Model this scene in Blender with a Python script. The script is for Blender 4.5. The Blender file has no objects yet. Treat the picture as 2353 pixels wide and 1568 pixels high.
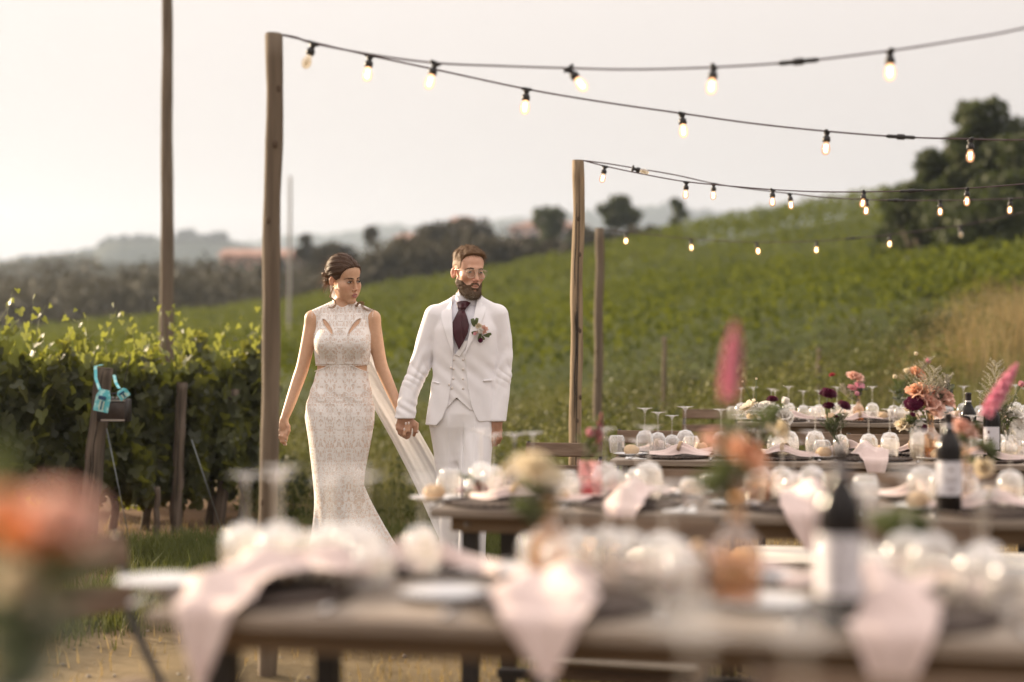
import bpy, bmesh, math, random
import numpy as np
from mathutils import Vector, Matrix, noise as mnoise
sc = bpy.context.scene
COL = sc.collection
R = math.radians
# ---------------------------------------------------------------- camera
CAMH, FPX, CX, CY, HOR = 1.16, 3268.0, 1176.5, 784.0, 855.0
PITCH = math.atan((CY - HOR) / FPX)
cam = bpy.data.cameras.new('camera')
camo = bpy.data.objects.new('camera', cam); COL.objects.link(camo)
camo.location = (0, 0, CAMH); camo.rotation_euler = (math.pi / 2 - PITCH, 0, 0)
cam.lens = 50; cam.sensor_width = 36; cam.clip_start = 0.05; cam.clip_end = 9000
cam.dof.use_dof = True; cam.dof.focus_distance = 7.40; cam.dof.aperture_fstop = 1.0
cam.dof.aperture_blades = 0
sc.camera = camo
# ---------------------------------------------------------------- sky, sun, exposure
SUN_AZ = R(126)       # from the camera's side of the subject towards the left and behind
SUN_EL = R(15)
VEIL, VEIL_K = (3.42, 3.07, 2.86), 3.4
sun_dir = Vector((-math.sin(SUN_AZ) * math.cos(SUN_EL), -math.cos(SUN_AZ) * math.cos(SUN_EL), math.sin(SUN_EL)))
w = bpy.data.worlds.new("World"); sc.world = w; w.use_nodes = True
nt = w.node_tree
bg = nt.nodes['Background']; bg.inputs['Strength'].default_value = 0.050
sk = nt.nodes.new('ShaderNodeTexSky'); sk.sky_type = 'NISHITA'; sk.sun_disc = False
sk.sun_elevation = SUN_EL
sk.sun_rotation = math.atan2(sun_dir.x, sun_dir.y)
sk.air_density = 1.0; sk.dust_density = 4.0; sk.ozone_density = 1.0; sk.altitude = 200
hs = nt.nodes.new('ShaderNodeHueSaturation'); hs.inputs['Saturation'].default_value = 0.22
nt.links.new(sk.outputs[0], hs.inputs['Color'])
# a thin even overcast veil over it, brighter overhead than at the horizon, steepened to lift the light on the couple (1 + k sin elevation)
tcw = nt.nodes.new('ShaderNodeTexCoord'); sxw = nt.nodes.new('ShaderNodeSeparateXYZ'); nt.links.new(tcw.outputs['Generated'], sxw.inputs[0])
mz = nt.nodes.new('ShaderNodeMath'); mz.operation = 'MULTIPLY_ADD'; mz.use_clamp = False; mz.inputs[1].default_value = VEIL_K; mz.inputs[2].default_value = 1.0
mxz = nt.nodes.new('ShaderNodeMath'); mxz.operation = 'MAXIMUM'; mxz.inputs[1].default_value = 0; nt.links.new(sxw.outputs[2], mxz.inputs[0]); nt.links.new(mxz.outputs[0], mz.inputs[0])
vc = nt.nodes.new('ShaderNodeVectorMath'); vc.operation = 'SCALE'; vc.inputs[0].default_value = VEIL; nt.links.new(mz.outputs[0], vc.inputs['Scale'])
mx = nt.nodes.new('ShaderNodeMix'); mx.data_type = 'RGBA'
mx.inputs['Factor'].default_value = 0.99
nt.links.new(vc.outputs[0], mx.inputs[7])
nt.links.new(hs.outputs[0], mx.inputs[6])
nt.links.new(mx.outputs[2], bg.inputs['Color'])
sl = bpy.data.lights.new('sun', 'SUN'); sl.energy = 5.0; sl.angle = R(2.5); sl.color = (1.0, 0.80, 0.56)
so = bpy.data.objects.new('sun', sl); COL.objects.link(so); so.location = (-20, 20, 12)
so.rotation_euler = (-sun_dir).to_track_quat('-Z', 'Y').to_euler()
sc.view_settings.view_transform = 'Standard'; sc.view_settings.look = 'None'
sc.view_settings.exposure = 1.42; sc.view_settings.gamma = 1.0; sc.view_settings.use_curve_mapping = False
sc.render.engine = 'CYCLES'
cy = sc.cycles
cy.use_denoising = True
try:
    cy.denoiser = 'OPENIMAGEDENOISE'; cy.denoising_input_passes = 'RGB_ALBEDO_NORMAL'
except Exception: pass
cy.max_bounces = 10; cy.transparent_max_bounces = 40; cy.transmission_bounces = 8
cy.diffuse_bounces = 3; cy.glossy_bounces = 3; cy.volume_bounces = 0
cy.sample_clamp_indirect = 6; cy.sample_clamp_direct = 30
cy.caustics_reflective = False; cy.caustics_refractive = False
cy.volume_step_rate = 5
# ---------------------------------------------------------------- helpers
rnd = random.Random(7)
def P(px, py, d):
    """point seen at (px, py) of the 2353-wide picture, d metres ahead"""
    a, b = (px - CX) / FPX * d, (CY - py) / FPX * d
    s, c = math.sin(PITCH), math.cos(PITCH)
    return Vector((a, d * c + b * s, CAMH - d * s + b * c))
def at_z(px, py, z):
    """point of the plane z seen at that pixel"""
    v = P(px, py, 1.0) - Vector((0, 0, CAMH)); t = (z - CAMH) / v.z
    return Vector((0, 0, CAMH)) + v * t
def pxof(x, y): return CX + x / max(y, .1) * FPX
def N(nt, t, **k):
    n = nt.nodes.new(t)
    for a, b in k.items(): setattr(n, a, b)
    return n
def mat(name, col, rough=0.7, col2=None, nscale=8.0, bump=0.0, bscale=None, sss=0.0, metal=0.0, spec=0.5,
        stretch=None, attr=None, trans=None, transl=0.0, alpha=1.0, emit=None, estr=0.0, sheen=0.0, mixpos=(0.35, 0.65), objrand=0.0, coat=0.0):
    m = bpy.data.materials.new(name); m.use_nodes = True
    t = m.node_tree; b = t.nodes['Principled BSDF']; L = t.links.new
    b.inputs['Roughness'].default_value = rough; b.inputs['Metallic'].default_value = metal
    b.inputs['Specular IOR Level'].default_value = spec
    if coat: b.inputs['Coat Weight'].default_value = coat
    if sheen: b.inputs['Sheen Weight'].default_value = sheen
    if sss:
        b.inputs['Subsurface Weight'].default_value = sss; b.inputs['Subsurface Radius'].default_value = (0.012, 0.005, 0.003)
        b.inputs['Subsurface Scale'].default_value = 1.0
    cur = None
    b.inputs['Base Color'].default_value = (*col, 1)
    if col2 or bump:
        tc = N(t, 'ShaderNodeTexCoord'); mp = N(t, 'ShaderNodeMapping'); L(tc.outputs['Object'], mp.inputs[0])
        if stretch: mp.inputs['Scale'].default_value = stretch
        oi = N(t, 'ShaderNodeObjectInfo'); mu = N(t, 'ShaderNodeVectorMath', operation='ADD')
        sc_ = N(t, 'ShaderNodeVectorMath', operation='SCALE'); cb = N(t, 'ShaderNodeCombineXYZ')
        for i in range(3): L(oi.outputs['Random'], cb.inputs[i])
        L(cb.outputs[0], sc_.inputs[0]); sc_.inputs['Scale'].default_value = 13.0
        L(mp.outputs[0], mu.inputs[0]); L(sc_.outputs[0], mu.inputs[1])
    if col2:
        nz = N(t, 'ShaderNodeTexNoise'); nz.inputs['Scale'].default_value = nscale; nz.inputs['Detail'].default_value = 5
        L(mu.outputs[0], nz.inputs['Vector'])
        cr = N(t, 'ShaderNodeValToRGB'); cr.color_ramp.elements[0].position, cr.color_ramp.elements[1].position = mixpos
        cr.color_ramp.elements[0].color = (*col, 1); cr.color_ramp.elements[1].color = (*col2, 1)
        L(nz.outputs['Fac'], cr.inputs[0]); cur = cr.outputs[0]
    if attr:
        at = N(t, 'ShaderNodeAttribute'); at.attribute_name = attr
        if cur is not None:
            m2 = N(t, 'ShaderNodeMix', data_type='RGBA', blend_type='MULTIPLY'); m2.inputs['Factor'].default_value = 1
            L(cur, m2.inputs[6]); L(at.outputs['Color'], m2.inputs[7]); cur = m2.outputs[2]
        else: cur = at.outputs['Color']
    if objrand:
        oi2 = N(t, 'ShaderNodeObjectInfo'); h = N(t, 'ShaderNodeHueSaturation')
        mr = N(t, 'ShaderNodeMapRange'); mr.inputs['To Min'].default_value = 1 - objrand; mr.inputs['To Max'].default_value = 1 + objrand
        L(oi2.outputs['Random'], mr.inputs['Value']); L(mr.outputs[0], h.inputs['Value'])
        if cur is not None: L(cur, h.inputs['Color'])
        else: h.inputs['Color'].default_value = (*col, 1)
        cur = h.outputs[0]
    if cur is not None: L(cur, b.inputs['Base Color'])
    if bump:
        nb = N(t, 'ShaderNodeTexNoise'); nb.inputs['Scale'].default_value = bscale or nscale * 3; nb.inputs['Detail'].default_value = 6
        L(mu.outputs[0], nb.inputs['Vector'])
        bp = N(t, 'ShaderNodeBump'); bp.inputs['Strength'].default_value = bump; bp.inputs['Distance'].default_value = 0.01
        L(nb.outputs['Fac'], bp.inputs['Height']); L(bp.outputs[0], b.inputs['Normal'])
    if emit: b.inputs['Emission Color'].default_value = (*emit, 1); b.inputs['Emission Strength'].default_value = estr
    if transl:
        out = t.nodes['Material Output']; ts = N(t, 'ShaderNodeBsdfTranslucent'); ms = N(t, 'ShaderNodeMixShader')
        ms.inputs[0].default_value = transl
        if trans: ts.inputs[0].default_value = (*trans, 1)
        elif cur is not None: L(cur, ts.inputs[0])
        else: ts.inputs[0].default_value = (*col, 1)
        L(b.outputs[0], ms.inputs[1]); L(ts.outputs[0], ms.inputs[2]); L(ms.outputs[0], out.inputs[0])
        if alpha < 1:
            tp = N(t, 'ShaderNodeBsdfTransparent'); m3 = N(t, 'ShaderNodeMixShader'); m3.inputs[0].default_value = alpha
            L(tp.outputs[0], m3.inputs[1]); L(ms.outputs[0], m3.inputs[2]); L(m3.outputs[0], out.inputs[0])
    elif alpha < 1: b.inputs['Alpha'].default_value = alpha
    return m
def glass(name, tint=(1, 1, 1), body=0.06, bodycol=(0.9, 0.9, 0.9), rough=0.03, base=0.05, edge=0.75):
    """thin blown glass: clear face-on, bright and mirror-like towards its edges"""
    m = bpy.data.materials.new(name); m.use_nodes = True; t = m.node_tree; L = t.links.new
    t.nodes.remove(t.nodes['Principled BSDF']); out = t.nodes['Material Output']
    tp = N(t, 'ShaderNodeBsdfTransparent'); tp.inputs[0].default_value = (*tint, 1)
    gl = N(t, 'ShaderNodeBsdfGlossy'); gl.inputs['Roughness'].default_value = rough; gl.inputs[0].default_value = (1, 1, 1, 1)
    df = N(t, 'ShaderNodeBsdfTranslucent'); df.inputs[0].default_value = (*bodycol, 1)
    lw = N(t, 'ShaderNodeLayerWeight'); lw.inputs['Blend'].default_value = 0.35
    mr = N(t, 'ShaderNodeMapRange'); mr.inputs['To Min'].default_value = base; mr.inputs['To Max'].default_value = edge
    L(lw.outputs['Facing'], mr.inputs['Value'])
    m1 = N(t, 'ShaderNodeMixShader'); m1.inputs[0].default_value = body; L(tp.outputs[0], m1.inputs[1]); L(df.outputs[0], m1.inputs[2])
    m2 = N(t, 'ShaderNodeMixShader'); L(mr.outputs[0], m2.inputs[0]); L(m1.outputs[0], m2.inputs[1]); L(gl.outputs[0], m2.inputs[2])
    L(m2.outputs[0], out.inputs[0]); return m
def tag(o, label=None, cat=None, group=None, kind=None):
    if label: o['label'] = label
    if cat: o['category'] = cat
    if group: o['group'] = group
    if kind: o['kind'] = kind
    return o
def empty(name, loc=(0, 0, 0), rz=0.0, rot=None):
    o = bpy.data.objects.new(name, None); COL.objects.link(o); o.location = loc
    o.rotation_euler = rot if rot else (0, 0, rz); o.empty_display_size = .05; return o
def link(name, me, parent=None, loc=None, rot=None):
    o = bpy.data.objects.new(name, me); COL.objects.link(o)
    if parent is not None: o.parent = parent
    if loc is not None: o.location = loc
    if rot is not None: o.rotation_euler = rot
    return o
class MB:
    """collects triangles and quads for one mesh"""
    def __init__(s): s.v, s.f = [], []
    def add(s, vs, fs):
        b = len(s.v); s.v.extend([tuple(v) for v in vs]); s.f.extend([tuple(b + i for i in f) for f in fs]); return s
    def box(s, c, size, rot=None, bev=0.0):
        x, y, z = size[0] / 2, size[1] / 2, size[2] / 2
        if bev:
            b = min(bev, x * .9, y * .9, z * .9)
            vs, fs = [], []
            for sz in (-1, 1):
                for (X, Y, Z) in ((x - b, y - b, z), (x, y, z - b)):
                    pass
            rings = [(x - b, y - b, -z), (x, y, -z + b), (x, y, z - b), (x - b, y - b, z)]
            for (X, Y, Z) in rings: vs += [(-X, -Y, Z), (X, -Y, Z), (X, Y, Z), (-X, Y, Z)]
            for k in range(3):
                for i in range(4): fs.append((4 * k + i, 4 * k + (i + 1) % 4, 4 * k + 4 + (i + 1) % 4, 4 * k + 4 + i))
            fs += [(3, 2, 1, 0), (12, 13, 14, 15)]
        else:
            vs = [(-x, -y, -z), (x, -y, -z), (x, y, -z), (-x, y, -z), (-x, -y, z), (x, -y, z), (x, y, z), (-x, y, z)]
            fs = [(3, 2, 1, 0), (4, 5, 6, 7), (0, 1, 5, 4), (1, 2, 6, 5), (2, 3, 7, 6), (3, 0, 4, 7)]
        M = rot if rot is not None else Matrix.Identity(3)
        return s.add([M @ Vector(v) + Vector(c) for v in vs], fs)
    def lathe(s, prof, n=20, c=(0, 0, 0), M=None, cap=True):
        vs, fs = [], []
        for (r, z) in prof:
            for i in range(n):
                a = 2 * math.pi * i / n; vs.append(Vector((r * math.cos(a), r * math.sin(a), z)))
        for k in range(len(prof) - 1):
            for i in range(n): fs.append((k * n + i, k * n + (i + 1) % n, (k + 1) * n + (i + 1) % n, (k + 1) * n + i))
        if cap:
            if prof[0][0] > 1e-4: fs.append(tuple(reversed(range(n))))
            if prof[-1][0] > 1e-4: fs.append(tuple(range((len(prof) - 1) * n, len(prof) * n)))
        if M is not None: vs = [M @ v for v in vs]
        return s.add([v + Vector(c) for v in vs], fs)
    def tube(s, pts, rad, n=8, cap=True):
        pts = [Vector(p) for p in pts]; m = len(pts)
        rr = rad if hasattr(rad, '__len__') else [rad] * m
        vs, fs = [], []; up = None
        for i, p in enumerate(pts):
            t = (pts[min(i + 1, m - 1)] - pts[max(i - 1, 0)]).normalized()
            if up is None: up = t.orthogonal().normalized()
            up = (up - t * up.dot(t)).normalized() if (up - t * up.dot(t)).length > 1e-6 else t.orthogonal().normalized()
            b = t.cross(up)
            for k in range(n):
                a = 2 * math.pi * k / n; vs.append(p + (up * math.cos(a) + b * math.sin(a)) * rr[i])
        for i in range(m - 1):
            for k in range(n): fs.append((i * n + k, i * n + (k + 1) % n, (i + 1) * n + (k + 1) % n, (i + 1) * n + k))
        if cap: fs += [tuple(reversed(range(n))), tuple(range((m - 1) * n, m * n))]
        return s.add(vs, fs)
    def blob(s, c, rad, n=10, m=7, M=None):
        r = rad if hasattr(rad, '__len__') else (rad,) * 3
        vs, fs = [], []
        for j in range(m + 1):
            p = math.pi * j / m
            for i in range(n):
                a = 2 * math.pi * i / n
                vs.append(Vector((r[0] * math.sin(p) * math.cos(a), r[1] * math.sin(p) * math.sin(a), r[2] * math.cos(p))))
        for j in range(m):
            for i in range(n): fs.append((j * n + i, (j + 1) * n + i, (j + 1) * n + (i + 1) % n, j * n + (i + 1) % n))
        if M is not None: vs = [M @ v for v in vs]
        return s.add([v + Vector(c) for v in vs], fs)
    def mesh(s, name, m, smooth=True):
        me = bpy.data.meshes.new(name); me.from_pydata(s.v, [], s.f); me.update()
        if m is not None:
            for mm in (m if isinstance(m, (list, tuple)) else [m]): me.materials.append(mm)
        if smooth: me.polygons.foreach_set('use_smooth', [True] * len(me.polygons))
        return me
    def build(s, name, m, parent=None, loc=None, rot=None, smooth=True):
        return link(name, s.mesh(name, m, smooth), parent, loc, rot)
def np_mesh(name, V, F, m, smooth=False, col=None):
    """mesh from numpy arrays; F is (n, 3) or (n, 4)"""
    me = bpy.data.meshes.new(name); k = F.shape[1]
    me.vertices.add(len(V)); me.vertices.foreach_set('co', np.ascontiguousarray(V, np.float32).ravel())
    me.loops.add(F.size); me.loops.foreach_set('vertex_index', np.ascontiguousarray(F, np.int32).ravel())
    me.polygons.add(len(F)); me.polygons.foreach_set('loop_start', np.arange(0, F.size, k, dtype=np.int32))
    me.polygons.foreach_set('loop_total', np.full(len(F), k, np.int32))
    if smooth: me.polygons.foreach_set('use_smooth', np.ones(len(F), bool))
    me.update(calc_edges=True)
    if col is not None:
        a = me.color_attributes.new('tint', 'FLOAT_COLOR', 'POINT')
        a.data.foreach_set('color', np.concatenate([col, np.ones((len(V), 1))], 1).astype(np.float32).ravel())
    for mm in (m if isinstance(m, (list, tuple)) else [m]): me.materials.append(mm)
    return me
def copy_tree(o, parent=None):
    c = o.copy(); COL.objects.link(c)
    if parent is not None: c.parent = parent
    for ch in list(o.children): copy_tree(ch, c)
    return c
def setp(o, loc, rz=None, label=None, group=None):
    o.location = loc
    if rz is not None: o.rotation_euler[2] = rz
    if label: o['label'] = label
    if group: o['group'] = group
    return o
def rot_np(n, rs):
    """n random rotation matrices"""
    q = rs.normal(size=(n, 4)); q /= np.linalg.norm(q, axis=1)[:, None]
    a, b, c, d = q.T
    return np.stack([np.stack([1 - 2 * (c * c + d * d), 2 * (b * c - a * d), 2 * (b * d + a * c)], -1),
                     np.stack([2 * (b * c + a * d), 1 - 2 * (b * b + d * d), 2 * (c * d - a * b)], -1),
                     np.stack([2 * (b * d - a * c), 2 * (c * d + a * b), 1 - 2 * (b * b + c * c)], -1)], 1)
def scatter(pts, size, shape, faces, rs, tilt=None):
    """one copy of a small shape at each point, randomly turned; returns V, F"""
    n = len(pts); M = rot_np(n, rs) if tilt is None else tilt
    s = np.broadcast_to(np.asarray(size, float), (n,))
    V = np.einsum('nij,kj->nki', M, np.asarray(shape, float)) * s[:, None, None] + np.asarray(pts)[:, None, :]
    k = len(shape); F = np.asarray(faces)[None] + (np.arange(n) * k)[:, None, None]
    return V.reshape(-1, 3), F.reshape(-1, F.shape[-1])
LEAF4 = [(0, -.5, 0), (.32, 0, .08), (0, .5, 0), (-.32, 0, .08)]; LEAF4F = [(0, 1, 2, 3)]
a = [(-.5, .28), (-.33, .5), (0, .28), (.33, .5), (.5, .28), (.44, -.05), (.25, -.1), (.18, -.45), (0, -.62), (-.18, -.45), (-.25, -.1), (-.44, -.05)]
VINE = [(0, .05, -.02)] + [(x, y, .14 * abs(x)) for x, y in a]; VINEF = [(0, 1 + (i + 1) % 12, 1 + i) for i in range(12)]
def ord_(i): return ['first', 'second', 'third', 'fourth', 'fifth', 'sixth', 'seventh', 'eighth', 'ninth', 'tenth', 'eleventh', 'twelfth'][i]
# ---------------------------------------------------------------- ground
GD = np.array([0, 10, 15, 21, 38, 70, 95, 130, 220, 440, 700.])
GP = np.array([-1500, 0, 640, 1300, 1600, 2000, 2400, 4000.])
GZ = np.array([  # rows: distance, columns: direction
    [0, 0, 0, 0, 0, 0, 0, 0],
    [0, 0, 0, 0, 0, 0, 0, 0],
    [0, .05, .10, .15, .25, .6, 1.0, 1.5],
    [.1, .25, .40, .60, .8, 1.3, 1.9, 2.6],
    [.5, .7, 1.1, 2.0, 2.6, 3.0, 3.2, 4.5],
    [1.6, 2.0, 3.5, 5.7, 7.3, 8.8, 9.8, 12],
    [1.6, 2.0, 3.3, 5.6, 7.2, 8.8, 9.8, 12],
    [5, 5.6, 6.2, 7.0, 8.0, 9.5, 10, 12],
    [15, 15.5, 16, 16, 16, 16, 16, 16],
    [14, 14, 14, 14, 14, 14, 14, 14],
    [14, 14, 14, 14, 14, 14, 14, 14]])
def rise(x, y): return .10 * sm(5.5, 9.0, y) * sm(-.1, .8, x)
def sm(a, b, x): t = np.clip((x - a) / (b - a), 0, 1); return t * t * (3 - 2 * t)
def gz(x, y):
    x = np.asarray(x, float); y = np.asarray(y, float)
    px = np.clip(CX + x / np.maximum(y, 4.) * FPX, GP[0], GP[-1] - 1e-3); yy = np.clip(y, 0, GD[-1] - 1e-3)
    i = np.searchsorted(GD, yy, 'right') - 1; j = np.searchsorted(GP, px, 'right') - 1
    t = (yy - GD[i]) / (GD[i + 1] - GD[i]); u = (px - GP[j]) / (GP[j + 1] - GP[j])
    t = t * t * (3 - 2 * t) * .6 + t * .4
    return rise(x, y) + (GZ[i, j] * (1 - t) * (1 - u) + GZ[i + 1, j] * t * (1 - u) + GZ[i, j + 1] * (1 - t) * u + GZ[i + 1, j + 1] * t * u)
ys = np.concatenate([np.linspace(-40, 2, 12), np.linspace(2.3, 12, 90), 12 + (np.linspace(0, 1, 110)[1:] ** 2.2) * 690])
us = np.sinh(np.linspace(-2.4, 2.4, 121)) / np.sinh(2.4) * 1.6
YY, UU = np.meshgrid(ys, us, indexing='ij'); XX = UU * np.maximum(YY + 18, 10)
rs = np.random.RandomState(3)
ZZ = gz(XX, YY) + np.where((YY > 0) & (YY < 60), .012 * np.sin(XX * 5.1 + YY * 2.3) * np.sin(YY * 4.2 - XX * 1.7) + rs.normal(0, .004, XX.shape), 0)
V = np.stack([XX, YY, ZZ], -1).reshape(-1, 3); nr, nc = XX.shape
ii, jj = np.meshgrid(np.arange(nr - 1), np.arange(nc - 1), indexing='ij'); q = ii * nc + jj
F = np.stack([q, q + 1, q + nc + 1, q + nc], -1).reshape(-1, 4)
PX = CX + V[:, 0] / np.maximum(V[:, 1], .5) * FPX
straw, soil, green, dry = np.array([.150, .115, .068]), np.array([.135, .085, .052]), np.array([.055, .068, .018]), np.array([.12, .095, .04])
gk = sm(9.5, 11.5, V[:, 1])
far = sm(19, 25, V[:, 1])
c0 = straw[None] * (1 - gk)[:, None] + (green * .6 + dry * .4)[None] * gk[:, None]
c0 = c0 * (1 - far)[:, None] + green[None] * far[:, None]
olv = sm(74, 84, V[:, 1]) * (V[:, 0] < 30); c0 = c0 * (1 - olv)[:, None] + np.array([.075, .066, .038])[None] * olv[:, None]
left = sm(-1.3, -1.9, V[:, 0]) * sm(5.5, 8, V[:, 1]) * sm(16, 12, V[:, 1]); c0 = c0 * (1 - left)[:, None] + soil[None] * left[:, None]
gm = mat('ground_soil', (.62, .6, .55), .95, (1.25, 1.2, 1.1), 2.2, bump=.6, bscale=26, attr='tint', spec=.1)
me = np_mesh('ground', V, F, gm, True, c0)
ground = link('ground', me); tag(ground, kind='structure')
# ---------------------------------------------------------------- haze in the air
hb = MB().box((0, 650, 74), (2900, 1380, 154)).build('haze', None, smooth=False)
hm = bpy.data.materials.new('haze_air'); hm.use_nodes = True; t = hm.node_tree; t.nodes.remove(t.nodes['Principled BSDF'])
pv = N(t, 'ShaderNodeVolumePrincipled'); pv.inputs['Density'].default_value = .0004; pv.inputs['Color'].default_value = (.70, .82, 1.0, 1); pv.inputs['Anisotropy'].default_value = .3
t.links.new(pv.outputs[0], t.nodes['Material Output'].inputs['Volume']); hb.data.materials.append(hm); tag(hb, kind='stuff')
# ---------------------------------------------------------------- far hills
def hill(name, prof, d, depth, m, base=-3, seed=1):
    """a long ridge: prof is a list of (px, py) of its skyline"""
    pxs = np.linspace(prof[0][0], prof[-1][0], 160); tops = np.interp(pxs, [p[0] for p in prof], [p[1] for p in prof])
    ts = np.linspace(-1, 1, 15); r = np.random.RandomState(seed); V = []
    for a_, b_ in zip(pxs, tops):
        zt = CAMH + (HOR - b_) / FPX * d; x = (a_ - CX) / FPX * d
        for t_ in ts: V.append((x * (1 + t_ * depth / d), d + t_ * depth, base + (zt - base) * (math.cos(t_ * math.pi / 2) ** 1.3) + (r.normal(0, (zt - base) * .012) if abs(t_) < .99 else 0)))
    k = len(ts); i, j = np.meshgrid(np.arange(159), np.arange(k - 1), indexing='ij'); q = i * k + j
    F = np.stack([q, q + k, q + k + 1, q + 1], -1).reshape(-1, 4)
    o = link(name, np_mesh(name, np.array(V), F, m, True)); tag(o, kind='structure'); return o
hill_m = mat('hill_woods', (.022, .032, .020), .95, (.045, .050, .030), .03, spec=.05)
hill('hill', [(-900, 640), (-300, 625), (0, 600), (60, 590), (130, 584), (210, 572), (250, 548), (330, 545), (420, 545), (520, 552), (600, 575), (760, 610), (1000, 640)], 690, 120, hill_m, base=10, seed=4)
hill('hill', [(420, 640), (560, 560), (640, 540), (760, 538), (880, 517), (960, 522), (1060, 528), (1150, 502), (1250, 495), (1400, 490), (1480, 474), (1560, 478), (1660, 486), (1760, 476), (1850, 466), (2000, 470), (2400, 480), (2800, 500)], 1150, 180, hill_m, base=10, seed=5)
# ---------------------------------------------------------------- trees
bark = mat('bark', (.09, .065, .045), .9, (.16, .12, .085), 6, bump=.5)
leaf_dark = mat('tree_leaves', (.045, .054, .020), .6, (.085, .095, .036), .35, trans=(.07, .09, .02), transl=.25, spec=.25)
leaf_olive = mat('olive_leaves', (.038, .031, .015), .7, (.078, .066, .034), .25, trans=(.07, .06, .03), transl=.15, spec=.2)
def crown_pts(r, lobes, n, inner=.45):
    """points through the volume of several overlapping lobes, denser towards their skins"""
    w = np.array([l[3] * l[4] * l[5] for l in lobes]); w = w ** .75; w /= w.sum(); out = []
    for l, k in zip(lobes, r.multinomial(n, w)):
        v = r.normal(size=(k, 3)); v /= np.linalg.norm(v, axis=1)[:, None]
        v *= (inner + (1 - inner) * r.rand(k, 1) ** .6) * (1 + .18 * np.sin(v[:, :1] * 7 + l[0]) * np.cos(v[:, 2:] * 6 + l[1]))
        out.append(v * np.array(l[3:6]) + np.array(l[:3]))
    return np.concatenate(out)
def tree(name, label, x, y, h, wd, m, n=2500, size=.5, seed=1, th=.25, lob=9, group=None, flat=1.0, sep=.75, zoff=0.0):
    r = np.random.RandomState(seed); z = float(gz(x, y)) + zoff; o = empty(name, (x, y, z)); tag(o, label, 'tree', group)
    lobes = []
    for i in range(lob):
        a = r.rand() * 6.28; rad = wd * .5 * sep * math.sqrt(r.rand()); zz = h * (th + .12 + (.84 - th) * r.rand()); rad *= 1.15 - .6 * max(0, zz / h - .45)
        s = wd * (.10 + .15 * r.rand()); lobes.append((rad * math.cos(a), rad * math.sin(a), min(zz, h - s * flat), s, s, s * flat))
    lobes.append((0, 0, h - wd * .24 * flat, wd * .22, wd * .22, wd * .22 * flat))
    tb = MB(); hh = h * .72
    tb.tube([(0, 0, -.4), (.03 * h, 0, hh * .35), (0, .02 * h, hh * .7), (.01 * h, 0, hh)], [h * .045, h * .034, h * .024, h * .008], 8)
    for l in lobes[:6]: tb.tube([(0.02 * h, 0, hh * .3), (l[0] * .5, l[1] * .5, hh * .3 + (l[2] - hh * .3) * .6), l[:3]], [h * .02, h * .013, h * .005], 6)
    tb.build('trunk', bark, o)
    pts = crown_pts(r, lobes, n); V, F = scatter(pts, size * (.6 + .8 * r.rand(len(pts))), LEAF4, LEAF4F, r)
    link('crown', np_mesh('crown', V, F, m), o); return o
def xat(px, d): return (px - CX) / FPX * d
def zat(py, d): return CAMH + (HOR - py) / FPX * d
def tree_px(name, label, px, top, d, wpx, m, **k):
    x = xat(px, d); z0 = float(gz(x, d)); tree(name, label, x, d, zat(top, d) - z0, wpx / FPX * d, m, **k)
tree_px('oak_tree', 'tall dense dark green tree at the right edge, rising above the string lights', 2275, 218, 38.8, 200, leaf_dark, n=9000, size=0.213, seed=11, lob=34, th=.05)
tree_px('oak_tree', 'low spreading tree filling the gap under the tallest tree', 2330, 400, 36.5, 210, leaf_dark, n=7000, size=.24, seed=27, lob=26, th=-.05)
tree_px('oak_tree', 'dark tree at the right frame edge, half cut off, beside the tallest one', 2400, 290, 37.5, 230, leaf_dark, n=8000, size=0.213, seed=25, lob=28, th=.02)
tree_px('oak_tree', 'broad dark tree leaning out left of the tall tree, over the vineyard ridge', 2160, 345, 40.0, 190, leaf_dark, n=7000, size=0.213, seed=12, lob=28, th=.02)
tree_px('oak_tree', 'dark tree between the leaning broad one and the tallest, lower crown', 2215, 330, 38.5, 120, leaf_dark, n=6000, size=.22, seed=41, lob=24, th=-.05)
tree_px('oak_tree', 'dark tree low under the broad leaning one, above the vine rows', 2110, 420, 37, 150, leaf_dark, n=6000, size=.22, seed=42, lob=24, th=-.08)
tree_px('shrub_tree', 'low dark bush on the ridge where it meets the sky, left of the big trees', 2060, 425, 41.9, 150, leaf_dark, n=4500, size=0.213, seed=13, lob=20, th=-.1)
tree_px('oak_tree', 'shaded tree below the tall tree, under the third light string', 2235, 440, 35.0, 240, leaf_dark, n=7000, size=0.213, seed=19, lob=30, th=.0)
tree_px('broad_tree', 'wide round-topped tree just right of the weathered front post, on the ridge', 1420, 447, 84.4, 128, leaf_dark, n=3500, size=0.344, seed=14, lob=16, th=.0, flat=.8)
tree_px('slim_tree', 'small slim upright tree standing alone right of the round-topped one', 1557, 455, 80.0, 66, leaf_dark, n=1800, size=0.250, seed=15, lob=14, th=.0)
tree_px('spreading_tree', 'dark layered tree in front of the pale house, left of the weathered post', 1275, 472, 87.5, 120, leaf_dark, n=2800, size=0.312, seed=16, lob=18, th=.0)
tree_px('olive_tree', 'slender olive tree rising above the others behind the bride and groom', 850, 518, 103.1, 72, leaf_olive, n=2000, size=0.312, seed=17, lob=14, th=.0)
tree_px('olive_tree', 'large grey green olive tree left of the groom with a rounded top', 1000, 506, 100.0, 170, leaf_olive, n=4500, size=0.375, seed=18, lob=20, th=.0)
tree_px('olive_tree', 'olive tree behind the head of the groom, its crown beside the pink tower house', 1105, 498, 98.8, 130, leaf_olive, n=3500, size=0.344, seed=20, lob=18, th=.0)
tree_px('olive_tree', 'small olive tree beside the thin grey pole, above the vineyard edge', 700, 535, 106.2, 70, leaf_olive, n=1800, size=0.312, seed=21, lob=12, th=.0)
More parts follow.
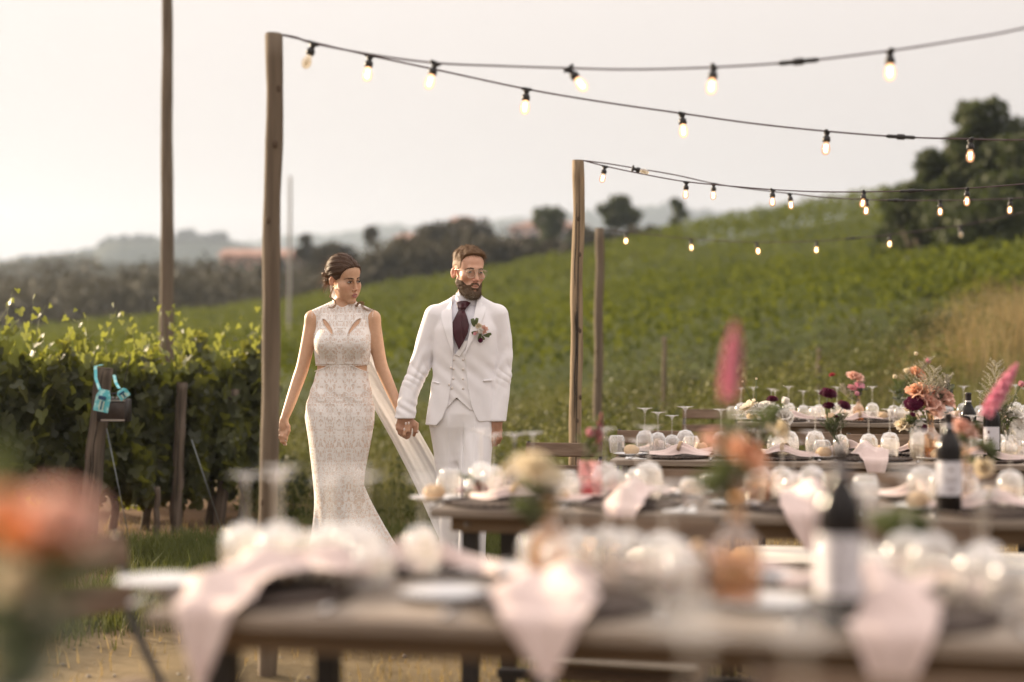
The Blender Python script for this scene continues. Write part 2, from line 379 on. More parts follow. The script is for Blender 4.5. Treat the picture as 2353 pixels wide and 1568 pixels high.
tree_px('olive_tree', 'olive tree behind the bride with a loose flat crown', 780, 555, 100.0, 110, leaf_olive, n=2400, size=0.344, seed=22, lob=16, th=.0)
r7 = np.random.RandomState(77)
for i, (px, top, wpx, where) in enumerate([(1110, 556, 110, 'behind the groom on the ridge line'), (1180, 560, 100, 'on the ridge below the pale house'), (1265, 552, 110, 'on the ridge at the foot of the layered tree'), (1370, 528, 100, 'on the ridge between the two posts and the round tree'), (1455, 522, 100, 'on the ridge at the right foot of the round tree'), (1520, 520, 70, 'on the ridge left of the small upright tree'), (980, 560, 130, 'on the ridge left of the head of the groom'), (880, 575, 120, 'on the ridge right of the head of the bride')]):
    tree_px('bush', 'low rounded olive green bush ' + where, px, top, 82, wpx, leaf_olive, n=2200, size=.30, seed=130 + i, lob=14, th=-.12)
for i, (px, top, wpx, where) in enumerate([(620, 585, 90, 'left of the thin pale pole'), (905, 548, 90, 'before the pale house half hidden by crowns'), (1050, 528, 110, 'low between the bride and the groom'), (1165, 540, 110, 'right of the groom, below the large pale house'), (1235, 545, 100, 'just left of the cracked post, low'), (1345, 520, 90, 'behind the gap between the two right posts'), (740, 570, 110, 'above the head of the bride, broad and low'), (1490, 520, 70, 'small, right of the round-topped tree')]):
    tree_px('olive_tree', 'grey green olive tree ' + where, px, top, 92 + 12 * r7.rand(), wpx, leaf_olive, n=3200, size=.33, seed=90 + i, lob=16, th=-.08)
# the olive grove reads as one mass
r = np.random.RandomState(31); lobes = []
for k in range(420):
    d = 80 + 150 * r.rand() ** 1.3; px = -160 + 1420 * r.rand(); x = xat(px, d)
    if px > 900 and d > 150: continue
    s = 1.4 + 1.5 * r.rand(); z = float(gz(x, d))
    lim = zat(np.interp(px, [-200, 0, 150, 300, 500, 640, 900, 1150, 1260], [610, 604, 590, 606, 604, 590, 560, 545, 570]), d) - z
    hh = min(s * 1.3 + .8, max(1.2, lim)); lobes.append((x, d, z + hh * .55, s, s, hh * .62))
pts = crown_pts(r, lobes, 60000, .5); V, F = scatter(pts, .26 + .3 * r.rand(len(pts)), LEAF4, LEAF4F, r)
tag(link('olive_grove', np_mesh('olive_grove', V, F, leaf_olive)), 'grey green olive grove covering the slope behind the vineyard', 'olive grove', kind='stuff')
# wooded crest on the blue hill
pine_m = mat('pine_needles', (.014, .022, .014), .8, (.025, .034, .020), .05, spec=.1)
r = np.random.RandomState(8); lobes = []
for px, top, wpx in [(235, 556, 26), (255, 546, 30), (285, 543, 34), (318, 540, 34), (345, 543, 30), (418, 530, 34), (436, 528, 30), (470, 540, 30), (492, 536, 26), (510, 533, 26), (455, 545, 30), (385, 545, 30), (205, 574, 26), (165, 580, 20), (140, 584, 24), (60, 590, 24), (90, 588, 24)]:
    d = 668; x = xat(px, d); zt = zat(top, d); s = wpx / FPX * d / 2; lobes.append((x, d, zt - s * 1.2, s, s, s * 1.3))
pts = crown_pts(r, lobes, 14000, .3); V, F = scatter(pts, 1.5 + 1.3 * r.rand(len(pts)), LEAF4, LEAF4F, r)
tag(link('hilltop_woods', np_mesh('hilltop_woods', V, F, pine_m)), 'dark blue pine wood crowning the distant hill on the left', 'woods', kind='stuff')
# ---------------------------------------------------------------- far houses
roof_m = mat('terracotta_roof', (.30, .165, .125), .9, (.40, .25, .20), .6, spec=.1)
def house(label, px0, px1, eave, ridge, d, wallc, depth=9, wins=(2, 1), base=None, hip=True):
    x0, x1 = xat(px0, d), xat(px1, d); z0 = float(gz((x0 + x1) / 2, d)) - 1.0; ze, zr = zat(eave, d), zat(ridge, d)
    o = empty('farmhouse', ((x0 + x1) / 2, d, z0)); tag(o, label, 'house'); wd = x1 - x0; he = ze - z0
    wm = mat('house_plaster', wallc, .9, tuple(c * .8 for c in wallc), .5, spec=.1)
    MB().box((0, depth / 2, he / 2), (wd, depth, he)).build('wall', wm, o, smooth=False)
    a, b, e = wd / 2 + .4, .4, zr - z0; ins = min(wd * .3, depth * .4) if hip else 0
    rb = MB(); rb.add([(-a, -b, he), (a, -b, he), (a, depth + b, he), (-a, depth + b, he), (-a + ins, depth / 2, e), (a - ins, depth / 2, e)], [(0, 1, 5, 4), (2, 3, 4, 5), (1, 2, 5), (3, 0, 4), (3, 2, 1, 0)])
    rb.build('roof', roof_m, o, smooth=False)
    nx, nz_ = wins
    for i in range(nx):
        for k in range(nz_):
            wz = he - 1.5 - 2.9 * k; wx = -wd / 2 + wd * (i + .5) / nx
            f = MB().box((wx, -.03, wz), (1.1, .12, 1.5)).build('window', frame_m, o, smooth=False)
            MB().box((wx, -.1, wz), (.85, .04, 1.25)).build('pane', pane_m, f, smooth=False)
frame_m = mat('window_surround', (.5, .42, .36), .8); pane_m = mat('window_pane', (.03, .035, .04), .1)
house('pink plastered farmhouse with a terracotta roof, left of the nearest light post', 505, 668, 588, 565, 182, (.52, .30, .23), wins=(5, 1), hip=False)
house('pale pink house half hidden by olives left of the groom', 905, 985, 545, 528, 203, (.55, .40, .34), wins=(3, 2))
house('small pink tower house above the olive crowns over the groom', 1035, 1088, 506, 492, 196, (.55, .37, .31), wins=(2, 2), depth=5)
house('large pale pink house behind the layered tree left of the weathered post', 1175, 1345, 520, 500, 210, (.58, .43, .38), wins=(5, 2))
# ---------------------------------------------------------------- vineyard on the slope: one green mass
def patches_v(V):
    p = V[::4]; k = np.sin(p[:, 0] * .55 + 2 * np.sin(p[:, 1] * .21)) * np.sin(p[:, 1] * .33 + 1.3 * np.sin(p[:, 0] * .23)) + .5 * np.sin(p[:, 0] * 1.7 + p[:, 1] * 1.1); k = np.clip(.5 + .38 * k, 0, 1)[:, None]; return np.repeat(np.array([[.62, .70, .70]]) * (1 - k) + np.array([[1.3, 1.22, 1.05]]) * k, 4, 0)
vine_m = mat('vineyard_leaves', (.050, .070, .012), .75, (.080, .100, .020), .16, trans=(.17, .19, .02), transl=.30, spec=.1, attr='tint')
r = np.random.RandomState(41); PT, SZ = [], []
d = 4.0
while d < 92:
    # rows climb the slope aslant
    x = np.linspace(-60, 60, 4000); yy = d + x * .42; ok = (yy > 20.3) & (yy < 76) & (np.abs(x + .2) < yy * .39 + 1); x = x[ok]
    if len(x):
        n = int((x.max() - x.min()) * 150); x = r.uniform(x.min(), x.max(), n); dd = d + x * .42; q = r.rand(n) < np.clip(30 / dd, .35, 1); x, dd = x[q], dd[q]; n = len(x)
        hmax = 1.02 + .14 * np.sin(x * 1.4 + d) * np.sin(x * .6 + d * 2) + .08 * np.sin(x * 5 + d * 7)
        k = r.rand(n) ** .5; y2_ = dd + r.normal(0, .20, n); zz = gz(x, y2_) + .2 + hmax * k
        PT.append(np.stack([x, y2_, zz], 1)); SZ.append((.075 + dd * .0013) * (.6 + .9 * r.rand(n)))
    d += 2.35
V, F = scatter(np.concatenate(PT), np.concatenate(SZ), LEAF4, LEAF4F, r)
tag(link('vineyard', np_mesh('vineyard', V, F, vine_m, False, patches_v(V))), 'green vineyard rows climbing the slope behind the couple', 'vineyard', kind='stuff')
# ---------------------------------------------------------------- undergrowth between the path and the vineyard
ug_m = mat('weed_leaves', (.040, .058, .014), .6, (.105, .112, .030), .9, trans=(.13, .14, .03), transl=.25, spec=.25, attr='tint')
r = np.random.RandomState(43); lobes = []
for k in range(360):
    d = 10.6 + 9.5 * r.rand(); px = 560 + 1720 * r.rand(); x = xat(px, d)
    if px > 1950 and d < 15: continue
    s = .16 + .24 * r.rand(); hh = (.14 + .42 * r.rand()) * (1.15 if px > 1350 else .85) * min(1, .45 + (d - 10.6) / 5); z = float(gz(x, d)); lobes.append((x, d, z + hh * .5, s, s, hh))
pts = crown_pts(r, lobes, 62000, .35); V, F = scatter(pts, .025 + .04 * r.rand(len(pts)), LEAF4, LEAF4F, r)
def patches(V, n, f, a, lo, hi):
    """sunlit and dark patches put into the leaf colours, along with varied greens"""
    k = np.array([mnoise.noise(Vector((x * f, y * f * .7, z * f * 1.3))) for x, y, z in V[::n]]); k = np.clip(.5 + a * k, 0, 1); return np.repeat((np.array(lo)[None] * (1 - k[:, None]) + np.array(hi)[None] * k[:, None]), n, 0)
tag(link('undergrowth', np_mesh('undergrowth', V, F, ug_m, False, patches(V, 4, .55, 1.9, (.22, .28, .24), (1.9, 1.65, 1.1)))), 'tangled green weeds and bramble behind the bride and groom', 'undergrowth', kind='stuff')  # tint carries sunlit and dark patches as well as mixed greens
# ---------------------------------------------------------------- grasses
def blades(x, y, h, wd, r, lean=.35):
    n = len(x); z = gz(x, y); a = r.rand(n) * 6.28; b = a + 1.57; ln = lean * h * (.4 + r.rand(n))
    p0 = np.stack([x - wd * np.cos(b), y - wd * np.sin(b), z - .01], 1); p1 = np.stack([x + wd * np.cos(b), y + wd * np.sin(b), z - .01], 1)
    mx_, my = x + ln * .35 * np.cos(a), y + ln * .35 * np.sin(a)
    p2 = np.stack([mx_ + wd * .7 * np.cos(b), my + wd * .7 * np.sin(b), z + h * .6], 1); p3 = np.stack([mx_ - wd * .7 * np.cos(b), my - wd * .7 * np.sin(b), z + h * .6], 1)
    p4 = np.stack([x + ln * np.cos(a), y + ln * np.sin(a), z + h], 1)
    V = np.stack([p0, p1, p2, p3, p4], 1).reshape(-1, 3); o = np.arange(n)[:, None] * 5
    return V, np.concatenate([o + np.array([[0, 1, 2]]), o + np.array([[0, 2, 3]]), o + np.array([[3, 2, 4]])])
grass_m = mat('green_grass', (.060, .078, .020), .7, (.125, .130, .040), 1.5, trans=(.14, .15, .03), transl=.3, spec=.2)
straw_m = mat('dry_grass', (.20, .16, .075), .8, (.36, .29, .15), 2.0, trans=(.4, .28, .12), transl=.3, spec=.2)
r = np.random.RandomState(47)
n = 26000; x = r.uniform(-3.6, 4.5, n); y = 2.2 + 8.8 * r.rand(n)
keep = (np.abs(x) < y * .40 + .5) & (r.rand(n) < .25 + .75 * (np.sin(x * 2.1 + 1) * np.sin(y * 1.7 + x) > -.1)); x, y = x[keep], y[keep]
V, F = blades(x, y, .025 + .05 * r.rand(len(x)), .0035, r, .8)
tag(link('dry_grass', np_mesh('dry_grass', V, F, straw_m)), 'short straw coloured grass on the stony ground under the tables', 'dry grass', kind='stuff')
n = 34000; cx_ = [(-2.3, 8.6), (-2.1, 8.9), (-1.75, 8.9), (-1.62, 8.5), (-1.55, 8.1), (-1.3, 8.4), (-1.8, 7.7), (-1.9, 8.3), (-1.5, 9.2), (-1.35, 9.3), (-1.0, 9.8), (-1.15, 8.9), (-1.6, 7.6), (-1.15, 7.0), (-2.0, 7.2), (-.3, 9.6), (.05, 8.9), (.3, 10.2), (-.5, 10.0), (.5, 10.4), (.4, 5.6), (1.5, 10.2), (-1.3, 10.2), (-.75, 6.6), (-1.9, 6.6)]
ci = r.randint(0, len(cx_), n); cc = np.array(cx_)[ci]; x = cc[:, 0] + r.normal(0, .17, n); y = cc[:, 1] + r.normal(0, .24, n)
V, F = blades(x, y, .04 + .12 * r.rand(n) * np.where(ci < 6, 1.35, .8), .004, r, .45)
tag(link('green_grass', np_mesh('green_grass', V, F, grass_m)), 'green grass tufts beside the vines and along the path edge', 'grass', kind='stuff')
n = 4200; d = 15.5 + 5.5 * r.rand(n); px = 2000 + 570 * r.rand(n) ** .8; x = xat(px, d); kp = np.sin(x * 6 + d * 2) * np.sin(d * 3.1 - x * 2) + .25 * r.normal(size=n) > -.25; x, d, px = x[kp], d[kp], px[kp]; n = len(x)
V, F = blades(x, d, (.35 + .55 * r.rand(n)) * np.clip((px - 1930) / 260, .35, 1), .0045, r, .3)
tag(link('wild_oats', np_mesh('wild_oats', V, F, straw_m)), 'tall golden wild oat grass on the bank below the dark trees', 'tall grass', kind='stuff')
n = 16000; d = 10.6 + 10.5 * r.rand(n); px = 560 + 2000 * r.rand(n); x = xat(px, d)
V, F = blades(x, d, (.12 + .38 * r.rand(n) ** 2), .0045, r, .4)
tag(link('meadow_grass', np_mesh('meadow_grass', V, F, mat('meadow_blades', (.085, .095, .028), .7, (.21, .19, .075), .8, trans=(.2, .19, .06), transl=.3, spec=.2))), 'yellowing meadow grass between the path and the slope', 'meadow grass', kind='stuff')
# small stones on the ground
r = np.random.RandomState(53); n = 3000; x = r.uniform(-3, 4, n); y = 2.4 + 8 * r.rand(n)
ST = [(0, 0, .5), (.6, 0, 0), (0, .6, 0), (-.6, 0, 0), (0, -.6, 0), (0, 0, -.4)]; STF = [(0, 1, 2), (0, 2, 3), (0, 3, 4), (0, 4, 1), (5, 2, 1), (5, 3, 2), (5, 4, 3), (5, 1, 4)]
V, F = scatter(np.stack([x, y, gz(x, y)], 1), (.006 + .018 * r.rand(n) ** 2), ST, STF, r)
tag(link('gravel', np_mesh('gravel', V, F, mat('stones', (.2, .165, .13), .9, (.32, .28, .23), 3))), 'loose pale stones on the ground', 'gravel', kind='stuff')
# ---------------------------------------------------------------- light posts and poles
post_m = mat('weathered_post', (.18, .130, .082), .85, (.34, .255, .165), 5, bump=.5, bscale=30, stretch=(6, 6, .5), spec=.2)
post_grey = mat('brown_post', (.125, .095, .068), .85, (.20, .155, .112), 5, bump=.4, bscale=30, stretch=(6, 6, .4), spec=.2)
crack_m = mat('wood_crack', (.035, .026, .018), .9); knot_m = mat('wood_knot', (.085, .055, .033), .9)
def post(name, label, top, bot, d, r0, r1, m, cat='post', cracks=0, n=16, group=None, knots=0, seed=1):
    a = P(bot[0], bot[1], d); b = P(top[0], top[1], d); a.z = float(gz(a.x, a.y)) - .25; ax = b - a; L_ = ax.length
    r = random.Random(seed); o = empty(name, a); tag(o, label, cat, group); o.rotation_euler = ax.to_track_quat('Z', 'X').to_euler()
    k = 26; pts = [(.004 * math.sin(i * .9 + seed), .004 * math.cos(i * .7), L_ * i / k) for i in range(k + 1)]
    rad = [r0 + (r1 - r0) * i / k + .0015 * math.sin(i * 1.7 + seed) for i in range(k + 1)]
    mb = MB().tube(pts, rad, n); mb.tube([pts[-1], (pts[-1][0], pts[-1][1], L_ + .004)], [r1, r1 * .93], n)
    mb.build('shaft', m, o)
    # cracks and knots run on the side towards the tables
    q = o.rotation_euler.to_quaternion().inverted(); f = q @ Vector((0, -1, 0)); f.z = 0; f.normalize(); sd = Vector((0, 0, 1)).cross(f)
    for c in range(cracks):
        z0 = r.uniform(.35, .8) * L_ if c else .3; z1 = min(L_, z0 + r.uniform(.3, 1.0)) if c else L_ * .995; off = r.uniform(-.45, .45) if c else .12
        p_ = []; rr = []
        for i in range(15):
            t_ = i / 14; z = z0 + (z1 - z0) * t_; rz_ = r0 + (r1 - r0) * z / L_; an = off + .05 * math.sin(i * 1.3 + c)
            p_.append(f * rz_ * math.cos(an) + sd * rz_ * math.sin(an) + Vector((0, 0, z)) + Vector((.004 * math.sin(z * 26 / L_ * .9 + seed), 0, 0))); rr.append(.0032 * math.sin(math.pi * (t_ * .9 + .05)) + .001)
        MB().tube(p_, rr, 5).build('crack', crack_m, o)
    for c in range(knots):
        z = r.uniform(.3, .95) * L_; an = r.uniform(-.8, .8); rz_ = r0 + (r1 - r0) * z / L_ + .001
        M = (f * math.cos(an) + sd * math.sin(an)).to_track_quat('Z', 'Y').to_matrix()
        MB().blob((f * math.cos(an) + sd * math.sin(an)) * rz_ + Vector((0, 0, z)), (.011, .017, .003), 10, 5, M).build('knot', knot_m, o)
    return o
post('light_post', 'smooth brown round post nearest the tables, carrying two rising light strings', (631, 80), (612, 1547), 5.47, .036, .033, post_grey, cracks=0, knots=4, group='posts for the string lights', seed=2)
post('light_post', 'cracked weathered post with knots, right of the groom', (1330, 370), (1317, 1288), 8.76, .040, .037, post_m, cracks=4, knots=7, group='posts for the string lights', seed=3)
post('light_post', 'shorter grey brown post close behind the cracked one', (1379, 525), (1371, 1151), 12.8, .043, .040, post_grey, cracks=0, knots=2, group='posts for the string lights', seed=4)
post('utility_pole', 'tall grey utility pole rising out of frame behind the vines on the left', (384, -60), (384, 1100), 14, .078, .050, post_grey, cat='pole', n=20, seed=5)
post('utility_pole', 'thin pale concrete pole far behind the bride, against the sky', (667, 405), (664, 745), 40, .052, .042, mat('pale_concrete', (.34, .31, .29), .8), cat='pole', seed=6)
for i, (px, top, bot, d) in enumerate([(1525, 775, 905, 16.5), (1880, 800, 905, 17)]):
    post('vineyard_post', ['thin pale stake in the weeds right of the light posts', 'thin grey stake before the dark vine row, behind the tall flowers'][i], (px + 2, top), (px, bot), d, .026, .024, post_grey, seed=8 + i)
# ---------------------------------------------------------------- grape vines at the row ends on the left
leaf_m = mat('vine_leaf', (.030, .036, .017), .5, (.060, .066, .028), 7, trans=(.44, .44, .05), transl=.30, spec=.35, objrand=.3)
stem_m = mat('vine_wood', (.075, .055, .038), .9, (.13, .10, .07), 12, bump=.4); sunlit_m = mat('sunlit_leaf', (.065, .080, .020), .5, (.12, .13, .035), 9, trans=(.36, .38, .06), transl=.36, objrand=.3); shoot_m = mat('vine_shoot', (.16, .17, .05), .6, transl=.2)  # shoot leaves get their sunlit look from a lighter leaf colour
vm = MB(); vm.add([Vector(v) for v in VINE], VINEF); LEAFME = [vm.mesh('leaf', leaf_m, False)]
LEAFME.append(MB().add([Vector((v[0], v[1], v[2] * .3 - .1 * v[1] * v[1])) for v in VINE], VINEF).mesh('leaf', leaf_m, False)); LEAFME.append(vm.mesh('leaf', sunlit_m, False))
r = np.random.RandomState(61)
def grape_vine(label, x, y, wd, top, n=1500, shoots=3, tilt=0.0, low=.30, front=6):
    o = empty('grape_vine', (x, y, float(gz(x, y)))); tag(o, label, 'grape vine', 'grape vines at the ends of the rows')
    t = MB(); t.tube([(0, 0, -.1), (.04, 0, .2), (-.03, .02, .45), (.02, 0, .7), (wd * .25, .02, .8), (wd * .5, .03, .82)], [.035, .03, .026, .022, .015, .008], 8)
    t.tube([(.02, 0, .68), (-wd * .25, .02, .8), (-wd * .5, 0, .8)], [.018, .013, .007], 6); t.build('trunk', stem_m, o)
    lob = []
    for k in range(16):
        u = (k % 8 + .5) / 8 - .5
        lob.append((u * wd + r.normal(0, .03), r.normal(0, .07), low + (top - low) * (.25 if k < 8 else .66) + r.normal(0, .12), wd * .13, .17, (top - low) * (.24 + .1 * r.rand())))
    p = crown_pts(r, lob, n, .55); p = p[p[:, 2] > low * .6]; n = len(p)
    fw = np.array([0, -1., .3]) + r.normal(0, .75, (n, 3)); fw /= np.linalg.norm(fw, axis=1)[:, None]      # leaves hang facing outwards
    up = np.array([0, 0, 1.]) + r.normal(0, .6, (n, 3)); sx = np.cross(up, fw); sx /= np.linalg.norm(sx, axis=1)[:, None]; up = np.cross(fw, sx)
    V, F = scatter(p, .06 + .055 * r.rand(n), VINE, VINEF, r, np.stack([sx, up, fw], -1))
    tag(link('foliage', np_mesh('foliage', V, F, leaf_m), o), kind='stuff')
    def leaf(par, q, s, sun_lit=False):
        l = link('leaf', LEAFME[2 if sun_lit else r.randint(2)], par, q, (r.normal(1.2, .5), r.normal(0, .5), r.rand() * 6.28)); l.scale = (s, s, s)
    for k in range(shoots):
        u = (k + .5) / shoots - .5; h = .22 + .34 * r.rand(); ln = r.normal(0, .16); b0 = Vector((u * wd + r.normal(0, .06), r.normal(-.05, .05), top - .12))
        pts = [b0 + Vector((ln * t_ * t_ + .02 * math.sin(5 * t_ + k), -.04 * t_, (h + .1) * t_ - .05 * t_ ** 3)) for t_ in np.linspace(0, 1, 9)]
        s_ = MB().tube(pts, [.0045 - .0035 * i / 8 for i in range(9)], 5).build('shoot', shoot_m, o)
        for i in range(1, 9):
            for _ in range(2 if i < 5 else 1): leaf(s_, pts[i] + Vector((r.normal(0, .03), r.normal(0, .03), r.normal(0, .02))), (.115 - .010 * i) * (.8 + .5 * r.rand()), True)
    for k in range(front): leaf(o, (r.uniform(-.5, .5) * wd, -.22 - .05 * r.rand(), low + (top - low) * (.35 + .7 * r.rand())), .08 + .04 * r.rand(), r.rand() < .3)
    return o
L_ = [('bushy grape vine cut off by the left frame edge', 45, 9.65, .62, 1.22, 4), ('grape vine with a tall yellow shoot, just left of the post with the radio', 140, 9.85, .6, 1.20, 5),
      ('grape vine directly behind the post with the radio', 255, 10.15, .55, 1.16, 5), ('grape vine between the radio and the utility pole', 330, 10.4, .5, 1.18, 4),
      ('grape vine in front of the utility pole with a tall sunlit shoot', 405, 10.55, .5, 1.14, 5), ('grape vine right of the utility pole with bright yellow green tops', 478, 10.8, .5, 1.22, 4),
      ('grape vine tucked against the left side of the nearest light post', 552, 11.0, .42, 1.22, 4), ('grape vine just outside the left frame edge, leaves reaching in', -70, 9.6, .6, 1.22, 2)]
for lab, px, d, wd, top, ns in L_: grape_vine(lab, xat(px, d), d, wd, top, 2300, ns, front=16)
grape_vine('darker grape vine in the second row, seen low between the posts', xat(350, 12.1), 12.1, .9, 1.1, 1600, 0, low=.2, front=0)
grape_vine('darker grape vine in the second row beside the light post', xat(520, 12.4), 12.4, .8, 1.1, 1600, 0, low=.2, front=0)
grape_vine('darker grape vine in the second row behind the left edge', xat(120, 11.9), 11.9, 1.0, 1.15, 1600, 0, low=.2, front=0)
vp_m = mat('vineyard_post_wood', (.085, .066, .052), .9, (.17, .135, .105), 5, bump=.7, bscale=40, stretch=(7, 7, .5), spec=.15)
post('vineyard_post', 'thick leaning weathered post with the radio hung on it', (240, 847), (187, 1245), 9.45, .068, .056, vp_m, cracks=3, seed=12, knots=2)
post('vineyard_post', 'grey leaning post half sunk in leaves below the utility pole', (418, 880), (400, 1225), 10.3, .046, .040, vp_m, cracks=1, seed=13)
post('vineyard_post', 'brown leaning post behind leaves, nearest the light post', (537, 895), (495, 1215), 10.72, .048, .041, vp_m, cracks=1, seed=14)
post('vineyard_post', 'short thin stake standing between two grape vine trunks', (362, 1120), (358, 1232), 9.9, .022, .02, vp_m, seed=15)
wire_m = mat('galvanised_wire', (.25, .27, .27), .5, metal=.6)
for i, (a, b, d) in enumerate([((245, 985), (299, 1250), 9.4), ((440, 1010), (512, 1225), 9.95)]):
    pa, pb = P(*a, d + .02), P(*b, d - .35); pb = at_z(b[0], b[1], .02)
    tag(MB().tube([pa, pb], .0035, 6).build('guy_wire', wire_m), ['thin grey anchor wire slanting down from the post with the radio', 'thin grey anchor wire slanting to the ground left of the nearest light post'][i], 'wire')
# the radio hung on the post
c = P(258, 943, 9.3); o = empty('radio', c, R(-8)); o.scale = (1.15, 1.0, 1.15); tag(o, 'small dark brown radio with a thin aerial hung on the leaning post', 'radio')
dk = mat('radio_case', (.020, .014, .012), .5); br = mat('radio_front', (.032, .020, .016), .6, (.045, .03, .022), 60); sv = mat('radio_trim', (.42, .37, .33), .4, metal=.5)
MB().box((0, .03, 0), (.175, .09, .13), bev=.006).build('body', dk, o); MB().box((.012, -.0195, -.002), (.135, .008, .098), bev=.003).build('front_panel', br, o)
MB().box((.012, -.022, .055), (.14, .01, .008)).build('trim_strip', sv, o, smooth=False); MB().box((.012, -.022, -.056), (.14, .01, .009)).build('trim_strip', sv, o, smooth=False)
for i in range(5): MB().lathe([(.006, 0), (.006, .01), (.004, .012)], 10, (-.045 + .022 * i, .012, .065)).build('knob', sv, o)
MB().tube([(.03, .05, .06), (.085, .06, .32)], .002, 6).build('aerial', dk, o)
MB().tube([(-.07, .03, .063), (-.07, .03, .085), (-.05, .03, .095), (.06, .03, .095), (.075, .03, .085), (.075, .03, .063)], .005, 6).build('handle', dk, o)
teal = mat('teal_fabric', (.10, .46, .52), .7, (.40, .70, .70), 26, mixpos=(.45, .6)); navy = mat('navy_print', (.02, .06, .14), .7); pale_p = mat('pale_print', (.55, .62, .5), .7)
def lanyard(label, strap, tagc, w, h, rz):
    o = empty('lanyard', tagc); tag(o, label, 'lanyard'); p = [Vector(q) - Vector(tagc) for q in strap]
    sb = MB(); wv = Vector((.010, 0, 0))
    for a, b in zip(p[:-1], p[1:]): sb.add([a - wv, a + wv, b + wv, b - wv, a - wv + Vector((0, .004, 0)), a + wv + Vector((0, .004, 0)), b + wv + Vector((0, .004, 0)), b - wv + Vector((0, .004, 0))], [(0, 1, 2, 3), (7, 6, 5, 4), (0, 3, 7, 4), (1, 5, 6, 2)])
    sb.build('strap', teal, o, smooth=False); M = Matrix.Rotation(rz, 3, 'Y')
    nb = MB(); nb.add([M @ Vector(v) for v in [(-w * .3, 0, h / 2), (w * .3, 0, h / 2), (w / 2, -.004, h * .2), (w / 2, .002, -h / 2), (-w / 2, 0, -h / 2), (-w / 2, -.003, h * .2), (-w * .3, .006, h / 2), (w * .3, .006, h / 2), (w / 2, .006, -h / 2), (-w / 2, .006, -h / 2)]], [(0, 1, 2, 5), (5, 2, 3, 4), (6, 9, 8, 7), (4, 3, 8, 9)])
    nb.build('tag', teal, o, smooth=False)
    MB().box(M @ Vector((-.005, -.008, h * .12)), (w * .5, .003, h * .16), M).build('print', navy, o, smooth=False)
    for i in range(3): MB().box(M @ Vector((-.012 + .012 * i, -.006, -h * .22)), (.006, .003, h * .4), M).build('print', pale_p if i % 2 == 0 else navy, o, smooth=False)
lanyard('turquoise lanyard with a printed tag hanging down the left of the radio', [P(236, 838, 9.36), P(219, 842, 9.33), P(220, 870, 9.28), P(229, 896, 9.23)], P(236, 921, 9.2), .098, .145, R(12))
lanyard('shorter turquoise lanyard end fluttering over the right corner of the radio', [P(262, 862, 9.33), P(266, 880, 9.28), P(274, 893, 9.23)], P(283, 905, 9.2), .075, .065, R(-35))
# ---------------------------------------------------------------- string lights
cable_m = mat('black_cable', (.085, .055, .058), .55, spec=.3); sock_m = mat('lamp_socket', (.022, .020, .020), .5, spec=.4)
def glow(name, col, st, clear):
    m = bpy.data.materials.new(name); m.use_nodes = True; t = m.node_tree; L = t.links.new; t.nodes.remove(t.nodes['Principled BSDF'])
    tp = N(t, 'ShaderNodeBsdfTransparent'); em = N(t, 'ShaderNodeEmission'); em.inputs[1].default_value = st
    lc = N(t, 'ShaderNodeLayerWeight'); lc.inputs[0].default_value = .5; mc = N(t, 'ShaderNodeMix', data_type='RGBA'); mc.inputs[6].default_value = (1.0, .60, .30, 1); mc.inputs[7].default_value = (col[0] * .62, col[1] * .30, col[2] * .25, 1); L(lc.outputs['Facing'], mc.inputs[0]); L(mc.outputs[2], em.inputs[0])
    gl = N(t, 'ShaderNodeBsdfGlossy'); gl.inputs['Roughness'].default_value = .05; lw = N(t, 'ShaderNodeLayerWeight'); lw.inputs[0].default_value = .25
    m1 = N(t, 'ShaderNodeMixShader'); m1.inputs[0].default_value = clear; L(em.outputs[0], m1.inputs[1]); L(tp.outputs[0], m1.inputs[2])
    m2 = N(t, 'ShaderNodeMixShader'); mu = N(t, 'ShaderNodeMath', operation='MULTIPLY'); mu.inputs[1].default_value = .35; L(lw.outputs['Facing'], mu.inputs[0]); L(mu.outputs[0], m2.inputs[0])
    L(m1.outputs[0], m2.inputs[1]); L(gl.outputs[0], m2.inputs[2]); L(m2.outputs[0], t.nodes['Material Output'].inputs[0]); return m
bulb_near = glow('bulb_glass_bright', (1.0, .42, .11), 1.25, .35); bulb_mid = glow('bulb_glass_warm', (1.0, .42, .11), .62, .62); bulb_far = glow('bulb_glass_pale', (1.0, .70, .30), .6, .6)
bulb_off = glass('bulb_glass_unlit', (.95, .88, .78), .12, (.8, .7, .5)); fil_m = mat('filament', (1, .8, .5), emit=(1.0, .62, .26), estr=13); fil_off = mat('dead_filament', (.5, .42, .25), .5)
SOCK = MB(); SOCK.lathe([(.016, 0), (.017, -.004), (.012, -.012), (.012, -.02), (.019, -.026), (.020, -.046), (.017, -.05)], 14); SOCK = SOCK.mesh('socket', sock_m)
CLIP = MB().box((0, 0, .004), (.05, .018, .014), bev=.004).mesh('cable_clip', sock_m)
GL = [(.0125, -.048), (.0135, -.056), (.020, -.070), (.0228, -.084), (.0215, -.098), (.016, -.109), (.008, -.115), (0, -.1165)]
BULB = {k: MB().lathe(GL, 18, cap=False).mesh('glass_bulb', m) for k, m in (('n', bulb_near), ('m', bulb_mid), ('f', bulb_far), ('o', bulb_off))}
FIL = {}
for k, m in (('on', fil_m), ('off', fil_off)): FIL[k] = [MB().tube([(.007 * math.cos(a), .007 * math.sin(a), -.063), (.006 * math.cos(a + .5), .006 * math.sin(a + .5), -.1)], .0016, 5).mesh('filament', m) for a in (0, 1.57, 3.14, 4.71)]
